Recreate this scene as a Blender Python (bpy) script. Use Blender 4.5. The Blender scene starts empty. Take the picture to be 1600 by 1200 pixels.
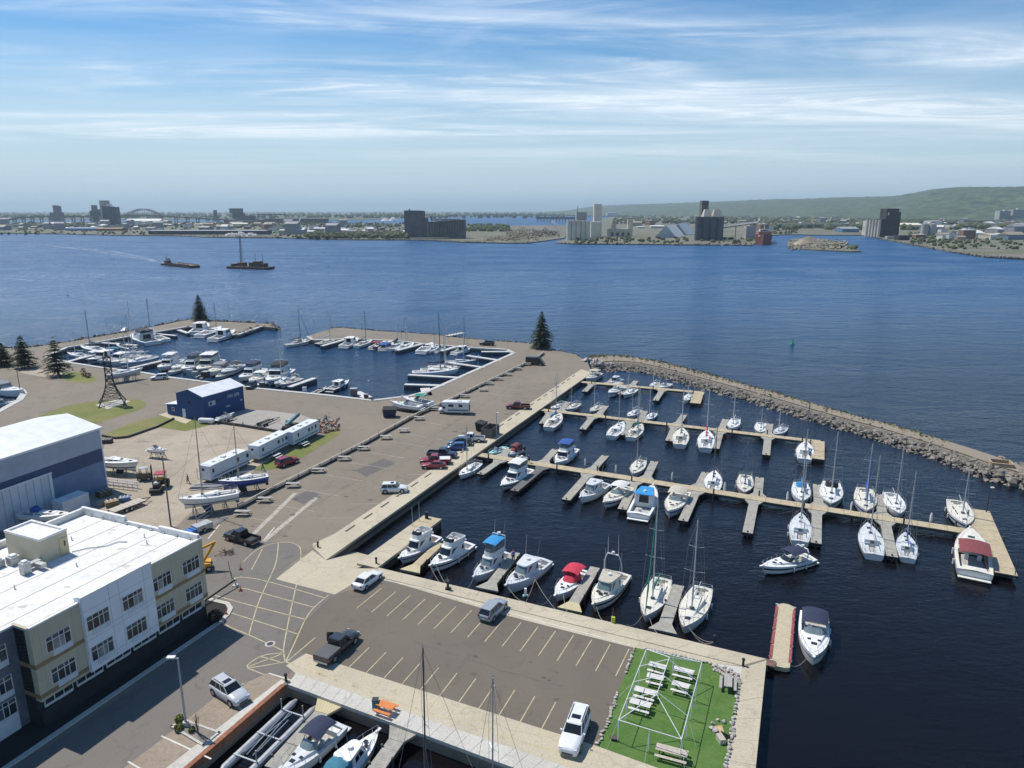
import bpy, bmesh, math, random
from mathutils import Vector, Matrix, noise
from mathutils.geometry import tessellate_polygon
random.seed(7)
R = math.radians
scene = bpy.context.scene
col = scene.collection
# -- camera
FPX, CAM_H = 1110.0, 47.0                      # focal length in photo pixels, height above the quay
PITCH = math.atan((600 - 329) / FPX)
cam_data = bpy.data.cameras.new('camera')
cam_data.sensor_width = 36.0
cam_data.lens = FPX / 1600 * 36.0
cam_data.clip_start = 0.5
cam_data.clip_end = 80000
cam = bpy.data.objects.new('camera', cam_data)
cam.location = (0, 0, CAM_H)
cam.rotation_euler = (math.pi / 2 - PITCH, 0, 0)
col.objects.link(cam)
scene.camera = cam
# -- sky
SUN_EL = R(59)
SH = Vector((0.84, -0.54)).normalized()        # ground direction in which shadows fall
sun_az = math.atan2(-SH.x, -SH.y)              # clockwise from +Y
world = bpy.data.worlds.new('World')
scene.world = world
world.use_nodes = True
wt = world.node_tree
wt.nodes.clear()
def wn(t, **kw):
 n = wt.nodes.new(t)
 for k, v in kw.items():
  setattr(n, k, v)
 return n
def wl(a, b):
 wt.links.new(a, b)
def wmath(op, a, b=None, c=None, clamp=False):
 n = wn('ShaderNodeMath', operation=op)
 n.use_clamp = clamp
 for i, v in enumerate((a, b, c)):
  if v is None:
   continue
  if isinstance(v, (int, float)):
   n.inputs[i].default_value = v
  else:
   wl(v, n.inputs[i])
 return n.outputs[0]
sky = wn('ShaderNodeTexSky', sky_type='NISHITA')
sky.sun_disc = False
sky.sun_elevation = SUN_EL
sky.sun_rotation = sun_az
sky.air_density = 1.0
sky.dust_density = 0.25
sky.ozone_density = 3.0
hs = wn('ShaderNodeHueSaturation')
hs.inputs['Saturation'].default_value = 1.42
wl(sky.outputs[0], hs.inputs['Color'])
tc = wn('ShaderNodeTexCoord')
sp = wn('ShaderNodeSeparateXYZ')
wl(tc.outputs['Generated'], sp.inputs[0])
zz = wmath('ADD', wmath('MAXIMUM', sp.outputs[2], 0.0), 0.012)
uu = wmath('DIVIDE', sp.outputs[0], zz)        # flat cloud layer seen from below
vv = wmath('DIVIDE', sp.outputs[1], zz)
def cloudnoise(su, sv, off, detail=7.0, dist=0.5, rough=0.6):
 cb = wn('ShaderNodeCombineXYZ')
 wl(wmath('MULTIPLY_ADD', uu, su, off), cb.inputs[0])
 wl(wmath('MULTIPLY_ADD', vv, sv, off * 0.37), cb.inputs[1])
 n = wn('ShaderNodeTexNoise')
 n.inputs['Scale'].default_value = 1.0
 n.inputs['Detail'].default_value = detail
 n.inputs['Roughness'].default_value = rough
 n.inputs['Distortion'].default_value = dist
 wl(cb.outputs[0], n.inputs['Vector'])
 return n.outputs['Fac']
def band(v0, slope, width, gain, u_c=None, u_w=None):
 d = wmath('SUBTRACT', wmath('MULTIPLY_ADD', uu, -slope, vv), v0)
 g = wmath('POWER', 2.718, wmath('MULTIPLY', wmath('MULTIPLY', d, d), -1.0 / width ** 2))
 if u_c is not None:
  e = wmath('SUBTRACT', uu, u_c)
  g = wmath('MULTIPLY', g, wmath('POWER', 2.718, wmath('MULTIPLY', wmath('MULTIPLY', e, e), -1.0 / u_w ** 2)))
 return wmath('MULTIPLY', g, gain)
n1 = cloudnoise(0.20, 0.55, 3.1, 10.0, 1.3, 0.60)
n2 = cloudnoise(0.55, 1.25, 11.7, 8.0, 1.8, 0.62)
n3 = cloudnoise(0.10, 0.30, 29.0, 4.0, 0.3, 0.5)
bl = [band(6.2, 0.24, 1.05, 0.95, 2.0, 5.0), band(8.8, 0.03, 0.85, 0.85, -3.2, 4.8), band(3.95, 0.16, 0.42, 0.6, -0.2, 2.4), band(4.65, 0.02, 0.36, 0.75, 3.0, 1.1),
  band(7.5, 0.05, 0.22, 0.55, -4.0, 2.6), band(11.5, 0.10, 1.8, 0.35, 4.0, 6.0), band(4.3, 0.9, 0.35, 0.5, 1.1, 0.5)]
bands = bl[0]
for k in bl[1:]:
 bands = wmath('ADD', bands, k)
bands = wmath('MULTIPLY', bands, 1.05)
wisps = wmath('MULTIPLY', wmath('SUBTRACT', n1, 0.37, clamp=True), 2.7)
wisps2 = wmath('MULTIPLY', wmath('SUBTRACT', n2, 0.36, clamp=True), 2.2)
veil = wmath('MULTIPLY', wmath('SUBTRACT', n3, 0.38, clamp=True), 1.5)
c1 = wmath('MULTIPLY', bands, wmath('ADD', wmath('MULTIPLY', wisps, 1.15), wmath('MULTIPLY', wmath('MULTIPLY', wisps2, wisps2), 1.9)))
c2 = wmath('MULTIPLY', veil, wmath('ADD', wmath('MULTIPLY', wisps, 0.9), 0.16))
cloud = wmath('ADD', c1, c2, clamp=True)
up = wn('ShaderNodeMapRange', interpolation_type='SMOOTHSTEP')
up.inputs['From Min'].default_value = 0.0
up.inputs['From Max'].default_value = 0.09
wl(sp.outputs[2], up.inputs['Value'])
cloud = wmath('MULTIPLY', wmath('MULTIPLY', cloud, up.outputs[0]), 0.92, clamp=True)
low = wn('ShaderNodeMapRange', interpolation_type='SMOOTHSTEP')
low.inputs['From Min'].default_value = -0.02
low.inputs['From Max'].default_value = 0.24
low.inputs['To Min'].default_value = 1.0
low.inputs['To Max'].default_value = 0.0
wl(sp.outputs[2], low.inputs['Value'])
veil_mix = wn('ShaderNodeMixRGB')
veil_mix.inputs[2].default_value = (4.9, 6.35, 7.3, 1)
wl(low.outputs[0], veil_mix.inputs[0])
wl(hs.outputs[0], veil_mix.inputs[1])
mix = wn('ShaderNodeMixRGB')
mix.inputs[2].default_value = (8.2, 9.0, 9.8, 1)
wl(cloud, mix.inputs[0])
wl(veil_mix.outputs[0], mix.inputs[1])
bg = wn('ShaderNodeBackground')
bg.inputs['Strength'].default_value = 0.10
wl(mix.outputs[0], bg.inputs['Color'])
wo = wn('ShaderNodeOutputWorld')
wl(bg.outputs[0], wo.inputs['Surface'])
# -- sun
sun_data = bpy.data.lights.new('sun', 'SUN')
sun_data.energy = 4.2
sun_data.angle = R(0.53)
sun_data.color = (1.0, 0.95, 0.87)
sun = bpy.data.objects.new('sun', sun_data)
sdir = Vector((SH.x * math.cos(SUN_EL), SH.y * math.cos(SUN_EL), -math.sin(SUN_EL)))
sun.rotation_euler = sdir.to_track_quat('-Z', 'Y').to_euler()
sun.location = (-100, 100, 200)
col.objects.link(sun)
# -- exposure
scene.view_settings.view_transform = 'Standard'
scene.view_settings.look = 'None'
scene.view_settings.exposure = 0.20
scene.view_settings.gamma = 1.0
scene.view_settings.use_curve_mapping = False
scene.cycles.max_bounces = 6
scene.cycles.transparent_max_bounces = 8
scene.cycles.volume_bounces = 0
scene.cycles.use_denoising = True
# -- helpers
WZ = -1.5                                       # water level (the quay top is 0)
CP, SP = math.cos(PITCH), math.sin(PITCH)
def P(x, y, z=0.0):
 """photo pixel -> point of the horizontal plane at height z"""
 u, v = (x - 800) / FPX, (600 - y) / FPX
 d = Vector((u, CP + v * SP, -SP + v * CP))
 t = (z - CAM_H) / d.z
 return Vector((0, 0, CAM_H)) + d * t
def row(p):
 z = p[2] - CAM_H
 dep = p[1] * CP - z * SP
 return 600 - FPX * (p[1] * SP + z * CP) / dep
def height_to(p, y_top):
 """height above p at which a vertical thing standing on p reaches picture row y_top"""
 lo, hi = 0.0, 400.0
 for _ in range(40):
  m = (lo + hi) / 2
  if row((p[0], p[1], p[2] + m)) > y_top:
   lo = m
  else:
   hi = m
 return lo
def at_depth(x, y, Y):
 """point on the pixel's ray at forward distance Y"""
 u, v = (x - 800) / FPX, (600 - y) / FPX
 t = Y / (CP + v * SP)
 return Vector((u * t, Y, CAM_H + (-SP + v * CP) * t))
def tag(o, label=None, cat=None, group=None, kind=None):
 if label: o['label'] = label
 if cat: o['category'] = cat
 if group: o['group'] = group
 if kind: o['kind'] = kind
 return o
def thing(name, label, cat, loc=(0, 0, 0), rz=0.0, group=None):
 o = bpy.data.objects.new(name, None)
 o.empty_display_size = 0.3
 o.location = loc
 o.rotation_euler = (0, 0, rz)
 col.objects.link(o)
 return tag(o, label, cat, group)
def copy_tree(o, parent=None):
 c = o.copy()
 col.objects.link(c)
 if parent is not None:
  c.parent = parent
 for ch in list(o.children):
  copy_tree(ch, c)
 return c
def link(name, mesh, parent=None, loc=None, rot=None, scale=None):
 o = bpy.data.objects.new(name, mesh)
 col.objects.link(o)
 if parent is not None: o.parent = parent
 if loc is not None: o.location = loc
 if rot is not None: o.rotation_euler = rot
 if scale is not None: o.scale = scale
 return o
class MB:
 """collects shapes that become ONE mesh"""
 def __init__(s):
  s.v, s.f = [], []
 def add(s, vs, fs):
  n = len(s.v)
  s.v.extend([tuple(p) for p in vs])
  s.f.extend([tuple(i + n for i in f) for f in fs])
  return s
 def box(s, c, d, rz=0.0, m=None):
  x, y, z = d[0] / 2, d[1] / 2, d[2] / 2
  cr, sr = math.cos(rz), math.sin(rz)
  vs = []
  for sz in (-z, z):
   for sx, sy in ((-x, -y), (x, -y), (x, y), (-x, y)):
    vs.append(Vector((c[0] + sx * cr - sy * sr, c[1] + sx * sr + sy * cr, c[2] + sz)))
  if m is not None: vs = [m @ v for v in vs]
  return s.add(vs, [(3, 2, 1, 0), (4, 5, 6, 7), (0, 1, 5, 4), (1, 2, 6, 5), (2, 3, 7, 6), (3, 0, 4, 7)])
 def hexa(s, b, t):
  return s.add(list(b) + list(t), [(3, 2, 1, 0), (4, 5, 6, 7), (0, 1, 5, 4), (1, 2, 6, 5), (2, 3, 7, 6), (3, 0, 4, 7)])
 def quad(s, a, b, c, d):
  return s.add([a, b, c, d], [(0, 1, 2, 3)])
 def tube(s, p, q, r0, r1=None, n=6, cap=True):
  p, q = Vector(p), Vector(q)
  r1 = r0 if r1 is None else r1
  d = (q - p)
  if d.length < 1e-6: return s
  d.normalize()
  a = d.cross(Vector((0, 0, 1)))
  if a.length < 1e-3: a = Vector((1, 0, 0))
  a.normalize()
  b = d.cross(a)
  vs, fs = [], []
  for k in range(n):
   w = 2 * math.pi * k / n
   e = a * math.cos(w) + b * math.sin(w)
   vs += [p + e * r0, q + e * r1]
  for k in range(n):
   j = (k + 1) % n
   fs.append((2 * k, 2 * j, 2 * j + 1, 2 * k + 1))
  if cap:
   fs.append(tuple(2 * k for k in range(n))[::-1])
   fs.append(tuple(2 * k + 1 for k in range(n)))
  return s.add(vs, fs)
 def path(s, pts, r, n=5):
  for a, b in zip(pts[:-1], pts[1:]):
   s.tube(a, b, r, None, n)
  return s
 def loft(s, rings, closed=True, cap0=False, cap1=False):
  n = len(rings[0])
  vs = [p for r in rings for p in r]
  fs = []
  for i in range(len(rings) - 1):
   for k in range(n if closed else n - 1):
    j = (k + 1) % n
    fs.append((i * n + k, i * n + j, (i + 1) * n + j, (i + 1) * n + k))
  if cap0: fs.append(tuple(range(n))[::-1])
  if cap1: fs.append(tuple((len(rings) - 1) * n + k for k in range(n)))
  return s.add(vs, fs)
 def prism(s, pts, z0, z1):
  """flat polygon (may be concave) extruded from z0 to z1"""
  n = len(pts)
  area = sum(pts[i][0] * pts[(i + 1) % n][1] - pts[(i + 1) % n][0] * pts[i][1] for i in range(n))
  if area < 0: pts = pts[::-1]
  tri = tessellate_polygon([[Vector((p[0], p[1], 0)) for p in pts]])
  vs = [(p[0], p[1], z1) for p in pts] + [(p[0], p[1], z0) for p in pts]
  fs = []
  for t in tri:
   a, b, c = [Vector(pts[i][:2]) for i in t]
   if (b - a).cross(c - a) < 0: t = t[::-1]
   fs.append(tuple(t))
   fs.append(tuple(i + n for i in t[::-1]))
  for k in range(n):
   j = (k + 1) % n
   fs.append((k, k + n, j + n, j))
  return s.add(vs, fs)
 def sheet(s, pts, z):
  n = len(pts)
  tri = tessellate_polygon([[Vector((p[0], p[1], 0)) for p in pts]])
  fs = []
  for t in tri:
   a, b, c = [Vector(pts[i][:2]) for i in t]
   fs.append(tuple(t if (b - a).cross(c - a) > 0 else t[::-1]))
  return s.add([(p[0], p[1], z) for p in pts], fs)
 def mesh(s, name, m=None, smooth=False):
  me = bpy.data.meshes.new(name)
  me.from_pydata(s.v, [], s.f)
  if m is not None: me.materials.append(m)
  if smooth: me.polygons.foreach_set('use_smooth', [True] * len(me.polygons))
  me.update()
  return me
 def build(s, name, m, parent=None, smooth=False, loc=None, rz=None, label=None):
  o = link(name, s.mesh(name, m, smooth), parent, loc, None if rz is None else (0, 0, rz))
  if label: o['label'] = label
  return o
# -- materials
MATS = {}
def mat(name, c, rough=0.6, var=0.10, scale=3.0, bump=0.0, metal=0.0, detail=4.0, c2=None, lo=0.35, hi=0.65, coat=0.0, spec=None, bscale=None, stretch=None, world_co=False):
 if name in MATS: return MATS[name]
 m = bpy.data.materials.new(name)
 m.use_nodes = True
 t = m.node_tree
 b = t.nodes['Principled BSDF']
 b.inputs['Roughness'].default_value = rough
 b.inputs['Metallic'].default_value = metal
 if coat: b.inputs['Coat Weight'].default_value = coat
 if spec is not None: b.inputs['Specular IOR Level'].default_value = spec
 tcn = t.nodes.new('ShaderNodeTexCoord')
 src = tcn.outputs['Object']
 if world_co:
  g = t.nodes.new('ShaderNodeNewGeometry')
  src = g.outputs['Position']
 if stretch:
  mp = t.nodes.new('ShaderNodeMapping')
  mp.inputs['Scale'].default_value = stretch
  t.links.new(src, mp.inputs[0])
  src = mp.outputs[0]
 n = t.nodes.new('ShaderNodeTexNoise')
 n.inputs['Scale'].default_value = scale
 n.inputs['Detail'].default_value = detail
 t.links.new(src, n.inputs['Vector'])
 r = t.nodes.new('ShaderNodeValToRGB')
 r.color_ramp.elements[0].position = lo
 r.color_ramp.elements[1].position = hi
 c2 = c2 or tuple(min(1.0, k * (1 + var)) for k in c)
 r.color_ramp.elements[0].color = (*[k * (1 - var) for k in c], 1)
 r.color_ramp.elements[1].color = (*c2, 1)
 t.links.new(n.outputs['Fac'], r.inputs[0])
 t.links.new(r.outputs[0], b.inputs['Base Color'])
 if bump:
  bn = t.nodes.new('ShaderNodeBump')
  bn.inputs['Strength'].default_value = bump
  bn.inputs['Distance'].default_value = 0.05
  n2 = t.nodes.new('ShaderNodeTexNoise')
  n2.inputs['Scale'].default_value = bscale or scale * 6
  n2.inputs['Detail'].default_value = 3
  t.links.new(src, n2.inputs['Vector'])
  t.links.new(n2.outputs['Fac'], bn.inputs['Height'])
  t.links.new(bn.outputs[0], b.inputs['Normal'])
 MATS[name] = m
 return m
def ground_mat(name, c, c_big, c_dark, fine=8.0, big=0.06, crack=0.0, rough=0.9, bump=0.25, streak=None):
 """weathered paving: broad patches, stains, fine grain, hairline cracks"""
 if name in MATS: return MATS[name]
 m = bpy.data.materials.new(name)
 m.use_nodes = True
 t = m.node_tree
 N, L = t.nodes.new, t.links.new
 b = t.nodes['Principled BSDF']
 b.inputs['Roughness'].default_value = rough
 g = N('ShaderNodeNewGeometry')
 def nz(scale, det=5, rough_=0.6, vec=None, dist=0.0):
  n = N('ShaderNodeTexNoise')
  n.inputs['Scale'].default_value = scale
  n.inputs['Detail'].default_value = det
  n.inputs['Roughness'].default_value = rough_
  n.inputs['Distortion'].default_value = dist
  L(vec or g.outputs['Position'], n.inputs['Vector'])
  return n.outputs['Fac']
 def ramp(f, lo, hi):
  r = N('ShaderNodeMapRange')
  r.inputs['From Min'].default_value = lo
  r.inputs['From Max'].default_value = hi
  L(f, r.inputs['Value'])
  return r.outputs[0]
 def mixc(f, a, bb):
  x = N('ShaderNodeMixRGB')
  L(f, x.inputs[0])
  for i, k in ((1, a), (2, bb)):
   if isinstance(k, tuple): x.inputs[i].default_value = (*k, 1)
   else: L(k, x.inputs[i])
  return x.outputs[0]
 o = mixc(ramp(nz(big, 6, 0.6, None, 0.8), 0.38, 0.64), c, c_big)
 o = mixc(ramp(nz(big * 5.3, 5, 0.65, None, 1.2), 0.56, 0.78), o, c_dark)
 if streak:
  mp = N('ShaderNodeMapping')
  mp.inputs['Rotation'].default_value = (0, 0, streak[0])
  mp.inputs['Scale'].default_value = (0.03, 0.9, 1)
  L(g.outputs['Position'], mp.inputs[0])
  o = mixc(ramp(nz(1.0, 4, 0.6, mp.outputs[0]), 0.55, 0.8), o, streak[1])
 fn = nz(fine, 3, 0.7)
 hsv = N('ShaderNodeHueSaturation')
 mr = N('ShaderNodeMapRange')
 mr.inputs['From Min'].default_value, mr.inputs['From Max'].default_value = 0.3, 0.7
 mr.inputs['To Min'].default_value, mr.inputs['To Max'].default_value = 0.85, 1.15
 L(fn, mr.inputs['Value'])
 L(mr.outputs[0], hsv.inputs['Value'])
 L(o, hsv.inputs['Color'])
 o = hsv.outputs[0]
 if crack:
  vo = N('ShaderNodeTexVoronoi')
  vo.feature = 'DISTANCE_TO_EDGE'
  vo.inputs['Scale'].default_value = crack
  ad = N('ShaderNodeMixRGB')
  ad.blend_type = 'ADD'
  ad.inputs[0].default_value = 1.0
  nv = N('ShaderNodeTexNoise')
  nv.inputs['Scale'].default_value = 0.35
  L(g.outputs['Position'], nv.inputs['Vector'])
  L(g.outputs['Position'], ad.inputs[1])
  sc_ = N('ShaderNodeVectorMath')
  sc_.operation = 'SCALE'
  sc_.inputs['Scale'].default_value = 5.0
  L(nv.outputs['Color'], sc_.inputs[0])
  L(sc_.outputs[0], ad.inputs[2])
  L(ad.outputs[0], vo.inputs['Vector'])
  f = N('ShaderNodeMapRange')
  f.inputs['From Min'].default_value, f.inputs['From Max'].default_value = 0.0, 0.010
  f.inputs['To Min'].default_value, f.inputs['To Max'].default_value = 0.45, 0.0
  L(vo.outputs['Distance'], f.inputs['Value'])
  o = mixc(f.outputs[0], o, c_dark)
 L(o, b.inputs['Base Color'])
 bn = N('ShaderNodeBump')
 bn.inputs['Strength'].default_value = bump
 bn.inputs['Distance'].default_value = 0.03
 L(fn, bn.inputs['Height'])
 L(bn.outputs[0], b.inputs['Normal'])
 MATS[name] = m
 return m
asphalt_old = ground_mat('weathered_asphalt', (0.218, 0.183, 0.138), (0.188, 0.158, 0.120), (0.122, 0.106, 0.085), 6, 0.045, 0.09)
asphalt_new = ground_mat('dark_asphalt', (0.133, 0.113, 0.088), (0.153, 0.129, 0.100), (0.100, 0.087, 0.070), 8, 0.07)
asphalt_mid = ground_mat('drive_asphalt', (0.152, 0.138, 0.122), (0.172, 0.154, 0.134), (0.110, 0.100, 0.090), 8, 0.06, 0.07)
concrete = ground_mat('concrete', (0.49, 0.43, 0.315), (0.43, 0.375, 0.275), (0.30, 0.26, 0.195), 5, 0.12, 0.05)
concrete_pale = ground_mat('pale_concrete', (0.52, 0.495, 0.44), (0.46, 0.435, 0.385), (0.34, 0.315, 0.27), 5, 0.15)
concrete_white = ground_mat('white_concrete', (0.52, 0.51, 0.475), (0.46, 0.45, 0.42), (0.42, 0.41, 0.38), 5, 0.15)
gravel_mat = ground_mat('gravel', (0.385, 0.325, 0.245), (0.300, 0.250, 0.190), (0.205, 0.172, 0.135), 3, 0.07, 0, 0.95, 0.5, (0.5, (0.43, 0.37, 0.285)))
grass_mat = ground_mat('grass', (0.135, 0.155, 0.036), (0.20, 0.185, 0.062), (0.095, 0.112, 0.030), 2.5, 0.10, 0, 0.95, 0.6)
turf_mat = ground_mat('artificial_turf', (0.058, 0.135, 0.018), (0.092, 0.165, 0.034), (0.050, 0.098, 0.018), 4, 0.35, 0, 0.9, 0.5)
mulch_mat = ground_mat('mulch', (0.020, 0.018, 0.017), (0.028, 0.025, 0.022), (0.012, 0.011, 0.010), 5, 0.3, 0, 0.95, 0.8)
dirt_pier = ground_mat('gravel_path', (0.270, 0.225, 0.170), (0.225, 0.190, 0.145), (0.160, 0.145, 0.095), 2.5, 0.06, 0, 0.95, 0.5)
yellow_paint = mat('yellow_paint', (0.36, 0.30, 0.17), 0.7, 0.0, 1.6, c2=(0.52, 0.45, 0.27), world_co=True, detail=8)
white_paint = mat('white_road_paint', (0.60, 0.57, 0.50), 0.7, 0.2, 1.5)
faded_paint = mat('faded_road_paint', (0.33, 0.295, 0.255), 0.8, 0.2, 0.8)
rock_mat = mat('rock', (0.085, 0.075, 0.062), 0.9, 0.0, 0.9, 0.5, c2=(0.31, 0.275, 0.23), world_co=True, lo=0.3, hi=0.7)
rock_dark = mat('dark_rock', (0.075, 0.068, 0.058), 0.9, 0.0, 1.1, 0.5, c2=(0.20, 0.18, 0.155), world_co=True, lo=0.3, hi=0.72)
fieldstone = mat('fieldstone', (0.30, 0.265, 0.235), 0.85, 0.0, 1.7, 0.3, c2=(0.50, 0.455, 0.41), world_co=True, lo=0.3, hi=0.7)
# -- water
def water_material():
 m = bpy.data.materials.new('lake_water')
 m.use_nodes = True
 t = m.node_tree
 N, L = t.nodes.new, t.links.new
 b = t.nodes['Principled BSDF']
 b.inputs['Base Color'].default_value = (0.0095, 0.0100, 0.0140, 1)
 b.inputs['Roughness'].default_value = 0.12
 b.inputs['IOR'].default_value = 1.333
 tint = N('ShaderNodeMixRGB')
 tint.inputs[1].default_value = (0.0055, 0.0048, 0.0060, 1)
 tint.inputs[2].default_value = (0.0170, 0.0800, 0.1950, 1)  # open-bay blue: part of the sky reflection is painted into the base colour
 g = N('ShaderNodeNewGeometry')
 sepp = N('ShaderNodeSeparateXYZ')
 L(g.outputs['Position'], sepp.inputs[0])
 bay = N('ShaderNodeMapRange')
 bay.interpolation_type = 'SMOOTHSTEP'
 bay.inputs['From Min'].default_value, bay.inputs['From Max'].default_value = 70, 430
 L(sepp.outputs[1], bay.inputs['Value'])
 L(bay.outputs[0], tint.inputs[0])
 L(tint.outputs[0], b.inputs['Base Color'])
 mp = N('ShaderNodeMapping')
 mp.inputs['Rotation'].default_value = (0, 0, R(24))
 mp.inputs['Scale'].default_value = (1.0, 2.1, 1.0)
 L(g.outputs['Position'], mp.inputs[0])
 def nz(s, d, dist=0.3):
  n = N('ShaderNodeTexNoise')
  n.inputs['Scale'].default_value = s
  n.inputs['Detail'].default_value = d
  n.inputs['Roughness'].default_value = 0.6
  n.inputs['Distortion'].default_value = dist
  L(mp.outputs[0], n.inputs['Vector'])
  return n.outputs['Fac']
 def mul(a, k):
  x = N('ShaderNodeMath'); x.operation = 'MULTIPLY'
  L(a, x.inputs[0])
  if isinstance(k, (int, float)): x.inputs[1].default_value = k
  else: L(k, x.inputs[1])
  return x.outputs[0]
 def add(a, c):
  x = N('ShaderNodeMath'); x.operation = 'ADD'
  L(a, x.inputs[0]); L(c, x.inputs[1])
  return x.outputs[0]
 gust = N('ShaderNodeMapRange')
 gust.inputs['From Min'].default_value, gust.inputs['From Max'].default_value = 0.38, 0.66
 gust.inputs['To Min'].default_value, gust.inputs['To Max'].default_value = 0.7, 1.2
 gn = N('ShaderNodeTexNoise')
 gn.inputs['Scale'].default_value = 0.010
 gn.inputs['Detail'].default_value = 5
 gn.inputs['Distortion'].default_value = 1.0
 L(mp.outputs[0], gn.inputs['Vector'])
 L(gn.outputs['Fac'], gust.inputs['Value'])
 far = N('ShaderNodeMapRange')
 far.inputs['From Min'].default_value, far.inputs['From Max'].default_value = 60, 420
 far.inputs['To Min'].default_value, far.inputs['To Max'].default_value = 0.13, 1.8
 L(sepp.outputs[1], far.inputs['Value'])
 h = add(add(mul(nz(0.22, 3), 0.55), mul(nz(0.75, 3), 0.28)), mul(nz(2.3, 2), 0.08))
 h = mul(h, gust.outputs[0])
 h = add(h, mul(mul(nz(0.045, 4, 0.8), far.outputs[0]), 1.6))
 bn = N('ShaderNodeBump')
 bn.inputs['Distance'].default_value = 1.0
 bn.inputs['Strength'].default_value = 0.9
 rg = N('ShaderNodeMapRange')
 rg.inputs['From Min'].default_value, rg.inputs['From Max'].default_value = 90, 700
 rg.inputs['To Min'].default_value, rg.inputs['To Max'].default_value = 0.07, 0.42
 L(sepp.outputs[1], rg.inputs['Value'])
 L(mul(rg.outputs[0], gust.outputs[0]), b.inputs['Roughness'])
 L(mul(h, far.outputs[0]), bn.inputs['Height'])
 L(bn.outputs[0], b.inputs['Normal'])
 return m
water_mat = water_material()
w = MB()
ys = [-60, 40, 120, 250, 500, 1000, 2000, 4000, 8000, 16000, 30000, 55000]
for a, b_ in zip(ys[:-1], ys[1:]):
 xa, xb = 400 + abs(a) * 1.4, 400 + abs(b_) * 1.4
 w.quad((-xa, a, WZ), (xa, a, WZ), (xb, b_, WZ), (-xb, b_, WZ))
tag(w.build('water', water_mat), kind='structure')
# -- marina land
def px(pts, z=0.0):
 return [P(x, y, z) for x, y in pts]
quay_front = [(1197, 1030), (590, 887)]
LAND = [(1176, 1240), (1197, 1030), (590, 887), (556, 888), (509, 875), (925, 582), (918, 566), (900, 554), (869, 548), (834, 537), (775, 533),
  (728, 529), (681, 523), (587, 517), (531, 512), (519, 513), (484, 524), (478, 531), (490, 531), (555, 529), (630, 533),
  (662, 537), (740, 543), (794, 546), (806, 552), (669, 613), (640, 620), (581, 627), (512, 619), (440, 612), (400, 608), (258, 590), (220, 583),
  (154, 575), (110, 568), (66, 558), (102, 543), (160, 533), (203, 525), (270, 514), (294, 510), (311, 511), (369, 523),
  (407, 510), (430, 512), (423, 506), (330, 502), (297, 499), (247, 509), (179, 522), (104, 535), (55, 542), (0, 545), (-250, 556),
  (-320, 590), (-60, 590), (0, 601), (38, 608), (43, 615), (36, 625), (0, 645), (-350, 700), (-700, 1000), (-500, 1400), (60, 1400), (200, 1283), (446, 1070), (450, 1069),
  (810, 1202), (1000, 1272), (1110, 1312), (1168, 1320)]
land = MB().prism(px(LAND), -5.0, 0.0).build('ground', asphalt_old)
tag(land, kind='structure')
def sheet(name, pts, m, z=0.004, kind='structure'):
 o = MB().sheet(px(pts), z).build(name, m)
 return tag(o, kind=kind)
def strip(pts, wid):
 """polyline in metres -> a flat ribbon of the given width"""
 L_, R_ = [], []
 for i, p in enumerate(pts):
  a = pts[max(i - 1, 0)]
  b = pts[min(i + 1, len(pts) - 1)]
  d = Vector((b[0] - a[0], b[1] - a[1]))
  d.normalize()
  n = Vector((-d.y, d.x)) * wid / 2
  L_.append(Vector((p[0] + n.x, p[1] + n.y)))
  R_.append(Vector((p[0] - n.x, p[1] - n.y)))
 return L_ + R_[::-1]
def ribbon(name, pts, wid, m, z, parent=None):
 q = [P(x, y) for x, y in pts]
 mb = MB()
 s = strip(q, wid)
 n = len(q)
 for i in range(n - 1):
  mb.add([(*s[i][:2], z), (*s[2 * n - 1 - i][:2], z), (*s[2 * n - 2 - i][:2], z), (*s[i + 1][:2], z)], [(0, 1, 2, 3)])
 return mb.build(name, m, parent)
def arc(pts, k=6):
 """Catmull-Rom through pixel points"""
 out = []
 for i in range(len(pts) - 1):
  p0, p1, p2, p3 = pts[max(i - 1, 0)], pts[i], pts[i + 1], pts[min(i + 2, len(pts) - 1)]
  for j in range(k):
   t = j / k
   out.append(tuple(0.5 * (2 * p1[a] + (p2[a] - p0[a]) * t + (2 * p0[a] - 5 * p1[a] + 4 * p2[a] - p3[a]) * t * t + (3 * p1[a] - p0[a] - 3 * p2[a] + p3[a]) * t ** 3) for a in (0, 1)))
 out.append(tuple(pts[-1]))
 return out
lot = sheet('parking_lot', [(523, 929), (600, 908), (653, 921), (789, 961), (878, 984), (990, 1012), (978, 1051), (963, 1087), (946, 1138), (933, 1166), (886, 1151), (640, 1072), (478, 1022), (452, 1012), (462, 985), (505, 945)], asphalt_new, 0.004)
drive = sheet('driveway', [(431, 905), (523, 929), (500, 950), (462, 985), (452, 1012), (478, 1022), (470, 1036), (446, 1058), (400, 1082), (300, 1150), (180, 1235), (60, 1320), (-200, 1420), (-260, 1290), (70, 1170), (290, 1020), (338, 968), (318, 944), (312, 930), (330, 880), (385, 838), (418, 846), (462, 848), (474, 862)], asphalt_mid, 0.004)
stall_pad = sheet('gravel_stall', [(341, 1086), (418, 1052), (452, 1058), (300, 1175), (180, 1270), (60, 1340), (60, 1300), (240, 1165)], ground_mat('stall_gravel', (0.30, 0.24, 0.18), (0.26, 0.21, 0.16), (0.17, 0.14, 0.11), 3, 0.3), 0.012)
ramp = MB()
a1, a2, a3, a4 = P(488, 860), P(431, 905), P(523, 929), P(592, 889)
ramp.sheet([a1, P(509, 875), P(556, 888), a4, a3, a2], 0.009)
tag(ramp.build('boat_ramp', concrete), kind='structure')
r0, r1 = P(509, 875), P(556, 888)
inn = (P(590, 825) - P(520, 870)); inn.normalize()
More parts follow.
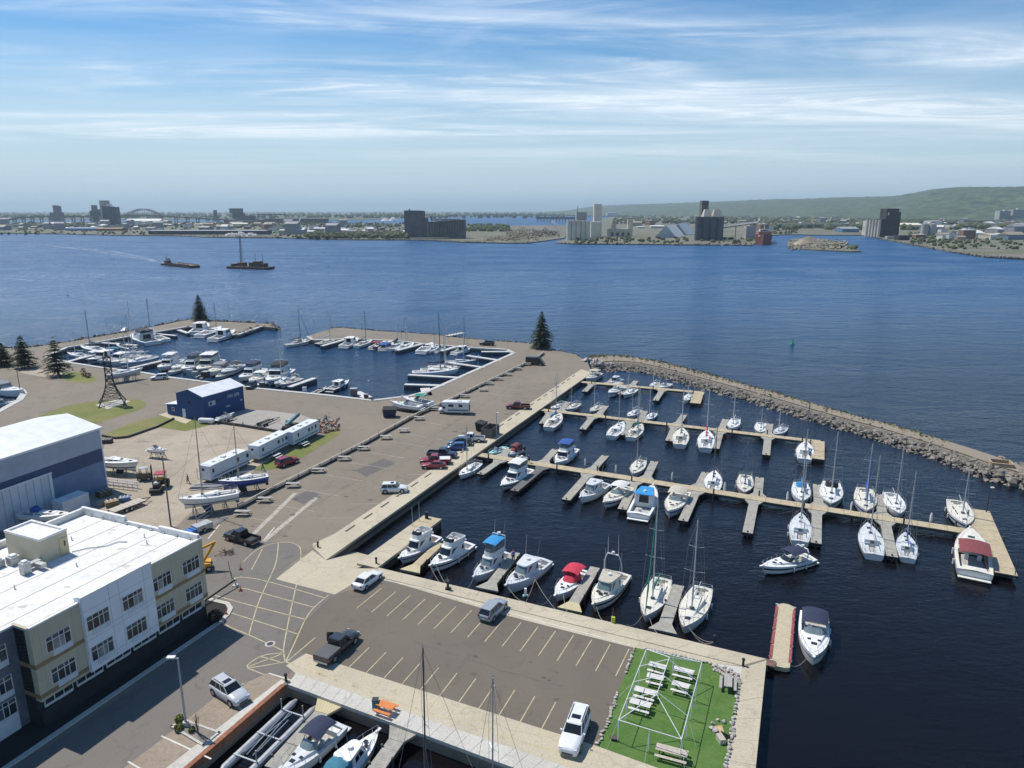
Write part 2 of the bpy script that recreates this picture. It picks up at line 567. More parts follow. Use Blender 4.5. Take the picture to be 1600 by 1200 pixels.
rs = MB().hexa([r0 - Vector((0, 0, 4)), r1 - Vector((0, 0, 4)), r1 + inn * 9 - Vector((0, 0, 4)), r0 + inn * 9 - Vector((0, 0, 4))],
    [r0 + Vector((0, 0, -.02)), r1 + Vector((0, 0, -.02)), r1 + inn * 9 - Vector((0, 0, 2.2)), r0 + inn * 9 - Vector((0, 0, 2.2))])
tag(rs.build('boat_ramp_slope', concrete), kind='structure')
def slab_strip(name, A0, A1, B0, B1, n, m, z0=-0.9, z1=0.03, gap=0.03):
 """a quay cap of n cast slabs between two pixel lines (A the water side, B the land side)"""
 root = MB()
 A0, A1, B0, B1 = P(*A0), P(*A1), P(*B0), P(*B1)
 root.hexa([(*A0[:2], z0), (*A1[:2], z0), (*B1[:2], z0), (*B0[:2], z0)], [(*A0[:2], 0.002), (*A1[:2], 0.002), (*B1[:2], 0.002), (*B0[:2], 0.002)])
 o = root.build(name, MATS['joint'])
 tag(o, kind='structure')
 L_ = (A1 - A0).length
 out = (A0 - B0); out.normalize()
 for i in range(n):
  t0, t1 = i / n + gap / L_ / 2, (i + 1) / n - gap / L_ / 2
  q = [A0.lerp(A1, t0) + out * 0.06, A0.lerp(A1, t1) + out * 0.06, B0.lerp(B1, t1), B0.lerp(B1, t0)]
  dz = random.uniform(-0.008, 0.008)
  MB().hexa([(*p[:2], 0.003) if k > 1 else (*p[:2], -0.35) for k, p in enumerate(q)], [(*p[:2], z1 + dz) for p in q]).build('slab', m, o)
 return o
mat('joint', (0.13, 0.115, 0.095), 0.9, 0.2, 2)
slab_strip('front_quay', (1197, 1030), (590, 887), (1160, 1040), (590, 901), 13, concrete)
slab_strip('left_quay', (509, 875), (925, 582), (490, 856), (908, 577), 22, concrete)
slab_strip('east_quay', (1197, 1032), (1176, 1240), (1160, 1044), (1136, 1225), 6, concrete)
slab_strip('south_quay', (450, 1069), (1000, 1272), (462, 1052), (1032, 1250), 26, concrete_pale)
sheet('front_apron', [(590, 902), (653, 921), (789, 961), (878, 984), (990, 1012), (1112, 1036), (1160, 1041)], concrete, 0.008)
sheet('apron_patch', [(490, 857), (551, 824), (560, 812), (525, 833), (488, 850)], concrete, 0.008)
sheet('south_apron', [(462, 1052), (447, 1040), (478, 1021), (640, 1073), (886, 1151), (933, 1166), (1030, 1200), (1136, 1225), (1032, 1250)], concrete, 0.008)
sheet('east_apron', [(1112, 1036), (1160, 1042), (1136, 1226), (1126, 1222), (1146, 1129), (1156, 1057)], concrete_pale, 0.0085)
turf = sheet('turf', [(993, 1012), (1112, 1036), (1122, 1050), (1156, 1057), (1146, 1129), (1133, 1200), (1120, 1230), (1025, 1199), (933, 1166), (946, 1138), (963, 1087), (978, 1051)], turf_mat, 0.014)
def edge_slabs(name, pts, wid, m, step=6.0, z0=-0.5, z1=0.05):
 """slabs along a pixel polyline; the polyline is the outer (water) edge, wid reaches inland to its left"""
 q = [P(x, y) for x, y in pts]
 o = None
 for a, b in zip(q[:-1], q[1:]):
  d = (b - a); L_ = d.length; d.normalize()
  nrm = Vector((-d.y, d.x, 0)) * wid
  n = max(1, round(L_ / step))
  for i in range(n):
   p, r = a + d * (L_ * i / n + 0.02), a + d * (L_ * (i + 1) / n - 0.02)
   ob = MB().hexa([(*p[:2], z0), (*r[:2], z0), (*(r + nrm)[:2], z0), (*(p + nrm)[:2], z0)], [(*p[:2], z1), (*r[:2], z1), (*(r + nrm)[:2], z1), (*(p + nrm)[:2], z1)])
   if o is None:
    o = ob.build(name, m); tag(o, kind='structure')
   else:
    ob.build('slab', m, o)
 return o
edge_slabs('basin_kerb', [(484, 525), (490, 530.5), (555, 528.5), (630, 532.5), (662, 536.5), (740, 542.5), (794, 545.5), (806, 551.5), (669, 612.5), (640, 619.5), (581, 626.5), (512, 618.5), (440, 611.5), (400, 607.5), (258, 589.5), (220, 582.5),
  (154, 574.5), (110, 567.5), (66, 557.5), (102, 542.5), (160, 532.5), (203, 524.5), (270, 513.5), (294, 509.5), (311, 510.5), (369, 522.5), (407, 509.5)], -1.2, concrete_white, 8)
edge_slabs('inlet_kerb', [(-60, 589), (0, 600.5), (38, 607.5), (43, 614.5), (36, 624.5), (0, 644.5), (-100, 664)], -1.6, concrete_white, 6)
sheet('boatyard', arc([(165, 690), (200, 676), (262, 662), (318, 658), (388, 664), (448, 672), (462, 690), (440, 706), (425, 716), (388, 742), (350, 772), (300, 800), (255, 830), (140, 820), (150, 740)], 4), gravel_mat, 0.005)
sheet('wash_pad', [(322, 657), (384, 640), (424, 642), (470, 648), (494, 657), (478, 670), (440, 672), (400, 668), (340, 664)], ground_mat('pad_concrete', (0.34, 0.315, 0.275), (0.30, 0.28, 0.25), (0.22, 0.2, 0.18), 4, 0.1, 0.06), 0.009)
sheet('lawn', arc([(-160, 690), (0, 669), (95, 637), (140, 628), (195, 624), (222, 626), (229, 632), (218, 640), (172, 655), (150, 662), (60, 690), (-160, 740)], 5), grass_mat, 0.009)
sheet('lawn_strip', [(160, 680), (205, 661), (252, 650), (274, 654), (244, 667), (200, 683), (178, 684)], grass_mat, 0.0095)
sheet('lawn_corner', arc([(455, 703), (500, 683), (520, 672), (530, 672), (528, 680), (500, 698), (470, 716), (440, 730), (408, 736), (392, 734)], 4), grass_mat, 0.0125)
sheet('verge', [(258, 655), (305, 655), (330, 664), (290, 674), (250, 668)], grass_mat, 0.0110)
sheet('island', arc([(92, 590), (104, 595), (130, 599), (149, 595), (146, 589), (128, 583), (108, 581), (100, 587)], 4), grass_mat, 0.010)
sheet('tree_bed', arc([(30, 582), (48, 576), (76, 580), (100, 584), (80, 590), (50, 586)], 3), gravel_mat, 0.007)
sheet('tower_pad', [(149, 633), (188, 623), (204, 627), (168, 639)], concrete_pale, 0.016)
sheet('path_to_shed', [(248, 648), (262, 644), (300, 656), (290, 662)], concrete, 0.013)
HB = 10.3
HA, HBp, HC = P(315, 842, 9.2), P(50, 982, 9.2), P(142, 795, 9.2)
hx = (HA - HBp); hx.z = 0; hx.normalize()       # along the facade, away from the camera
hy = Vector((hx.y, -hx.x, 0))                   # out of the facade, to the right
def hotel(u, v, z=0.0):                         # u from the far corner back along the facade (metres), v outwards
 return Vector((HA.x, HA.y, 0)) - hx * u + hy * v + Vector((0, 0, z))
bed = [hotel(-1.2, -2.0), hotel(-1.4, 1.2), hotel(-0.3, 2.6), hotel(2.0, 3.2), hotel(60, 3.2), hotel(60, -2)]
tag(MB().sheet(bed, 0.02).build('planting_bed', mulch_mat), kind='structure')
kerb_line = [hotel(60, 3.45), hotel(2.0, 3.45), hotel(0.4, 3.2), hotel(-0.9, 2.5), hotel(-1.6, 1.3), hotel(-1.5, -1.5)]
kb = MB()
s_ = strip(kerb_line, 0.55)
n_ = len(kerb_line)
for i in range(n_ - 1):
 q = [s_[i], s_[2 * n_ - 1 - i], s_[2 * n_ - 2 - i], s_[i + 1]]
 kb.hexa([(*p[:2], 0.0) for p in q], [(*p[:2], 0.14) for p in q])
tag(kb.build('kerb', concrete_pale), kind='structure')
# -- painted markings
def line(p, q, wid, m, parent, z):
 return ribbon('painted_line', [p, q], wid, m, z, parent)
def lerp2(a, b, t): return (a[0] + (b[0] - a[0]) * t, a[1] + (b[1] - a[1]) * t)
for k in range(16):
 t = k / 15
 a = lerp2((596, 925), (985, 1014), (t * 1.0) / (1.0 + 0.0))
 wa = P(596, 919).lerp(P(983, 1014), t)
 d = (P(577, 942) - P(605, 919)); d.normalize()
 b = wa + d * 5.2
 s = strip([wa, b], 0.11)
 mb = MB(); mb.quad(*[(*p[:2], 0.0115) for p in (s[0], s[3], s[2], s[1])])
 mb.build('painted_line', yellow_paint, lot)
for k in range(13):
 wa = P(497, 1055).lerp(P(869, 1175), k / 12)
 d = (P(538, 1063) - P(580, 1021)); d.normalize()
 b = wa - d * 6.2
 s = strip([wa, b], 0.11)
 mb = MB(); mb.quad(*[(*p[:2], 0.0135) for p in (s[0], s[3], s[2], s[1])])
 mb.build('painted_line', yellow_paint, lot)
ribbon('painted_line', [(446, 1034), (640, 1104), (878, 1178), (908, 1191)], 0.13, yellow_paint, 0.0135, lot)
ribbon('painted_line', [(596, 905), (660, 919), (790, 956), (985, 1008)], 0.12, white_paint, 0.0125, lot)
for pts in ([(368, 903), (382, 902), (420, 909), (507, 934)], [(364, 918), (385, 920), (491, 949)], [(335, 930), (385, 944), (478, 968)], [(322, 945), (400, 970), (466, 991)],
   [(435, 849), (431, 880), (418, 910), (403, 944), (389, 991)], [(380, 878), (397, 862), (417, 852), (435, 848), (455, 848), (468, 855), (470, 870), (466, 900), (455, 950), (447, 990), (443, 1016), (446, 1035)],
   [(322, 945), (338, 957), (347, 970), (360, 980), (389, 992), (443, 1017)], [(513, 930), (490, 950), (476, 970), (460, 1005), (446, 1035)],
   [(443, 1020), (408, 1025), (387, 1043), (446, 1034)], [(408, 1026), (437, 1034)], [(390, 1041), (440, 1022)], [(387, 1044), (428, 1060)], [(493, 996), (448, 1034)], [(410, 858), (393, 890)]):
 ribbon('painted_line', arc(pts, 4) if len(pts) > 3 else pts, 0.13, yellow_paint, 0.0085, drive)
worn = mat('worn_road_paint', (0.30, 0.265, 0.22), 0.8, 0.0, 1.4, c2=(0.45, 0.41, 0.34), world_co=True, detail=8)
back = ribbon('faded_marking', [(462, 770), (388, 842)], 0.75, worn, 0.006)
tag(back, kind='structure')
ribbon('painted_line', [(495, 777), (412, 846)], 0.75, worn, 0.006, back)
ribbon('painted_line', [(343, 820), (325, 842)], 0.16, white_paint, 0.009, back)
ribbon('painted_line', [(429, 824), (413, 843)], 0.16, white_paint, 0.009, back)
TABLES = [(379, 805), (414, 784), (458, 761), (498, 738), (538, 719), (568, 703), (603, 686), (631, 675), (655, 656), (681, 641), (726, 621), (755, 611), (764, 601), (779, 594), (793, 587), (809, 578), (824, 571)]
for x, y in TABLES[:13]:
 a = P(x + 4, y + 3)
 d = (P(600, 862) - P(478, 842)); d.normalize()
 d2 = (P(x + 75, y + 12) - P(x, y)); d2.normalize()
 s = strip([a, a + d2 * 9], 0.14)
 MB().quad(*[(*p[:2], 0.0065) for p in (s[0], s[3], s[2], s[1])]).build('painted_line', faded_paint, back)
for x, y in [(562, 812), (600, 790), (640, 765), (690, 744), (745, 705), (800, 667), (818, 652), (840, 636), (855, 622), (870, 610), (885, 598)]:
 a = P(x - 9, y - 3); d2 = Vector((-0.96, -0.03, 0))
 s = strip([a, a + d2 * 5.5], 0.12)
 MB().quad(*[(*p[:2], 0.0065) for p in (s[0], s[3], s[2], s[1])]).build('painted_line', faded_paint, back)
seal = ground_mat('seal_coat', (0.115, 0.103, 0.093), (0.13, 0.116, 0.104), (0.09, 0.083, 0.076), 6, .3)
oil = mat('oil_stain', (0.085, 0.075, 0.064), 0.7, 0.25, 1.5, world_co=True)
def blot(x, y, r, m, z, parent, seed):
 rr = random.Random(seed)
 c = P(x, y)
 n = 16
 ph = [rr.uniform(0, 6.28) for _ in range(3)]
 pts = [(c.x + math.cos(a) * r * (1 + .25 * math.sin(2 * a + ph[0]) + .15 * math.sin(5 * a + ph[1])), c.y + math.sin(a) * r * .8 * (1 + .25 * math.sin(3 * a + ph[2]))) for a in [6.283 * k / n for k in range(n)]]
 MB().sheet(pts, z).build('oil_spot', m, parent)
for k in range(15):
 t_ = random.random()
 p = (620 + 330 * t_ + random.uniform(-60, 60), 960 + 105 * t_ + random.uniform(-28, 60))
 blot(p[0], p[1], random.uniform(.08, .30), oil, .0119, lot, k)
for k in range(30):
 p = lerp2((430, 840), (820, 600), random.random())
 blot(p[0] + random.uniform(-50, 60), p[1] + random.uniform(-30, 40), random.uniform(.15, .6), oil, .0068, back, 90 + k)
for pts in ([(470, 800), (560, 752), (640, 700), (720, 655), (800, 600)], [(540, 850), (600, 800), (690, 735)], [(420, 900), (455, 880), (500, 845)], [(640, 1000), (760, 1040), (880, 1075)], [(250, 760), (330, 700), (420, 690)]):
 ribbon('crack_seal', [(x + random.uniform(-3, 3), y + random.uniform(-2, 2)) for x, y in arc(pts, 5)], .10, seal, .0122, back)
for q in ([(555, 735), (600, 716), (618, 724), (572, 745)], [(700, 690), (730, 676), (742, 684), (712, 699)], [(455, 780), (480, 766), (500, 772), (474, 788)]):
 MB().sheet(px(q), .0063).build('asphalt_patch', seal, back)
# -- rocks
def rock_mesh(seed, m, flat=0.75):
 rr = random.Random(seed)
 bm = bmesh.new()
 for i in range(13):
  v = Vector((rr.gauss(0, 1), rr.gauss(0, 1), rr.gauss(0, 1)))
  v.normalize()
  v *= rr.uniform(0.8, 1.08)
  bm.verts.new((v.x * 1.1, v.y * 0.9, v.z * flat))
 bmesh.ops.convex_hull(bm, input=bm.verts)
 for v in [v for v in bm.verts if not v.link_faces]: bm.verts.remove(v)
 me = bpy.data.meshes.new('rock')
 bm.to_mesh(me); bm.free()
 me.materials.append(m)
 return me
ROCKS = [rock_mesh(i, rock_mat) for i in range(9)]
def rock_mass(name, places, m, parent=None, meshes=ROCKS, label=None):
 """places: (x, y, z, radius); many small rocks joined"""
 mb = MB()
 for x, y, z, r in places:
  me = random.choice(meshes)
  mt = Matrix.Translation((x, y, z)) @ Matrix.Rotation(random.uniform(0, 6.28), 4, 'Z') @ Matrix.Rotation(random.uniform(-.5, .5), 4, 'X') @ Matrix.Scale(r, 4)
  mb.add([mt @ v.co for v in me.vertices], [tuple(p.vertices) for p in me.polygons])
 o = mb.build(name, m, parent)
 o['kind'] = 'stuff'
 if label and parent is None: o['label'] = label
 return o
def resample(pts, step):
 out = [pts[0]]
 for a, b in zip(pts[:-1], pts[1:]):
  n = max(1, int((b - a).length / step))
  for i in range(1, n + 1): out.append(a.lerp(b, i / n))
 return out
BW_OUT = [(918, 561), (945, 559), (979, 560), (1040, 571), (1101, 587), (1210, 618), (1333, 654), (1405, 673), (1535, 712), (1600, 736), (1640, 752), (1700, 776)]
BW_IN = [(926, 583), (944, 582), (989, 582), (1026, 589), (1082, 605), (1177, 631), (1288, 665), (1372, 689), (1470, 723), (1551, 753), (1600, 764), (1700, 790)]
NB = 60
def even(pts, n):
 q = [P(x, y, WZ) for x, y in pts]
 d = [0]
 for a, b in zip(q[:-1], q[1:]): d.append(d[-1] + (b - a).length)
 out = []
 for i in range(n):
  s = d[-1] * i / (n - 1)
  k = max(j for j in range(len(d) - 1) if d[j] <= s + 1e-6)
  out.append(q[k].lerp(q[k + 1], (s - d[k]) / (d[k + 1] - d[k])))
 return out
bo, bi = even(arc(BW_OUT, 4), NB), even(arc(BW_IN, 4), NB)
rings = []
for i in range(NB):
 o_, i_ = bo[i], bi[i]
 top = 1.5 if i < NB - 4 else 1.5 * (NB - 1 - i) / 4
 rings.append([(*o_.lerp(i_, -0.08)[:2], WZ - 1.5), (*o_.lerp(i_, 0.16)[:2], WZ + top * 0.95), (*o_.lerp(i_, 0.30)[:2], WZ + top), (*o_.lerp(i_, 0.60)[:2], WZ + top), (*o_.lerp(i_, 0.66)[:2], WZ + top * 0.93), (*o_.lerp(i_, 1.06)[:2], WZ - 1.5)])
bw = MB().loft(rings, closed=False).build('breakwater', dirt_pier)
tag(bw, kind='structure')
sl = MB()
for i in range(NB - 1):
 a, b_, c, d = bo[i].lerp(bi[i], .655), bo[i + 1].lerp(bi[i + 1], .655), bo[i + 1].lerp(bi[i + 1], 1.06), bo[i].lerp(bi[i], 1.06)
 tz = [1.5 if k < NB - 4 else 1.5 * (NB - 1 - k) / 4 for k in (i, i + 1)]
 sl.quad((*d[:2], WZ - 1.35), (*c[:2], WZ - 1.35), (*b_[:2], WZ + tz[1] * .97 + .05), (*a[:2], WZ + tz[0] * .97 + .05))
sl.build('rubble_bed', rock_dark, bw)
tb = MB()
for i in range(1, NB - 6):
 a, b = bo[i].lerp(bi[i], 0.605), bo[i + 1].lerp(bi[i + 1], 0.605)
 tb.tube((*a[:2], WZ + 1.60), (*b[:2], WZ + 1.60), 0.12, None, 4)
tb.build('timber_edge', mat('dark_timber', (0.10, 0.085, 0.07), 0.9, 0.3, 2), bw)
places = []
for i in range(NB - 1):
 seg = (bi[i + 1] - bi[i]).length
 wdt = (bi[i] - bo[i]).length
 for k in range(int(seg * 13)):
  t = random.random()
  f = random.uniform(0.64, 1.03)
  p = bo[i].lerp(bo[i + 1], t).lerp(bi[i].lerp(bi[i + 1], t), f)
  z = WZ + 1.45 - (f - 0.64) / 0.39 * 1.5
  places.append((p.x, p.y, z - 0.1, (0.18 + 0.55 * random.random() ** 3) * (1.25 if i > NB * 0.6 else 1.0)))
 for k in range(int(seg * 3)):
  t = random.random()
  f = random.uniform(-0.05, 0.13)
  p = bo[i].lerp(bo[i + 1], t).lerp(bi[i].lerp(bi[i + 1], t), f)
  places.append((p.x, p.y, WZ + 0.1 + f * 7, random.uniform(0.15, 0.38)))
for k in range(260):                                            # the outer end spills into the lake
 i = random.randint(NB - 8, NB - 1)
 p = bo[i].lerp(bi[i], random.random())
 places.append((p.x, p.y, WZ + random.uniform(0, 1.3), random.uniform(0.4, 1.15)))
places.sort(key=lambda q: -(q[3] * 60 / Vector((q[0], q[1], CAM_H)).length))
for x, y, z, r in places[:300]:
 link('rock', random.choice(ROCKS), bw, (x, y, z), (random.uniform(-.5, .5), random.uniform(-.5, .5), random.uniform(0, 6.28)), (r, r, r))
rock_mass('small_rocks', places[300:], rock_mat, bw)
tuft = MB()
for k in range(1300):
 i = int((NB - 12) * random.random() ** 1.5)
 p = bo[i].lerp(bo[i + 1], random.random()).lerp(bi[i], random.uniform(.10, .30) if random.random() < .8 else random.uniform(.3, .6))
 r = random.uniform(.15, .45); a = random.uniform(0, 6.28); z = WZ + 1.42
 tuft.add([(p.x - math.cos(a) * r, p.y - math.sin(a) * r, z), (p.x + math.cos(a) * r, p.y + math.sin(a) * r, z), (p.x + random.uniform(-.2, .2), p.y + random.uniform(-.2, .2), z + r * 1.1)], [(0, 1, 2)])
tag(tuft.build('weeds', mat('weed', (0.15, 0.15, 0.060), 0.9, 0.0, .5, c2=(0.26, 0.23, 0.12), world_co=True), bw), kind='stuff')
def shore_rocks(name, pts, m, rmin, rmax, per, spread, z=WZ + 0.6):
 q = resample([P(x, y, -0.3) for x, y in pts], 1.0)
 pl = []
 for p in q:
  for k in range(per):
   pl.append((p.x + random.gauss(0, spread * 0.5), p.y + random.uniform(-spread * .3, spread), z + random.uniform(-0.4, 0.9), random.uniform(rmin, rmax)))
 return rock_mass(name, pl, m)
shore_rocks('shore_rocks', [(905, 556), (869, 548), (834, 537.5), (775, 532.5), (728, 528.5), (681, 522.5), (587, 516.5), (531, 511.5), (519, 512.5)], rock_dark, 0.25, 0.7, 3, 1.4)
shore_rocks('shore_rocks', [(430, 511.5), (423, 505.5), (385, 503.5), (330, 501.5), (297, 498.5), (247, 508.5), (179, 521.5), (104, 534.5), (55, 541.5), (0, 544.5), (-60, 547)], rock_dark, 0.3, 0.9, 4, 1.9)
shore_rocks('shore_rocks', [(432, 512), (420, 511), (405, 511), (380, 519), (372, 522)], rock_dark, 0.5, 1.1, 3, 1.8)
shore_rocks('shore_rocks', [(312, 511), (340, 517), (365, 522)], rock_dark, 0.3, 0.7, 1, .8)
shore_rocks('shore_rocks', [(918, 566), (932, 571), (950, 573)], fieldstone, 0.5, 1.0, 3, 2.2, 0.1)
# -- far shore
far_ground = ground_mat('far_ground', (0.185, 0.165, 0.135), (0.090, 0.105, 0.046), (0.13, 0.12, 0.11), 0.05, 0.016, 0, 0.95, 0.0)
far_green = ground_mat('far_green', (0.075, 0.090, 0.040), (0.10, 0.105, 0.055), (0.13, 0.12, 0.08), 0.03, 0.003, 0, 0.95, 0.0)
def far_land(name, pts, m, z=0.0):
 return tag(MB().prism(px(pts, z), -4.0, z).build(name, m), kind='structure')
far_land('harbour_shore', [(-400, 362), (0, 364), (88, 365), (175, 367), (282, 368), (320, 370), (400, 371), (440, 371), (480, 372.4), (550, 374), (640, 374), (682, 375), (725, 378), (800, 379.3), (825, 379), (850, 376), (882, 371.5), (892, 356), (890, 352), (800, 352.5), (640, 350.5), (560, 349), (440, 348.5), (380, 347), (0, 348), (-400, 348)], far_ground)
far_land('harbour_point', [(868, 379), (900, 380.5), (1040, 381.4), (1176, 382.5), (1182, 378), (1207, 367), (1230, 366), (1295, 367), (1350, 367), (1400, 377), (1482, 392), (1537, 400), (1600, 403.5), (1800, 426), (2300, 400), (2300, 334), (1300, 333.4), (960, 336), (945, 342), (905, 349), (895, 362), (890, 371)], far_ground)
far_land('slag_island', [(1231, 386.5), (1275, 390), (1330, 392.4), (1346, 392), (1332, 388), (1312, 380), (1290, 373), (1242, 372), (1230, 377)], far_ground)
far_land('far_plain', [(-1500, 343), (0, 343), (300, 342.5), (450, 344.3), (560, 343.6), (630, 341), (720, 338), (800, 336.6), (880, 336), (1000, 335.2), (1300, 332.6), (1300, 330.4), (-1500, 330.4)], far_green)
# -- hills
RIDGE = [(860, 330.5), (885, 328.5), (905, 325.0), (930, 321.8), (980, 319), (1040, 317.6), (1100, 315.5), (1200, 311), (1280, 309), (1345, 307.5), (1380, 306.8), (1405, 301.5), (1440, 295), (1475, 291.8), (1520, 291.8), (1560, 291.4), (1600, 289), (1680, 284), (1800, 280), (2000, 278)]
def interp(tab, x):
 for (x0, y0), (x1, y1) in zip(tab[:-1], tab[1:]):
  if x0 <= x <= x1: return y0 + (y1 - y0) * (x - x0) / (x1 - x0)
 return tab[0][1] if x < tab[0][0] else tab[-1][1]
NXH, NYH = 330, 46
hv, hf = [], []
for i in range(NXH):
 x = 850 + (2000 - 850) * i / (NXH - 1)
 Dr = interp([(850, 13500), (1000, 11500), (1200, 9000), (1380, 7200), (1420, 6300), (1600, 5200), (2000, 4200)], x)
 Df = interp([(850, 7800), (1000, 6300), (1200, 4600), (1400, 3300), (1600, 2700), (2000, 2300)], x)
 top = at_depth(x, interp(RIDGE, x), Dr)
 for j in range(NYH):
  t = j / (NYH - 1)
  D = Df + (Dr - Df) * t * 1.25
  s = min(1.0, t * 1.25)
  e = s * s * (3 - 2 * s)
  e = 0.35 * s + 0.65 * e
  X = (x - 800) / FPX / CP * D * 0.972
  p = Vector((X, D, 0))
  z = max(0.5, top.z * e) if t * 1.25 <= 1 else top.z * (1 - (t * 1.25 - 1) * 0.3)
  k = min(1, s * 3) * (1 - 0.55 * (s > 0.93))
  z += k * (noise.fractal(p / 900, 1.0, 2.0, 4) * 14 + noise.noise(p / 90) * 8 + noise.noise(p / 37) * 9) * min(1.0, top.z / 150)
  hv.append((X, D, z - 1.0))
for i in range(NXH - 1):
 for j in range(NYH - 1):
  a = i * NYH + j
  hf.append((a, a + NYH, a + NYH + 1, a + 1))
hill = MB().add(hv, hf).build('hills', mat('forest_hill', (0.016, 0.032, 0.012), 0.95, 0.0, 0.016, 0.0, c2=(0.085, 0.120, 0.042), world_co=True, detail=14, lo=0.38, hi=0.64), smooth=True)
tag(hill, kind='structure')
# -- far structures
def block(parent, name, xl, xr, yb, yt, depth, m, label=None, zb=None, top=None):
 """box whose front face spans pixels xl..xr on ground row yb and reaches row yt"""
 a, b = P(xl, yb), P(xr, yb)
 h = height_to((a + b) / 2, yt)
 z0 = 0.0 if zb is None else height_to((a + b) / 2, zb)
 d = Vector((0, depth, 0))
 bb = [a, b, b + d, a + d]
 o = MB().hexa([(p.x, p.y, z0) for p in bb], [(p.x, p.y, h) for p in bb]).build(name, m, parent)
 if label: o['label'] = label
 return o
def silo(parent, xc, rpx, yb, yt, m, name='silo', dy=0.0, cone=None):
 c = P(xc, yb)
 r = (P(xc + rpx, yb) - c).length
 h = height_to(c, yt)
 mb = MB().tube((c.x, c.y + r + dy, 0), (c.x, c.y + r + dy, h), r, None, 14)
 if cone: mb.tube((c.x, c.y + r + dy, h), (c.x, c.y + r + dy, h + r * cone), r, 0.1, 14)
 return mb.build(name, m, parent, smooth=False)
conc_dark = mat('soot_concrete', (0.085, 0.083, 0.085), 0.9, 0.0, 0.06, c2=(0.15, 0.145, 0.145), world_co=True, detail=6)
conc_blue = mat('blue_grey_concrete', (0.075, 0.085, 0.105), 0.9, 0.15, 0.05, world_co=True)
conc_cream = mat('cream_concrete', (0.66, 0.60, 0.48), 0.9, 0.12, 0.05, world_co=True)
conc_grey = mat('grey_concrete', (0.36, 0.355, 0.34), 0.9, 0.12, 0.05, world_co=True)
conc_tan = mat('tan_concrete', (0.50, 0.44, 0.36), 0.9, 0.15, 0.05, world_co=True)
conc_purple = mat('purple_black_steel', (0.035, 0.028, 0.034), 0.8, 0.3, 0.08, world_co=True)
metal_white = mat('white_metal_siding', (0.66, 0.66, 0.64), 0.6, 0.06, 0.1, world_co=True)
metal_blue = mat('blue_metal_siding', (0.10, 0.17, 0.30), 0.6, 0.1, 0.1, world_co=True)
metal_grey = mat('grey_metal_siding', (0.30, 0.31, 0.32), 0.6, 0.1, 0.1, world_co=True)
steel_far = mat('bridge_steel', (0.12, 0.135, 0.14), 0.7, 0.1, 0.05, world_co=True)
rust_hull = mat('rust_red_hull', (0.155, 0.045, 0.036), 0.7, 0.2, 0.08, world_co=True)
win_far = mat('far_window', (0.03, 0.035, 0.045), 0.25, 0.1, 1)
def win_rows(parent, xl, xr, yb, rows, n, m=win_far, wpx=1.4, hpx=1.2):
 for yy in rows:
  for k in range(n):
   x = xl + (xr - xl) * (k + 0.5) / n
   a, b = P(x - wpx / 2, yb), P(x + wpx / 2, yb)
   z0, z1 = height_to(a, yy + hpx / 2), height_to(a, yy - hpx / 2)
   MB().hexa([(a.x, a.y - 0.25, z0), (b.x, b.y - 0.25, z0), (b.x, b.y + .3, z0), (a.x, a.y + .3, z0)], [(a.x, a.y - 0.25, z1), (b.x, b.y - 0.25, z1), (b.x, b.y + .3, z1), (a.x, a.y + .3, z1)]).build('window', m, parent)
t = thing('grain_elevator', 'dark soot-grey concrete grain elevator with tall blank headhouse and lower silo block at water', 'grain elevator', P(680, 372.5))
t.location = (0, 0, 0)
block(t, 'headhouse', 632.5, 656, 372.5, 328.8, 26, conc_dark)
block(t, 'stair_tower', 656, 663, 372.5, 329.2, 20, conc_dark)
block(t, 'headhouse_step', 663, 667.5, 372.8, 340, 22, conc_dark)
for k in range(4):
 block(t, 'silo_block', 667.6 + k * 14.9, 667.4 + (k + 1) * 14.9, 372.8 - k * 0.25, 346.6 - k * 1.1, 24, conc_dark)
block(t, 'roof_gallery', 676, 720, 370, 341.8, 6, conc_grey, zb=345)
for k in range(15):
 silo(t, 669.8 + k * 3.95, 2.0, 373.0, 347 - k * 0.30, conc_dark)
win_rows(t, 634, 655, 372.4, [333, 337], 5, conc_grey, 1.2, 1.6)
win_rows(t, 634, 662, 372.4, [345, 368], 7, win_far, 1.0, 1.6)
win_rows(t, 669, 726, 372.6, [370], 9, win_far, 2.0, 2.2)
block(t, 'dock_canopy', 640, 700, 374.2, 371.6, 6, conc_grey, zb=372.3)
block(t, 'roof_stack', 674, 675.6, 371, 338, 2, steel_far, zb=345)
block(t, 'roof_stack', 640, 642, 371, 326.6, 3, conc_dark, zb=329)
t = thing('grain_elevator', 'cream silo elevator with slim cream tower behind, on the low harbour point', 'grain elevator')
for k in range(5): silo(t, 889 + k * 7.4, 3.75, 375.5, 344.6, conc_cream)
for k in range(4): silo(t, 893 + k * 7.4, 3.75, 374, 344.8, conc_cream, dy=2)
block(t, 'headhouse', 900, 916, 372, 331.5, 20, conc_grey, zb=344.5)
block(t, 'antenna_mast', 901.2, 901.9, 372, 322, 1, steel_far, zb=332)
block(t, 'storage_house', 923, 939.6, 371, 346.5, 24, conc_cream)
block(t, 'tower', 927.3, 939.4, 369.5, 318.8, 14, conc_cream)
win_rows(t, 888, 922, 375.4, [372], 6)
t = thing('grain_elevator', 'dark grey round-silo elevator with tan roof hoppers and loading conveyor', 'grain elevator')
for k in range(4): silo(t, 1091.5 + k * 11.2, 5.6, 376, 338.8, conc_blue)
for k in range(4): silo(t, 1092.5 + k * 11.2, 5.6, 374, 338.6, conc_blue, dy=4)
block(t, 'tower', 1093.5, 1104, 373, 313.5, 14, conc_dark)
mbh = MB()
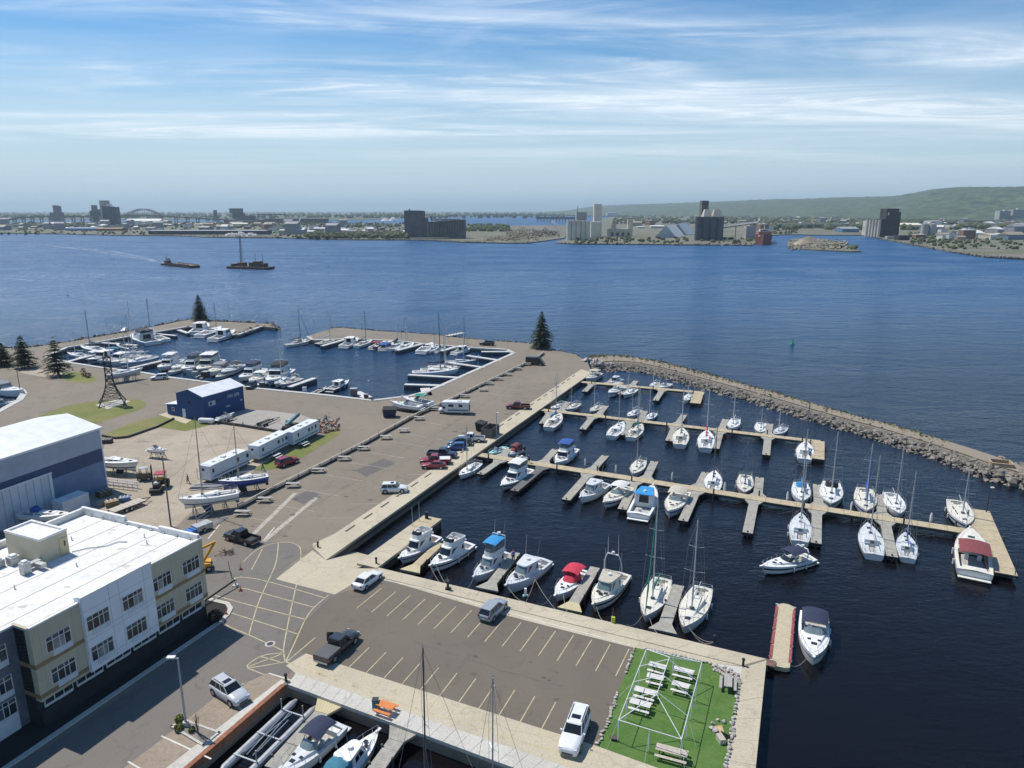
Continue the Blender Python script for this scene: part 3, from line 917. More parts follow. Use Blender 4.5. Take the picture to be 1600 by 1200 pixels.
for xa, xb in ((1097, 1110), (1112, 1127)):
 a, b = P(xa, 374.5), P(xb, 374.5)
 h0, h1 = height_to(a, 338.6), height_to(a, 327)
 mbh.hexa([(a.x, a.y, h0), (b.x, b.y, h0), (b.x, b.y + 16, h0), (a.x, a.y + 16, h0)], [(a.x + 3, a.y + 5, h1), (b.x - 3, b.y + 5, h1), (b.x - 3, b.y + 11, h1), (a.x + 3, a.y + 11, h1)])
mbh.build('roof_hopper', conc_tan, t)
a, b = P(1128, 374), P(1183, 374)
MB().tube((a.x, a.y, height_to(a, 355)), (b.x, b.y, height_to(b, 347.5)), 2.0, None, 4).build('conveyor', conc_grey, t)
block(t, 'transfer_tower', 1165, 1180, 374, 353, 12, conc_grey)
block(t, 'conveyor_leg', 1148, 1149, 374, 352, 1, steel_far)
t = thing('grain_elevator', 'purple-black steel elevator tower with pale silo block beside it at the channel', 'grain elevator')
block(t, 'headhouse', 1381, 1400, 370.5, 326, 24, conc_purple)
block(t, 'stepped_wing', 1375, 1381, 371, 342, 20, conc_purple)
block(t, 'stair_tower', 1400, 1403.5, 370.5, 331, 10, conc_purple)
for k in range(5): silo(t, 1354.5 + k * 4.6, 2.4, 369.8 + k * 0.3, 343.5, conc_tan)
block(t, 'storage_house', 1353, 1374, 368, 345.0, 18, conc_tan)
block(t, 'dock_shed', 1404, 1421, 375.5, 367.8, 14, conc_purple)
block(t, 'dock_office', 1386, 1400, 373.5, 369, 8, conc_grey)
win_rows(t, 1382, 1386, 370.5, [334], 1, metal_white, 2.0, 4.5)
t = thing('grain_elevator', 'slate-blue elevator with light side face and pale tower beyond the left shore', 'grain elevator')
block(t, 'tower', 160, 171.5, 354.5, 313.2, 16, conc_grey)
block(t, 'silo_block', 163, 175.5, 355.5, 322.5, 24, conc_blue)
block(t, 'silo_block', 175.6, 183.5, 355, 323.2, 24, conc_dark)
block(t, 'roof_house', 171, 177, 354.8, 319, 10, metal_white, zb=322)
block(t, 'base_shed', 166, 186, 357, 352.3, 14, conc_grey)
for (xs, label, kind) in (((79, 95), 'small blue-grey elevator tower with square cap beyond the left shore', 0), ((142, 160), 'dark ore-loading gantry with stepped silhouette far across the harbour', 1)):
 t = thing('elevator_tower', label, 'grain elevator')
 if kind == 0:
  block(t, 'base', 79, 95, 346, 332, 30, conc_blue)
  block(t, 'tower', 85.5, 94.5, 345.5, 322, 20, conc_blue)
  block(t, 'cap', 85, 92, 345, 320.8, 14, conc_dark, zb=322)
 else:
  block(t, 'base', 142, 160, 347, 331, 30, conc_blue)
  block(t, 'tower', 145.5, 151, 347, 320.5, 20, conc_dark)
  block(t, 'shoulder', 151, 155, 347, 327, 20, conc_dark)
  block(t, 'boom', 142, 147, 347, 329, 6, conc_dark, zb=332)
t = thing('ore_dock', 'long dark ore dock with square loading house at its end', 'dock')
block(t, 'deck', 350, 512, 348.6, 341.5, 18, conc_blue)
block(t, 'loading_house', 360, 378, 348, 325.5, 24, conc_dark, zb=333)
block(t, 'lower_house', 364, 381, 348.2, 333, 24, conc_blue)
block(t, 'shed', 381, 398, 348.2, 337, 20, conc_blue)
block(t, 'gallery', 400, 448, 348, 334.3, 4, steel_far, zb=335.6)
for x in (404, 424.5, 447): block(t, 'gallery_leg', x - .5, x + .5, 348, 333.8, 3, steel_far)
t = thing('storage_tower', 'slim grey tower standing beyond the bridge approach', 'tower')
block(t, 'shaft', 334.5, 338.5, 345, 328.2, 14, conc_blue)
block(t, 'foot', 333, 340, 345.2, 338, 18, conc_blue)
t = thing('arch_bridge', 'long steel arch bridge on tall piers across the left of the harbour', 'bridge')
YB = 2650.0
deck = [(-40, 350), (0, 345.4), (18, 341), (38, 338.6), (80, 337.6), (130, 337), (190, 336.4), (220, 336), (252, 336.6), (300, 339.3), (350, 342.3), (400, 345.4), (430, 347)]
mb = MB()
for (x0, y0), (x1, y1) in zip(deck[:-1], deck[1:]):
 a, b = at_depth(x0, y0, YB), at_depth(x1, y1, YB)
 for dy in (0, 14):
  pass
 mb.hexa([(a.x, a.y, a.z - 4.2), (b.x, b.y, b.z - 4.2), (b.x, b.y + 16, b.z - 4.2), (a.x, a.y + 16, a.z - 4.2)], [(a.x, a.y, a.z), (b.x, b.y, b.z), (b.x, b.y + 16, b.z), (a.x, a.y + 16, a.z)])
mb.build('deck', steel_far, t)
for dy in (0, 16):
 up_, lo_ = [], []
 for k in range(17):
  s = k / 16
  x = 192 + 60 * s
  f = 4 * s * (1 - s)
  up_.append(at_depth(x, 337.5 - 11.3 * f, YB) + Vector((0, dy, 0)))
  lo_.append(at_depth(x, 340.5 - 12.4 * f ** 0.9, YB) + Vector((0, dy, 0)))
 mb = MB().path(up_, .85, 4).path(lo_, .7, 4)
 for k in range(17):
  mb.tube(up_[k], lo_[k], 0.45, None, 4)
  if k < 16: mb.tube(up_[k], lo_[k + 1], 0.4, None, 4)
 mb.build('arch_truss', steel_far, t)
 mb = MB()
 for k in range(2, 15):
  dz = at_depth(192 + 60 * k / 16, 336.3, YB)
  mb.tube(lo_[k], (lo_[k].x, lo_[k].y, dz.z), 0.45, None, 4)
 mb.build('hangers', steel_far, t)
for x in (20, 34, 48, 62, 76, 96, 112, 126, 140, 156, 196, 249, 273, 291, 307, 323, 339, 356, 372, 388, 404):
 y = interp(deck, x)
 p = at_depth(x, y, YB)
 mb = MB()
 w_ = 3.2 if x in (196, 249) else 2.0
 for s in (-1, 1): mb.box((p.x + s * 4.5, YB + 8, (p.z - 4 - 3) / 2), (w_, 6, p.z - 4 + 3))
 mb.box((p.x, YB + 8, p.z - 6), (13, 7, 3.4))
 mb.build('pier', conc_grey, t)
t = thing('long_bridge', 'low hazy bridge on many thin piers crossing the far bay', 'bridge')
YL = 5600.0
mb = MB()
dk = [(690, 337.2), (720, 335.4), (760, 334.3), (800, 334.2), (850, 335.2), (900, 336.4), (960, 337.3), (1010, 337.6)]
for (x0, y0), (x1, y1) in zip(dk[:-1], dk[1:]):
 a, b = at_depth(x0, y0, YL), at_depth(x1, y1, YL)
 mb.hexa([(a.x, a.y, a.z - 6), (b.x, b.y, b.z - 6), (b.x, b.y + 20, b.z - 6), (a.x, a.y + 20, a.z - 6)], [(a.x, a.y, a.z), (b.x, b.y, b.z), (b.x, b.y + 20, b.z), (a.x, a.y + 20, a.z)])
mb.build('deck', steel_far, t)
for k in range(26):
 x = 700 + k * 11.6
 p = at_depth(x, interp(dk, x), YL)
 MB().box((p.x, YL + 10, (p.z - 6 - 3) / 2), (6, 8, max(1, p.z - 6 + 3))).build('pier', conc_grey, t)
t = thing('ore_trestle', 'dark low trestle dock stretching across the bay behind the cream elevator', 'dock')
block(t, 'deck', 838, 905, 346.5, 339, 16, conc_dark, zb=342.5)
for k in range(14): block(t, 'bent', 840 + k * 4.8, 841.2 + k * 4.8, 346.5, 342.3, 10, conc_dark)
t = thing('highway_viaduct', 'grey highway viaduct on columns running below the wooded hill', 'viaduct')
block(t, 'deck', 1215, 1358, 357, 349.4, 12, conc_grey, zb=351.2)
for k in range(12): block(t, 'column', 1222 + k * 12, 1224.4 + k * 12, 357.0, 351, 6, conc_grey)
t = thing('highway_viaduct', 'pale elevated road passing in front of twin apartment towers', 'viaduct')
block(t, 'deck', 1475, 1660, 352, 343.2, 12, conc_tan, zb=345)
for k in range(14): block(t, 'column', 1480 + k * 12, 1481.6 + k * 12, 352.0, 344.8, 6, conc_grey)
def gable(name, label, cat, xl, xr, yb, ye, yr, depth, wall_m, roof_m, group=None):
 a, b = P(xl, yb), P(xr, yb)
 he, hr = height_to(a, ye), height_to(a, yr)
 t = thing(name, label, cat, (0, 0, 0), 0, group)
 MB().hexa([(a.x, a.y, 0), (b.x, b.y, 0), (b.x, b.y + depth, 0), (a.x, a.y + depth, 0)], [(a.x, a.y, he), (b.x, b.y, he), (b.x, b.y + depth, he), (a.x, a.y + depth, he)]).build('wall', wall_m, t)
 e = 0.6
 MB().add([(a.x - e, a.y - e, he + .05), (b.x + e, b.y - e, he + .05), (b.x + e, b.y + depth + e, he + .05), (a.x - e, a.y + depth + e, he + .05), (a.x - e, a.y + depth / 2, hr), (b.x + e, b.y + depth / 2, hr)],
    [(0, 1, 5, 4), (2, 3, 4, 5), (1, 2, 5), (3, 0, 4), (3, 2, 1, 0)]).build('roof', roof_m, t)
 return t
MATS['pale_blue_roof'] = mat('pale_blue_roof', (0.46, 0.50, 0.54), 0.5, 0.06, 0.1, world_co=True)
def aframe(label, xl, xr, yb, yt, depth, m):
 a, b = P(xl, yb), P(xr, yb)
 h = height_to(a, yt); t = thing('storage_shed', label, 'shed'); mx = (a.x + b.x) / 2
 MB().add([(a.x, a.y, 0), (b.x, b.y, 0), (mx, a.y, h), (a.x + 30, a.y + depth, 0), (b.x + 30, b.y + depth, 0), (mx + 30, a.y + depth, h)], [(0, 1, 2), (5, 4, 3), (1, 4, 5, 2), (0, 2, 5, 3)]).build('gable', m, t)
 MB().hexa([(b.x + .5, b.y, .3), (b.x + 30.5, b.y + depth, .3), (mx + 30.5, a.y + depth, h + .3), (mx + .5, a.y, h + .3)], [(b.x + 1, b.y, .8), (b.x + 31, b.y + depth, .8), (mx + 31, a.y + depth, h + .8), (mx + 1, a.y, h + .8)]).build('roof', metal_white, t)
aframe('steep grey A-frame storage shed with its gable to the bay', 1022, 1056, 371.5, 353, 60, MATS['pale_blue_roof'])
aframe('paler A-frame standing behind the steep grey one', 1044, 1072, 367.5, 350.5, 50, metal_grey)
gable('warehouse', 'long low white warehouse under the arch bridge', 'warehouse', 196, 250, 350.5, 345, 342, 40, metal_white, metal_white)
gable('warehouse', 'blue-walled warehouse at the head of the channel', 'warehouse', 1316, 1342, 363, 357.5, 354.5, 40, metal_blue, metal_grey)
gable('warehouse', 'bright white gabled boathouse right of the twin round silos', 'warehouse', 1517, 1538, 370, 364, 359.5, 45, metal_white, metal_white)
gable('warehouse', 'yellow and white depot near the right-hand shore', 'warehouse', 1566, 1598, 374, 369, 364.8, 40, mat('yellow_siding', (0.5, 0.42, 0.2), 0.7, 0.1, 0.1), metal_white)
gable('warehouse', 'tan flat depot left of the yellow and white one', 'warehouse', 1545, 1563, 373, 367, 365, 30, conc_tan, conc_tan)
gable('warehouse', 'wide cream tank shed beside the purple-black elevator', 'warehouse', 1406, 1442, 358, 351.5, 348.5, 60, conc_cream, conc_cream)
gable('warehouse', 'tall white processing hall behind the twin round silos', 'warehouse', 1454, 1471, 354, 345.5, 344.5, 40, metal_white, metal_grey)
gable('warehouse', 'low navy cargo shed on the left shore', 'warehouse', 103, 150, 360.5, 357, 355, 30, metal_blue, metal_blue)
gable('warehouse', 'rusty brown shed below the slate-blue elevator', 'warehouse', 150, 190, 360.8, 357.5, 355.6, 30, mat('rust_siding', (0.22, 0.12, 0.07), 0.8, 0.2, 0.1), mat('rust_roof', (0.26, 0.16, 0.10), 0.8, 0.2, 0.1))
gable('warehouse', 'long dark quay shed with flat roof on the left shore', 'warehouse', 232, 415, 366.5, 360.5, 359.6, 40, mat('navy_shed', (0.05, 0.055, 0.085), 0.8, 0.2, 0.05), metal_grey)
gable('warehouse', 'grey rail shed west of the scrap heap', 'warehouse', 436, 462, 366, 360, 358.5, 30, metal_grey, conc_tan)
gable('warehouse', 'white depot beside the crane on the left shore', 'warehouse', 447, 490, 365, 361.6, 360.3, 24, metal_white, metal_white)
gable('plant_building', 'pale blue plant building far behind the cream elevator', 'building', 949, 965, 338.5, 332.5, 332.3, 60, mat('pale_blue_siding', (0.35, 0.45, 0.55), 0.6, 0.1, 0.1), metal_white)
for xa, lab in ((1441, 'round grey storage silo beside its twin, nearer the dark elevator'), (1453, 'round grey storage silo beside its twin, nearer the white hall')):
 t = thing('storage_silo', lab, 'silo')
 silo(t, xa + 5.4, 5.4, 368.5, 350.5, conc_grey, 'shell')
 silo(t, xa + 5.4, 5.0, 368.4, 350, metal_grey, 'cap', cone=0.25)
for xa, xb, yt, lab in ((1560, 1577, 329.5, 'apartment tower nearer the dark elevator, blue-grey and flat-roofed'), (1580.5, 1599, 327.5, 'taller apartment tower at the foot of the wooded hill')):
 t = thing('apartment_tower', lab, 'building')
 block(t, 'wall', xa, xb, 347, yt, 30, conc_grey)
 block(t, 'stair_core', xa + 6, xa + 9, 346.8, yt - 2, 8, metal_white)
 win_rows(t, xa + 1, xb - 1, 347, [yt + 2 + 1.7 * k for k in range(7)], 6, win_far, 1.7, 0.8)
t = thing('ruined_dock', 'roofless concrete ruin with two stub towers and openings on the harbour point', 'ruin')
block(t, 'wall', 950, 988, 370, 357.5, 14, conc_tan)
block(t, 'tower', 955.5, 962.5, 369.8, 344, 8, conc_tan)
block(t, 'tower', 980, 988, 369.7, 343, 8, conc_tan)
win_rows(t, 952, 986, 370, [366], 4, win_far, 4.0, 5.5)
win_rows(t, 956, 962, 369.8, [348, 353], 1, win_far, 1.6, 2)
t = thing('ore_ship', 'rust-red bow of a laker berthed at the end of the harbour point', 'ship')
a, b = P(1178, 382), P(1207, 381)
L0 = P(1192, 383, WZ)
sd = L0.x / L0.y                                  # she lies bow-on to the harbour mouth
hullr = []
for s in range(9):
 f = s / 8
 yy = 2 + f * 150
 hw = 13.5 * min(1, (0.006 + f * 6) ** 0.55)
 sh_ = 12 + 4 * max(0, 1 - f * 3)
 x0 = L0.x + yy * sd; fl_ = 3.5 if s == 0 else 0
 hullr.append([(x0 - hw, L0.y + yy - fl_, sh_ + WZ), (x0 - hw * .85, L0.y + yy, WZ - 1), (x0 + hw * .85, L0.y + yy, WZ - 1), (x0 + hw, L0.y + yy - fl_, sh_ + WZ)])
MB().loft(hullr, closed=True, cap0=True, cap1=True).build('hull', rust_hull, t)
def shp(name, dx, dy, z, d, m): MB().box((L0.x + dy * sd + dx, L0.y + dy, WZ + z), d).build(name, m, t)
shp('deckhouse', 0, 34, 15.5, (19, 12, 6), mat('ship_tan', (0.34, 0.15, 0.11), 0.7, 0.1, 0.2))
shp('wheelhouse', 0, 33, 20, (13, 8, 3.4), metal_white)
shp('bridge_windows', 0, 28.9, 20.3, (12, .4, 1.4), win_far)
shp('anchor_pocket', -6, 1.5, 13, (2, 3, 2), metal_white)
for k in range(5): shp('hatch_cover', 0, 60 + 17 * k, 13.4, (15, 12, 2.4), rust_hull)
MB().tube((L0.x + 33 * sd, L0.y + 33, WZ + 21), (L0.x + 33 * sd, L0.y + 33, WZ + 31), 0.5, 0.3, 5).build('mast', metal_white, t)
def pile(name, label, xl, xr, yb, yt, m, n=14):
 a, b = P(xl, yb), P(xr, yb)
 c = (a + b) / 2
 h = height_to(c, yt)
 rx = (b - a).length / 2
 rings = []
 for s in range(5):
  f = s / 4
  k = (1 - f) ** 0.85 + 0.02
  rings.append([(c.x + math.cos(w_) * rx * k * random.uniform(.9, 1.06), c.y + rx * 0.6 + math.sin(w_) * rx * 0.6 * k * random.uniform(.9, 1.06), h * f * random.uniform(.95, 1.05)) for w_ in [2 * math.pi * q / n for q in range(n)]])
 o = MB().loft(rings, cap1=True).build(name, m)
 return tag(o, label, 'stockpile')
salt = mat('salt', (0.72, 0.68, 0.64), 0.9, 0.1, 0.1, world_co=True)
sand = mat('sand_pile', (0.27, 0.215, 0.155), 0.95, 0.15, 0.08, world_co=True)
pl = [(p.x, p.y, random.uniform(-.5, 1.2), random.uniform(.8, 2.0)) for p in [P(random.uniform(322, 440), random.uniform(367, 371)) for k in range(160)]]
rock_mass('rubble_shore', pl, sand)
def heap(n, x0, x1, y0, y1, hz):
 out = []
 for k in range(n):
  f = random.random(); x = x0 + (x1 - x0) * f
  out.append((*P(x, random.uniform(y0, y1))[:2], random.uniform(0, hz) * (math.sin(f * 3.14) ** .6) * (.75 + .25 * math.sin(f * 17)), random.uniform(1.0, 2.4)))
 return out
rock_mass('mineral_heap', heap(300, 352, 402, 366.5, 369.5, 6.5), salt)
pile('stockpile', 'white conical salt pile far behind the dark elevator', 606, 621, 345, 338.4, salt)
pile('stockpile', 'smaller salt pile beside the white conical one', 594, 607, 345, 341, salt)
pile('stockpile', 'white limestone heap below the slate-blue elevator', 132, 152, 356.5, 353, salt)
pile('stockpile', 'rough tan slag heap on the small island', 1240, 1300, 384, 369, mat('slag', (0.31, 0.26, 0.19), 0.95, 0.3, 0.06, world_co=True))
rock_mass('sand_mounds', heap(420, 790, 842, 362, 376, 13) + heap(120, 756, 806, 372, 377, 5), sand)
rock_mass('gravel_mounds', heap(220, 832, 874, 362, 371, 10), mat('gravel_pile', (0.13, 0.11, 0.09), 0.95, 0.2, 0.08, world_co=True))
t = thing('harbour_crane', 'white jib crane on the left shore', 'crane')
p = P(467, 364)
MB().box((p.x, p.y, 8), (9, 9, 16)).build('pedestal', metal_white, t)
MB().box((p.x, p.y, 19), (10, 8, 6)).build('cab', metal_white, t)
MB().tube((p.x, p.y, 20), (p.x + 9, p.y, height_to(p, 336)), 1.6, 0.8, 5).build('jib', metal_white, t)
steam = bpy.data.materials.new('steam')
steam.use_nodes = True
sb = steam.node_tree.nodes['Principled BSDF']
sb.inputs['Base Color'].default_value = (0.9, 0.9, 0.9, 1)
sb.inputs['Roughness'].default_value = 1.0
sn = steam.node_tree.nodes.new('ShaderNodeTexNoise')
sn.inputs['Scale'].default_value = 0.25
sm = steam.node_tree.nodes.new('ShaderNodeMapRange')
sm.inputs['From Min'].default_value, sm.inputs['From Max'].default_value = 0.35, 0.7
sm.inputs['To Max'].default_value = 0.8
steam.node_tree.links.new(sn.outputs['Fac'], sm.inputs['Value'])
steam.node_tree.links.new(sm.outputs[0], sb.inputs['Alpha'])
bm = bmesh.new()
for k in range(14):
 p = P(872 - k * 0.5 + random.uniform(-2, 2), 366)
 zz_ = 3 + k * 1.6
 bmesh.ops.create_icosphere(bm, subdivisions=2, radius=random.uniform(2.0, 3.6), matrix=Matrix.Translation((p.x, p.y, zz_)))
me = bpy.data.meshes.new('steam'); bm.to_mesh(me); bm.free(); me.materials.append(steam)
tag(link('steam', me), 'white steam drifting up between sand mound and cream elevator', 'steam', kind='stuff')
TOWN_COL = [mat('town_%s' % n, c, 0.7, 0.08, 0.1) for n, c in (('white', (0.62, 0.61, 0.58)), ('cream', (0.46, 0.42, 0.34)), ('grey', (0.26, 0.26, 0.27)), ('brick', (0.20, 0.11, 0.08)), ('blue', (0.16, 0.21, 0.28)), ('tan', (0.33, 0.27, 0.20)))]
town_meshes = []
for i in range(10):
 wd, dp, hh = random.uniform(14, 38), random.uniform(12, 30), random.uniform(5, 11)
 if i > 7: hh *= 1.9
 mb = MB()
 mb.box((0, 0, hh / 2), (wd, dp, hh))
 wm = mb.mesh('house_wall', TOWN_COL[i % 6])
 rm = MB()
 if i % 3:
  rr_ = hh + random.uniform(2, 4)
  rm.add([(-wd / 2 - .5, -dp / 2 - .5, hh), (wd / 2 + .5, -dp / 2 - .5, hh), (wd / 2 + .5, dp / 2 + .5, hh), (-wd / 2 - .5, dp / 2 + .5, hh), (-wd / 2 - .5, 0, rr_), (wd / 2 + .5, 0, rr_)], [(0, 1, 5, 4), (2, 3, 4, 5), (1, 2, 5), (3, 0, 4), (3, 2, 1, 0)])
 else:
  rm.box((0, 0, hh + .3), (wd + .6, dp + .6, .6)); rm.box((wd * .2, 0, hh + 1.4), (4, 4, 1.8))
 kind_ = '%s %s building' % (('white', 'cream', 'grey', 'red-brick', 'blue-grey', 'tan')[i % 6], 'tall' if i > 7 else 'pitched-roof' if i % 3 else 'flat-roofed')
 town_meshes.append((kind_, wm, rm.mesh('house_roof', random.choice([TOWN_COL[0], TOWN_COL[2], TOWN_COL[0], TOWN_COL[5]]))))
def town(n, xr, yr, group, label, bias=1.0):
 for k in range(n):
  x = random.uniform(*xr)
  y = yr[0] + (yr[1] - yr[0]) * random.random() ** bias
  p = P(x, y)
  if any(abs(x - q) < 14 and 345 < y for q in (1388, 1365, 1527, 1452, 1110, 905, 932)): continue
  s = random.uniform(0.55, 1.25)
  kd, wm, rm = random.choice(town_meshes)
  t = thing('town_building', kd + ' ' + label, 'building', p, random.uniform(-0.6, 0.6), group)
  t.scale = (s, s, s)
  link('wall', wm, t); link('roof', rm, t)
town(130, (1200, 1640), (337.5, 357), 'far town below the hill', 'in the far town below the wooded hill', 0.9)
town(48, (1430, 1640), (352, 378), 'sheds along the right-hand shore', 'on the flat land by the right-hand shore', 0.8)
town(44, (990, 1200), (338, 361), 'works behind the round-silo elevator', 'between the harbour point and the hills')
town(70, (0, 440), (350, 361), 'sheds along the left shore', 'on the flat left shore of the harbour')
town(30, (420, 640), (352, 368), 'sheds by the scrap heap', 'near the scrap heaps beside the dark elevator')
tree_far = mat('far_foliage', (0.040, 0.055, 0.020), 0.95, 0.0, 0.05, c2=(0.10, 0.115, 0.045), world_co=True, detail=5)
bm = bmesh.new(); bmesh.ops.create_icosphere(bm, subdivisions=1, radius=1.0)
ICO_V = [v.co.copy() for v in bm.verts]; ICO_F = [tuple(v.index for v in f.verts) for f in bm.faces]; bm.free()
def wood(name, spots, smin, smax, m=tree_far):
 mb = MB()
 for p in spots:
  r = random.uniform(smin, smax)
  mb.add([(p.x + v.x * r * random.uniform(.7, 1.2), p.y + v.y * r * random.uniform(.7, 1.2), p.z + r * 0.55 + v.z * r * random.uniform(.6, 1.1)) for v in ICO_V], ICO_F)
 return tag(mb.build(name, m), kind='stuff')
sp_ = []
for k in range(3200):
 x = random.uniform(1190, 1700); y = 335.5 + 24 * random.random() ** 1.6
 if noise.noise(Vector((x * .03, y * .25, 0))) > -0.12: sp_.append(P(x, y))
wood('town_trees', sp_, 5, 11)
sp_ = [P(random.uniform(960, 1215), random.uniform(336, 350)) for k in range(420)]
wood('plain_trees', sp_, 5, 11)
sp_ = [P(random.uniform(-60, 640), random.uniform(349, 356)) for k in range(620)] + [P(random.uniform(480, 640), random.uniform(366, 373.5)) for k in range(160)] + [P(random.uniform(725, 795), random.uniform(352, 362)) for k in range(160)] + [P(random.uniform(20, 130), random.uniform(350, 354)) for k in range(150)]
wood('shore_trees', sp_, 3, 6.5)
sp_ = [P(random.uniform(-300, 880), 331.2 + 10 * random.random() ** 1.4) for k in range(1500)]
wood('plain_woods', sp_, 9, 20)
sp_ = [P(random.uniform(1205, 1245), random.uniform(360, 366)) for k in range(50)] + [P(random.uniform(1420, 1500), random.uniform(364, 380)) for k in range(110)] + [P(random.uniform(1300, 1340), random.uniform(386, 391)) for k in range(40)]
sp_ += [P(random.uniform(900, 1175), random.uniform(372, 381)) for k in range(150)] + [P(random.uniform(1420, 1620), random.uniform(356, 398)) for k in range(220)] + [P(random.uniform(420, 640), random.uniform(356, 373)) for k in range(200)] + [P(random.uniform(0, 430), random.uniform(357, 367)) for k in range(200)]
sp_ = [p for p in sp_ if p.y > 900]
wood('shore_bushes', sp_, 1.2, 3.6)
pl = [(p.x, p.y, random.uniform(0, 3.5), random.uniform(1.5, 4)) for p in [P(random.uniform(540, 634), random.uniform(362, 371)) for k in range(420)]]
rock_mass('scrap_heap', pl, mat('scrap', (0.07, 0.055, 0.045), 0.9, 0.0, 0.2, c2=(0.24, 0.20, 0.16), world_co=True))
pl = [(p.x, p.y, random.uniform(-1, 2), random.uniform(1.0, 2.6)) for p in [P(random.uniform(1233, 1325), random.uniform(375, 390)) for k in range(300)]]
rock_mass('slag_rubble', pl, MATS['slag'])
pl = [(p.x, p.y, random.uniform(-1, 1), random.uniform(0.8, 2.0)) for p in [P(x_, interp([(-10, 364), (88, 365), (175, 367), (282, 368), (400, 371), (550, 374), (640, 374), (725, 378), (825, 379)], x_) + random.uniform(-.3, .3)) for x_ in [random.uniform(0, 830) for k in range(420)]]]
rock_mass('far_shore_rocks', pl, rock_mat)
pl = [(p.x, p.y, random.uniform(-1, 1), random.uniform(0.8, 2.0)) for p in [P(x_, interp([(875, 379.6), (900, 380.5), (1175, 382.4)], x_) + random.uniform(-.3, .3)) for x_ in [random.uniform(875, 1175) for k in range(220)]] + [P(x_, interp([(1350, 367), (1400, 377), (1482, 392), (1537, 400), (1620, 405)], x_) + random.uniform(-.3, .3)) for x_ in [random.uniform(1350, 1620) for k in range(260)]]]
rock_mass('far_shore_rocks', pl, rock_mat)
# -- haze: the air between here and the hills
hz = bpy.data.materials.new('haze')
hz.use_nodes = True
hz.node_tree.nodes.clear()
pv = hz.node_tree.nodes.new('ShaderNodeVolumePrincipled')
pv.inputs['Color'].default_value = (0.70, 0.87, 0.97, 1)
pv.inputs['Density'].default_value = 0.000068
pv.inputs['Anisotropy'].default_value = 0.2
ho = hz.node_tree.nodes.new('ShaderNodeOutputMaterial')
hz.node_tree.links.new(pv.outputs[0], ho.inputs['Volume'])
hb = MB().hexa([(-90000, -2000, -8), (90000, -2000, -8), (90000, 62000, -8), (-90000, 62000, -8)], [(-90000, -2000, 420), (90000, -2000, 420), (90000, 62000, 420), (-90000, 62000, 420)]).build('haze', hz)
tag(hb, kind='stuff')
# -- boats
gel_white = mat('white_gelcoat', (0.74, 0.74, 0.72), 0.28, 0.04, 1.5, coat=0.3)
gel_cream = mat('cream_gelcoat', (0.70, 0.67, 0.58), 0.3, 0.05, 1.5, coat=0.3)
gel_navy = mat('navy_gelcoat', (0.015, 0.022, 0.07), 0.25, 0.1, 1.5, coat=0.3)
gel_black = mat('black_gelcoat', (0.012, 0.013, 0.018), 0.25, 0.1, 1.5, coat=0.3)
gel_blue = mat('blue_gelcoat', (0.03, 0.07, 0.30), 0.3, 0.1, 1.5, coat=0.3)
gel_grey = mat('grey_blue_gelcoat', (0.42, 0.47, 0.50), 0.3, 0.05, 1.5, coat=0.3)
bottom_blue = mat('blue_bottom_paint', (0.05, 0.12, 0.22), 0.7, 0.15, 2)
bottom_dark = mat('dark_bottom_paint', (0.03, 0.035, 0.05), 0.7, 0.2, 2)
deck_white = mat('deck_white', (0.71, 0.71, 0.69), 0.55, 0.06, 3)
deck_grey = mat('deck_grey', (0.56, 0.58, 0.59), 0.55, 0.10, 2)
deck_cream = mat('deck_cream', (0.66, 0.63, 0.54), 0.55, 0.06, 3)
sole_grey = mat('cockpit_sole', (0.42, 0.41, 0.38), 0.7, 0.15, 3)
teak = mat('teak', (0.27, 0.17, 0.09), 0.7, 0.2, 4)
boat_glass = mat('boat_glass', (0.018, 0.022, 0.028), 0.08, 0.1, 2)
clear_glass = mat('clear_screen', (0.16, 0.21, 0.22), 0.08, 0.1, 2)
curtain = mat('vinyl_curtain', (0.10, 0.12, 0.135), 0.1, 0.15, 2)
alu = mat('aluminium_spar', (0.55, 0.56, 0.57), 0.35, 0.06, 3, metal=0.4)
spar_dark = mat('dark_spar', (0.06, 0.06, 0.065), 0.4, 0.1, 3)
spar_white = mat('white_spar', (0.70, 0.70, 0.70), 0.4, 0.05, 3)
steel = mat('stainless_rail', (0.52, 0.53, 0.54), 0.3, 0.05, 3, metal=0.6)
wire = mat('rigging_wire', (0.30, 0.31, 0.32), 0.4, 0.05, 3, metal=0.5)
rubber = mat('black_rubber', (0.02, 0.02, 0.022), 0.8, 0.2, 3)
vinyl = mat('white_vinyl', (0.66, 0.65, 0.62), 0.6, 0.06, 3)
hatch_mat = mat('smoked_hatch', (0.03, 0.032, 0.036), 0.15, 0.1, 2)
CANVAS = {n: mat('canvas_' + n, c, 0.85, 0.12, 2.5, 0.25) for n, c in dict(
 navy=(0.022, 0.030, 0.065), blue=(0.025, 0.085, 0.30), sky=(0.03, 0.25, 0.52), red=(0.50, 0.035, 0.065), maroon=(0.20, 0.05, 0.055), green=(0.02, 0.22, 0.15), black=(0.02, 0.02, 0.024),
 grey=(0.22, 0.23, 0.25), tan=(0.46, 0.42, 0.35), white=(0.62, 0.62, 0.60), teal=(0.04, 0.17, 0.24)).items()}
def hull_beam(t, power, stern, full):
 """half-beam fraction along the length, t from stern 0 to bow 1"""
 if t < full:
  s = t / full
  return stern + (1 - stern) * math.sin(s * math.pi / 2)
 s = (t - full) / (1 - full)
 return max(0.0, 1 - s ** power)
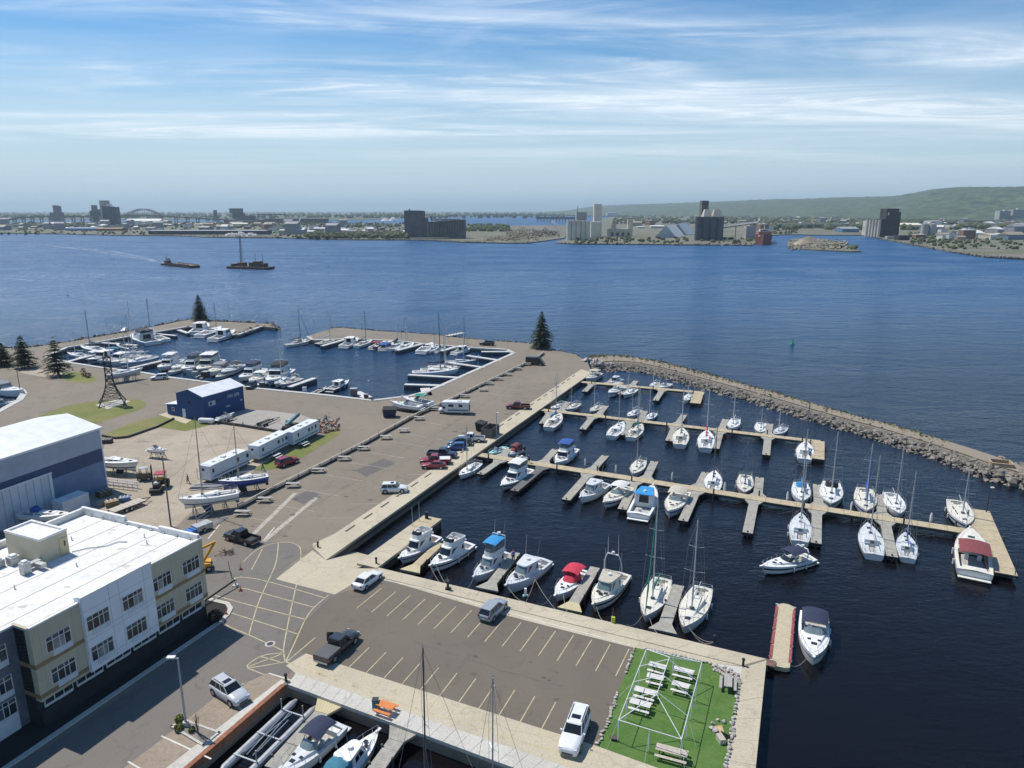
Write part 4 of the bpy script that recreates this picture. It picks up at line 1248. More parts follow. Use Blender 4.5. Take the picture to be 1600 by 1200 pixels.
class Hull:
 def __init__(s, L, B, f0, f1, power=2.2, stern=0.88, full=0.42, rake=0.08, draft=0.45, chine=0.84):
  s.L, s.B, s.f0, s.f1, s.power, s.stern, s.full, s.rake, s.draft, s.chine = L, B, f0, f1, power, stern, full, rake, draft, chine
 def b(s, t): return s.B / 2 * hull_beam(t, s.power, s.stern, s.full)
 def x(s, t): return -s.L / 2 + s.L * t
 def z(s, t): return s.f0 + (s.f1 - s.f0) * (0.25 * t + 0.75 * t ** 2.4)
 def t(s, x): return (x + s.L / 2) / s.L
def make_hull(h, parent, hull_m, stripe_m=None, boot_m=None, n=16):
 def ring(t, k, zf):
  x = h.x(t)
  z = h.z(t) * zf if zf >= 0 else zf * h.draft
  x -= h.rake * h.L * (t ** 5) * (1 - max(0, zf))
  x += h.rake * 0.25 * h.L * (1 - t) ** 6 * (1 - max(0, zf))
  return x, h.b(t) * k, z
 levels = [(1.0, 1.0), (0.985, 0.72), (0.955, 0.35), (h.chine + 0.06, 0.06), (h.chine * 0.9, -0.35), (0.0, -1.0)]
 rings = []
 for i in range(n + 1):
  t = 1 - (1 - i / n) ** 1.35
  l = [ring(t, k, zf) for k, zf in levels]
  r = [(x, -y, z) for x, y, z in l[:-1]]
  rings.append(l + r[::-1])
 o = MB().loft(rings, closed=False, cap0=True).build('hull', hull_m, parent, smooth=False)
 o.data.polygons.foreach_set('use_smooth', [len(p.vertices) == 4 for p in o.data.polygons])
 if stripe_m:
  mb = MB()
  for sgn in (1, -1):
   a, b = [], []
   for i in range(n + 1):
    t = i / n * 0.985
    x0, y0, z0 = ring(t, 0.985 + .012, 0.74)
    x1, y1, z1 = ring(t, 0.97 + .012, 0.56)
    a.append((x0, sgn * (y0 + .012), z0)); b.append((x1, sgn * (y1 + .012), z1))
   mb.loft([a, b] if sgn > 0 else [b, a], closed=False)
  mb.build('stripe', stripe_m, o)
 if boot_m:
  mb = MB()
  for sgn in (1, -1):
   a, b = [], []
   for i in range(n + 1):
    t = i / n * 0.985
    x0, y0, z0 = ring(t, 0.935, 0.16)
    x1, y1, z1 = ring(t, h.chine + .05, 0.0)
    a.append((x0, sgn * (y0 + .015), z0)); b.append((x1, sgn * (y1 + .02), z1))
   mb.loft([a, b] if sgn > 0 else [b, a], closed=False)
  mb.build('boot_stripe', boot_m, o)
 return o
def make_deck(h, parent, m, cock=(0.04, 0.34), cw=0.72, depth=0.45, sole_m=None, n=14, crown=0.08):
 """deck with a sunken cockpit between the two length fractions"""
 mb = MB()
 c0, c1 = cock
 ts = [i / n for i in range(n + 1)]
 ts = sorted(set([t for t in ts if abs(t - c0) > .02 and abs(t - c1) > .02] + [c0, c1]))
 zd = lambda t: h.z(t) - 0.015
 for t0, t1 in zip(ts[:-1], ts[1:]):
  x0, x1, b0, b1 = h.x(t0), h.x(t1), h.b(t0) * .985, h.b(t1) * .985
  if t0 >= c0 - 1e-6 and t1 <= c1 + 1e-6:
   for s in (1, -1):
    q = [(x0, s * b0, zd(t0)), (x1, s * b1, zd(t1)), (x1, s * b1 * cw, zd(t1) + .02), (x0, s * b0 * cw, zd(t0) + .02)]
    mb.add(q if s < 0 else q[::-1], [(0, 1, 2, 3)])
    q = [(x0, s * b0 * cw, zd(t0) + .02), (x1, s * b1 * cw, zd(t1) + .02), (x1, s * b1 * cw, zd(t1) - depth), (x0, s * b0 * cw, zd(t0) - depth)]
    mb.add(q if s < 0 else q[::-1], [(0, 1, 2, 3)])
  else:
   k0, k1 = crown * b0, crown * b1
   mb.add([(x0, -b0, zd(t0)), (x1, -b1, zd(t1)), (x1, 0, zd(t1) + k1), (x0, 0, zd(t0) + k0), (x1, b1, zd(t1)), (x0, b0, zd(t0))], [(0, 1, 2, 3), (3, 2, 4, 5)])
 for t, d in ((c0, 1), (c1, -1)):
  b = h.b(t) * cw
  q = [(h.x(t), -b, zd(t) + .03), (h.x(t), b, zd(t) + .03), (h.x(t), b, zd(t) - depth), (h.x(t), -b, zd(t) - depth)]
  mb.add(q if d > 0 else q[::-1], [(0, 1, 2, 3)])
 o = mb.build('deck', m, parent)
 sb_ = MB()
 pts0 = [(h.x(t), h.b(t) * cw) for t in [c0 + (c1 - c0) * k / 4 for k in range(5)]]
 sb_.add([(x, -y, zd(c0) - depth + .01) for x, y in pts0] + [(x, y, zd(c0) - depth + .01) for x, y in pts0], [(k, k + 1, k + 6, k + 5) for k in range(4)])
 sb_.build('cockpit_sole', sole_m or sole_grey, parent)
 return o
def rring(x0, x1, wr, wf, z, rc=0.18, zf=None):
 """rounded plan outline of a cabin: x0 rear, x1 front, half-widths rear and front; 16 points"""
 out = []
 for (cx, cy, s0) in ((x0, -wr, 180), (x1, -wf, 270), (x1, wf, 0), (x0, wr, 90)):
  sx = 1 if cx == x0 else -1
  sy = 1 if cy < 0 else -1
  r = min(rc if cx == x0 else rc * 1.6, abs(cy) * 0.9)
  for k in range(4):
   w_ = R(s0 + 30 * k)
   zz__ = z if (zf is None or cx == x0) else zf
   out.append(Vector((cx + sx * r + math.cos(w_) * r, cy + sy * r + math.sin(w_) * r, zz__)))
 return out
def house(parent, name, rings, m):
 return MB().loft(rings, cap1=True).build(name, m, parent, smooth=False)
def glazing(parent, name, ra, rb, u0, u1, i0, i1, m, off=0.02, s0=0.0, s1=1.0):
 """a dark strip between outlines ra (low) and rb (high), corner indices i0..i1; s0..s1 trims a single span"""
 c = sum((p for p in ra), Vector()) / len(ra)
 a, b = [], []
 idx = list(range(i0, i1 + 1))
 def pt(i, u):
  p = ra[i % 16].lerp(rb[i % 16], u)
  d = Vector((p.x - c.x, p.y - c.y, 0)); d.normalize()
  return p + d * off + Vector((0, 0, 0.004))
 lo = [pt(i, u0) for i in idx]; hi_ = [pt(i, u1) for i in idx]
 if len(idx) == 2:
  lo = [lo[0].lerp(lo[1], s0), lo[0].lerp(lo[1], s1)]
  hi_ = [hi_[0].lerp(hi_[1], s0), hi_[0].lerp(hi_[1], s1)]
 return MB().loft([lo, hi_], closed=False).build(name, m, parent)
def side_windows(parent, ra, rb, u0, u1, spans, m=None):
 for s0, s1 in spans:
  glazing(parent, 'window', ra, rb, u0, u1, 3, 4, m or boat_glass, 0.02, s0, s1)
  glazing(parent, 'window', ra, rb, u0, u1, 11, 12, m or boat_glass, 0.02, 1 - s1, 1 - s0)
def rail(h, parent, t0, t1, hgt, name='bow_rail', n=7, k=0.93, r=0.022):
 mb = MB()
 tp = []
 for s in (1, -1):
  pts = [(h.x(t), s * h.b(t) * k, h.z(t)) for t in [t0 + (t1 - t0) * i / n for i in range(n + 1)]]
  tops = [(x, y, z + hgt) for x, y, z in pts]
  mb.path(tops, r, 4)
  for p, q in zip(pts[::2], tops[::2]): mb.tube(p, q, r, None, 4)
  tp.append(tops[-1])
 mb.tube(tp[0], tp[1], r, None, 4)
 return mb.build(name, steel, parent)
def canvas(parent, x0, x1, w, z, m, name='canopy', drop=0.0, arch=0.22, front_drop=0.0, th=0.03):
 """stretched bimini: arched across, slightly domed along"""
 rings = []
 for i in range(6):
  s = i / 5
  x = x0 + (x1 - x0) * s
  zz2 = z + 0.10 * math.sin(s * math.pi) - front_drop * max(0, s - 0.6) / 0.4 - drop * max(0, 0.3 - s) / 0.3
  top = [(x, -w + 2 * w * k / 8, zz2 - arch * (abs(k - 4) / 4) ** 2.4) for k in range(9)]
  rings.append(top + [(p[0], p[1] * .98, p[2] - th) for p in top[::-1]])
 return MB().loft(rings, cap0=True, cap1=True).build(name, m, parent, smooth=False)
def frame_legs(parent, x0, x1, w, z0, z1, m=None):
 mb = MB()
 for s in (1, -1):
  mb.tube(((x0 + x1) / 2, s * w, z0), (x0 + .05, s * w * .97, z1), 0.02, None, 4)
  mb.tube(((x0 + x1) / 2, s * w, z0), (x1 - .05, s * w * .97, z1), 0.02, None, 4)
 return mb.build('canopy_frame', m or steel, parent)
def hatch(parent, x, z, sx, sy, y=0.0, m=None):
 return MB().box((x, y, z), (sx, sy, 0.06)).build('hatch', m or hatch_mat, parent)
def outboard(parent, x, y, z, s=1.0, m=None):
 mb = MB().loft([[(x - .55 * s, y - .2 * s, z), (x, y - .2 * s, z), (x, y + .2 * s, z), (x - .55 * s, y + .2 * s, z)], [(x - .6 * s, y - .22 * s, z + .45 * s), (x, y - .22 * s, z + .45 * s), (x, y + .22 * s, z + .45 * s), (x - .6 * s, y + .22 * s, z + .45 * s)], [(x - .4 * s, y - .13 * s, z + .65 * s), (x - .1 * s, y - .13 * s, z + .65 * s), (x - .1 * s, y + .13 * s, z + .65 * s), (x - .4 * s, y + .13 * s, z + .65 * s)]], cap0=True, cap1=True)
 mb.box((x - .2 * s, y, z - .45 * s), (.2 * s, .12 * s, .9 * s))
 return mb.build('outboard_motor', m or rubber, parent)
def seat(parent, x, y, z, m=vinyl, s=1.0):
 mb = MB().box((x, y, z + .22 * s), (.5 * s, .52 * s, .44 * s))
 mb.box((x - .24 * s, y, z + .6 * s), (.12 * s, .5 * s, .5 * s))
 return mb.build('seat', m, parent)
def fenders(h, parent, ts, side):
 for t in ts:
  MB().tube((h.x(t), side * (h.b(t) + .10), h.z(t) * .2), (h.x(t), side * (h.b(t) + .10), h.z(t) * .75), 0.11, None, 7).build('fender', vinyl, parent)
def sailboat(parent, L, mast_h=None, hull_m=None, cover='blue', spar=None, deck_m=None, stripe=None, boot=None, furled=None, dodger=None, land=False, transom=0.72, bimini=None, boom_up=0.0, rig=True):
 B = L * random.uniform(0.305, 0.33)
 h = Hull(L, B, 0.085 * L + .1, 0.125 * L + .12, power=1.9, stern=transom, full=0.46, rake=0.10, draft=0.5 if not land else 0.75, chine=0.78)
 deck_m = deck_m or deck_white
 spar = spar or alu
 make_hull(h, parent, hull_m or gel_white, stripe, boot or bottom_blue)
 make_deck(h, parent, deck_m, (0.05, 0.32), 0.60, 0.42)
 zt = h.z(0.5) - 0.01
 x0, x1 = h.x(0.33), h.x(0.74)
 w0, w1 = h.b(0.33) * .66, h.b(0.74) * .50
 ra = rring(x0, x1, w0, w1, zt - .05, .15, h.z(.74) - .03); rb = rring(x0 + .06, x1 - .45, w0 * .90, w1 * .85, zt + .040 * L + .05, .15, h.z(.74) + .16)
 house(parent, 'cabin', [ra, rb], deck_m)
 side_windows(parent, ra, rb, 0.35, 0.78, [(0.08, 0.34), (0.42, 0.64), (0.70, 0.84)])
 zc = zt + .040 * L + .05
 hatch(parent, h.x(0.80), h.z(0.80) + h.b(.8) * .08 + .02, .055 * L, .055 * L)
 hatch(parent, h.x(0.60), zc + .0, .045 * L, .045 * L)
 MB().box((x0 + .35, 0, zc + .03), (.7, .65, .07)).build('companionway_hatch', vinyl, parent)
 MB().box((x0 - .03, 0, zt + .02), (.05, .55, .55)).build('companionway', hatch_mat, parent)
 bm_ = MB()
 for s in (1, -1): bm_.box((h.x(0.19), s * h.b(.19) * .44, h.z(.15) - .22), (L * .22, h.b(.19) * .28, .2))
 bm_.build('cockpit_bench', deck_m, parent)
 MB().tube((h.x(0.12), 0, h.z(.1) - .35), (h.x(0.12), 0, h.z(.1) + .45), 0.07, None, 6).build('pedestal', vinyl, parent)
 mh = mast_h or 1.22 * L
 mx = h.x(0.60)
 zb = zc
 if rig:
  mo = MB().tube((mx, 0, zb), (mx - .01 * mh, 0, mh), 0.0085 * L + .015, 0.0055 * L + .012, 8).build('mast', spar, parent)
  for f, k in ((0.42, 0.115), (0.70, 0.085)) if L > 8.2 else ((0.52, 0.10),):
   z = zb + (mh - zb) * f
   for s in (1, -1):
    MB().tube((mx - .01 * mh * f, 0, z), (mx - .01 * mh * f - .12, s * k * L, z + .06), 0.028, 0.02, 5).build('spreader', spar, mo)
  st = MB()
  bow = (h.x(0.985), 0, h.z(1.0)); ster = (h.x(0.01), 0, h.z(0)); top = (mx - .01 * mh, 0, mh - .15)
  st.tube(top, bow, 0.018, None, 4); st.tube(top, ster, 0.015, None, 4)
  for s in (1, -1):
   q = (mx - .3, s * h.b(.58) * .93, h.z(.58))
   z = zb + (mh - zb) * 0.70
   mid = (mx - .12, s * .085 * L * (1.0), z)
   st.tube(top, mid, 0.015, None, 4); st.tube(mid, q, 0.015, None, 4)
   st.tube((mx, 0, zb + (mh - zb) * .42), q, 0.015, None, 4)
  st.build('rigging', wire, mo)
  MB().box((mx - .01 * mh, 0, mh + .12), (.3, .03, .05)).tube((mx - .01 * mh, 0, mh), (mx - .01 * mh, 0, mh + .5), .012, None, 4).build('masthead_vane', wire, mo)
  zbm = zc + 0.085 * L + boom_up
  bx = h.x(0.16)
  bo_ = MB().tube((mx - .05, 0, zbm), (bx, 0, zbm + .1), 0.06, None, 6).build('boom', spar, parent)
  if cover:
   rings = []
   for i in range(8):
    s = i / 7
    x = mx - .02 + (bx + .25 - mx) * s
    r = (0.20 - 0.11 * s) * L / 9
    zc_ = zbm + .1 * s + r * .75 + (0.30 * (1 - s) ** 4)
    rings.append([(x, math.cos(a_) * r * .62, zc_ + math.sin(a_) * r * (1.15 + 1.2 * (1 - s) ** 5)) for a_ in [2 * math.pi * k / 8 for k in range(8)]])
   MB().loft(rings, cap0=True, cap1=True).build('sail_cover', CANVAS[cover], bo_, smooth=True)
  if furled:
   a, b = Vector(bow) + Vector((-.15, 0, .35)), Vector(top).lerp(Vector(bow), .12)
   MB().tube(a, a.lerp(b, .25), .05, .11, 6).tube(a.lerp(b, .25), b, .11, .035, 6).build('furled_jib', CANVAS[furled], mo)
 rail(h, parent, 0.84, 0.985, 0.58, 'pulpit', 4, .9)
 mb = MB()
 p = [(h.x(0.14), s * h.b(.14) * .95, h.z(.14)) for s in (1, -1)]
 c = [(h.x(0.015), s * h.b(.015) * .9, h.z(0)) for s in (1, -1)]
 for zo in (.6, .32): mb.path([(p[0][0], p[0][1], p[0][2] + zo), (c[0][0], c[0][1], c[0][2] + zo), (c[1][0], c[1][1], c[1][2] + zo), (p[1][0], p[1][1], p[1][2] + zo)], .02, 4)
 for q in p + c: mb.tube(q, (q[0], q[1], q[2] + .6), .02, None, 4)
 mb.build('pushpit', steel, parent)
 ln = MB()
 for s in (1, -1):
  pts = [(h.x(t), s * h.b(t) * .95, h.z(t) + .58) for t in (0.14, .3, .46, .62, .75, .84)]
  ln.path(pts, .010, 4)
  for q in pts[1:-1]: ln.tube(q, (q[0], q[1], q[2] - .58), .015, None, 4)
 ln.build('lifelines', steel, parent)
 if dodger:
  house(parent, 'spray_hood', [rring(x0 - .55, x0 + .75, w0 * .9, w0 * .8, zc - .05, .2), rring(x0 - .5, x0 + .3, w0 * .8, w0 * .62, zc + .62, .2)], CANVAS[dodger])
 if bimini:
  canvas(parent, h.x(.04), h.x(.24), h.b(.15) * .8, h.z(.1) + 1.75, CANVAS[bimini])
  frame_legs(parent, h.x(.04), h.x(.24), h.b(.15) * .8, h.z(.1), h.z(.1) + 1.6)
 return h
def motor_cruiser(parent, L, style='fly', hull_m=None, top=None, screen=None, stripe=None, deck_m=None, arch=False, cabin_m=None, fly_canvas=None, aft='open', beam=None, boot=None, tower=False, outboards=0, wind_m=None, hard_m=None, radar=True, seat_m=None):
 """styles: fly (flybridge), hardtop (pilothouse under a solid roof), express (low, windscreen, optional canopy), open (runabout)"""
 B = beam or L * random.uniform(0.315, 0.34)
 hull_m = hull_m or gel_white
 deck_m = deck_m or deck_white
 cabin_m = cabin_m or deck_m
 h = Hull(L, B, 0.085 * L + .18, 0.15 * L + .12, power=2.5, stern=0.93, full=0.36, rake=0.09, draft=0.5, chine=0.82)
 make_hull(h, parent, hull_m, stripe, boot or bottom_dark)
 c1 = {'fly': .27, 'hardtop': .36, 'express': .46, 'open': .58}[style]
 make_deck(h, parent, deck_m, (0.055, c1), 0.80, 0.62, teak if style == 'fly' and random.random() < .4 else None)
 MB().box((h.x(0) - .28, 0, h.z(0) * .28), (.62, B * .84, .10)).build('swim_platform', deck_m, parent)
 zt = h.z(.5) - .03
 fw = lambda t: h.b(t)
 if style in ('fly', 'hardtop'):
  xa, xb = h.x(c1 - .01), h.x(.66)
  w0, w1 = fw(.3) * .84, fw(.66) * .74
  hc = 0.115 * L + .35
  house(parent, 'trunk_cabin', [rring(h.x(.6), h.x(.87), fw(.6) * .74, fw(.87) * .40, zt - .06, .2, h.z(.87) - .05), rring(h.x(.6), h.x(.82), fw(.6) * .66, fw(.82) * .40, zt + .30, .2, h.z(.82) + .13)], deck_m)
  ra = rring(xa, xb + .25, w0, w1, zt - .08, .22); rb = rring(xa + .05, xb - .42 * hc, w0 * .92, w1 * .86, zt + hc, .25)
  house(parent, 'cabin', [ra, rb], cabin_m)
  glazing(parent, 'windscreen', ra, rb, .40, .90, 5, 10, wind_m or boat_glass)
  side_windows(parent, ra, rb, .42, .86, [(0.06, 0.46), (0.54, 0.93)])
  ztop = zt + hc
  glazing(parent, 'aft_door', ra, rb, .12, .90, 15, 16, boat_glass, .02, .22, .78)
  ro = [rring(xa - .55, xb - .25 * hc, w0 * .98, w1 * .92, ztop + .0, .3), rring(xa - .5, xb - .3 * hc, w0 * .97, w1 * .9, ztop + .10, .3)]
  MB().loft(ro, cap0=True, cap1=True).build('roof', hard_m or cabin_m, parent)
  hatch(parent, h.x(.74), h.z(.74) + .33 - (.74 - .6) * .8 * 0, .05 * L, .05 * L, .0)
  hatch(parent, h.x(.69), zt + .42, .042 * L, .05 * L, fw(.7) * .38); hatch(parent, h.x(.69), zt + .42, .042 * L, .05 * L, -fw(.7) * .38)
  if style == 'fly':
   fx0, fx1 = xa - .3, xb - .55 * hc
   fa = rring(fx0, fx1, w0 * .88, w1 * .86, ztop + .08, .3); fb = rring(fx0 - .05, fx1 - .12, w0 * .9, w1 * .86, ztop + .72, .3)
   mb = MB().loft([fa, fb])
   mb.loft([[p * 1.0 for p in fb], [Vector((p.x * .97 + (fx0 + fx1) / 2 * .03, p.y * .92, p.z)) for p in fb], [Vector((p.x * .97 + (fx0 + fx1) / 2 * .03, p.y * .90, ztop + .14)) for p in fa]])
   mb.build('flybridge', cabin_m, parent)
   MB().loft([[Vector((p.x * .96 + (fx0 + fx1) / 2 * .04, p.y * .9, ztop + .15)) for p in fa]], cap1=True).build('flybridge_floor', sole_grey, parent)
   seat(parent, (fx0 + fx1) / 2 + .1, w0 * .3, ztop + .14); seat(parent, (fx0 + fx1) / 2 + .1, -w0 * .3, ztop + .14)
   MB().box((fx1 - .55, 0, ztop + .5), (.4, w1 * .9, .6)).build('helm_console', vinyl, parent)
   sa = rring(fx0 - .05, fx1 - .12, w0 * .9, w1 * .86, ztop + .72, .3); sb2 = rring(fx0, fx1 - .45, w0 * .86, w1 * .78, ztop + 1.12, .3)
   glazing(parent, 'flybridge_screen', sa, sb2, 0, 1, 4, 11, clear_glass if fly_canvas else boat_glass, 0.0)
   if fly_canvas:
    canvas(parent, fx0 - .1, fx1 - .3, w0 * .84, ztop + 1.98, CANVAS[fly_canvas], arch=.16)
    frame_legs(parent, fx0, fx1 - .3, w0 * .82, ztop + .7, ztop + 1.85)
    if screen:
     glazing(parent, 'side_curtain', rring(fx0, fx1 - .15, w0 * .86, w1 * .8, ztop + .9, .3), rring(fx0, fx1 - .5, w0 * .82, w1 * .76, ztop + 1.8, .3), 0, 1, 2, 13, curtain, 0.0)
   if arch or radar:
    mb = MB()
    for s in (1, -1): mb.tube((fx0 + .25, s * w0 * .88, ztop + .3), (fx0 - .1, s * w0 * .80, ztop + (2.15 if fly_canvas else 1.5)), .07, None, 6)
    mb.tube((fx0 - .1, w0 * .8, ztop + (2.15 if fly_canvas else 1.5)), (fx0 - .1, -w0 * .8, ztop + (2.15 if fly_canvas else 1.5)), .07, None, 6)
    ao = mb.build('radar_arch', cabin_m, parent)
    zr = ztop + (2.17 if fly_canvas else 1.52)
    MB().tube((fx0 - .1, 0, zr), (fx0 - .1, 0, zr + .28), .30, .24, 10).build('radar_dome', vinyl, ao)
    MB().tube((fx0 - .1, w0 * .6, zr), (fx0 - .5, w0 * .65, zr + 2.2), .018, .01, 4).tube((fx0 - .1, -w0 * .6, zr), (fx0 - .4, -w0 * .65, zr + 1.8), .018, .01, 4).build('antenna', spar_white, ao)
  else:
   MB().tube((xa + .8, 0, ztop + .1), (xa + .8, 0, ztop + .34), .30, .24, 10).build('radar_dome', vinyl, parent)
   MB().tube((xa, w0 * .7, ztop + .1), (xa - .5, w0 * .8, ztop + 3.0), .02, .01, 4).tube((xa, -w0 * .7, ztop + .1), (xa - .5, -w0 * .8, ztop + 3.0), .02, .01, 4).build('antenna', spar_white, parent)
   if tower:
    mb = MB()
    for s in (1, -1):
     mb.path([(xa - .5, s * w0 * .9, h.z(.3)), (xa - .25, s * w0 * .85, ztop + 1.4), (xa - .2, s * w0 * .55, ztop + 2.6)], .05, 6)
    mb.tube((xa - .2, w0 * .55, ztop + 2.6), (xa - .2, -w0 * .55, ztop + 2.6), .09, None, 6)
    to = mb.build('radar_arch', spar_white, parent)
    MB().tube((xa - .2, 0, ztop + 2.65), (xa - .2, 0, ztop + 2.95), .26, .2, 10).build('radar_dome', vinyl, to)
    MB().tube((xa - .2, w0 * .5, ztop + 2.6), (xa - .1, w0 * .5, ztop + 5.4), .03, .015, 4).tube((xa - .2, -w0 * .5, ztop + 2.6), (xa - .1, -w0 * .5, ztop + 5.0), .03, .015, 4).build('antenna', spar_white, to)
   if top:
    canvas(parent, h.x(.06), xa, w0 * .95, ztop + .05, CANVAS[top], 'aft_canopy', drop=.25)
    glazing(parent, 'side_curtain', rring(h.x(.06), xa, w0 * .95, w0 * .95, h.z(.1), .1), rring(h.x(.08), xa, w0 * .92, w0 * .92, ztop - .1, .1), .1, 1, 0, 15, clear_glass if screen else CANVAS[top], 0.0)
  seat(parent, h.x(.14), 0, h.z(.1) - .6, seat_m or vinyl, 1.0 if seat_m is None else 1.5)
 else:
  xa, xb = h.x(c1 - .06), h.x(c1 + .10)
  w0, w1 = fw(.4) * .86, fw(c1 + .1) * .72
  house(parent, 'foredeck_trunk', [rring(h.x(c1), h.x(.88), fw(c1) * .80, fw(.88) * .42, zt - .06, .3, h.z(.88) - .06), rring(h.x(c1 + .02), h.x(.80), fw(c1) * .66, fw(.80) * .36, zt + .32, .3, h.z(.80) + .12)], deck_m)
  ra = rring(h.x(.22), xb + .15, w0, w1, zt + .12, .35); rb = rring(h.x(.26), xb - .62, w0 * .92, w1 * .86, zt + .86, .35)
  glazing(parent, 'windscreen', ra, rb, 0, 1, 4, 11, wind_m or clear_glass, 0.0)
  fr = MB()
  fr.path([rb[i] for i in range(4, 12)], .03, 4)
  for i in (4, 6, 9, 11): fr.tube(ra[i], rb[i], .025, None, 4)
  fr.build('windscreen_frame', steel, parent)
  hatch(parent, h.x(.74), h.z(.74) + .17, .05 * L, .06 * L, 0)
  if L > 6.5:
   hatch(parent, h.x(.66), zt + .36, .035 * L, .035 * L, fw(.6) * .34); hatch(parent, h.x(.66), zt + .36, .035 * L, .035 * L, -fw(.6) * .34)
  seat(parent, h.x(c1 - .10), w0 * .4, h.z(.3) - .62); seat(parent, h.x(c1 - .10), -w0 * .4, h.z(.3) - .62)
  MB().box((h.x(.10), 0, h.z(.1) - .35), (.55, B * .62, .5)).build('stern_seat', vinyl, parent)
  MB().box((h.x(c1 - .02), -w0 * .4, zt - .1), (.35, .7, .7)).build('helm_console', vinyl, parent)
  if arch:
   mb = MB()
   for s in (1, -1): mb.path([(h.x(.24), s * w0 * 1.0, zt - .05), (h.x(.19), s * w0 * .95, zt + 1.25), (h.x(.18), s * w0 * .7, zt + 1.62)], .08, 6)
   mb.tube((h.x(.18), w0 * .7, zt + 1.62), (h.x(.18), -w0 * .7, zt + 1.62), .09, None, 6)
   ao = mb.build('radar_arch', deck_m, parent)
   MB().tube((h.x(.18), 0, zt + 1.68), (h.x(.18), 0, zt + 1.95), .28, .2, 10).build('radar_dome', vinyl, ao)
  if top:
   zc = zt + 1.62
   ox0, ox1 = (h.x(.05), h.x(c1 + .0)) if aft != 'fwd' else (h.x(.16), h.x(c1 + .03))
   canvas(parent, ox0, ox1, w0 * .98, zc, CANVAS[top], arch=.28, drop=.5 if aft == 'closed' else .1, front_drop=.28 if aft == 'closed' else .05)
   frame_legs(parent, ox0 + .4, ox1, w0 * .95, zt, zc - .25)
   if aft == 'closed':
    glazing(parent, 'side_curtain', rring(h.x(.05), ox1, w0 * .98, w0 * .9, zt + .02, .15), rring(h.x(.07), ox1 - .2, w0 * .93, w0 * .84, zc - .25, .15), 0, 1, 0, 15, CANVAS[top], 0.0)
  if screen:      # canvas cover over the windscreen and helm
   house(parent, 'cockpit_cover', [rring(h.x(.30), xb + .3, w0 * .98, w1 * 1.02, zt + .1, .35), rring(h.x(.32), xb - .55, w0 * .9, w1 * .86, zt + .92, .35)], CANVAS[screen])
 if outboards:
  for k in range(outboards): outboard(parent, h.x(0) - .1, (k - (outboards - 1) / 2) * .75, h.z(0) * .6, 1.1)
 if L > 6: rail(h, parent, .55, .985, .52)
 MB().box((h.x(.985), 0, h.z(.985) + .02), (.7, .28, .08)).build('bow_pulpit', deck_m, parent)
 MB().box((h.x(.99) + .2, 0, h.z(.985) - .1), (.35, .12, .18)).build('anchor', steel, parent)
 return h
def place_boat(name, label, cat, bow, stern, group=None, z=0.9, zw=WZ, roll=True):
 """empty at the waterline, bow towards +X; bow and stern are photo pixels at deck height"""
 a, b = P(bow[0], bow[1], zw + z), P(stern[0], stern[1], zw + z)
 c = (a + b) / 2
 d = a - b
 t = thing(name, label, cat, (c.x, c.y, zw), math.atan2(d.y, d.x), group)
 return t, d.length
def sail(label, bow, stern, mast_top=None, cat='sailboat', group=None, Lf=1.0, **kw):
 t, L = place_boat('sailboat', label, cat, bow, stern, group, 0.95)
 L *= Lf
 mh = None
 if mast_top:
  d = Vector((math.cos(t.rotation_euler.z), math.sin(t.rotation_euler.z), 0))
  base = Vector(t.location) + d * (0.10 * L)
  mh = height_to(base, mast_top)
 random.seed(int(bow[0] * 13 + bow[1]))
 if random.random() < .45: kw.setdefault('stripe', random.choice((gel_navy, gel_blue, CANVAS['maroon'], CANVAS['green'])))
 kw.setdefault('deck_m', random.choice((deck_white, deck_white, deck_grey, deck_cream)))
 h = sailboat(t, L, mh, **kw)
 fenders(h, t, (.3, .55), random.choice((1, -1)))
 return t
def motor(label, bow, stern, style='fly', name='motor_cruiser', cat='motorboat', group=None, Lf=1.0, **kw):
 t, L = place_boat(name, label, cat, bow, stern, group, 1.0)
 random.seed(int(bow[0] * 17 + bow[1]))
 if random.random() < .5: kw.setdefault('stripe', random.choice((gel_navy, gel_blue, gel_black, CANVAS['grey'])))
 kw.setdefault('deck_m', random.choice((deck_white, deck_white, deck_grey, deck_cream)))
 h = motor_cruiser(t, L * Lf, style, **kw)
 fenders(h, t, (.25, .5), random.choice((1, -1)))
 return t
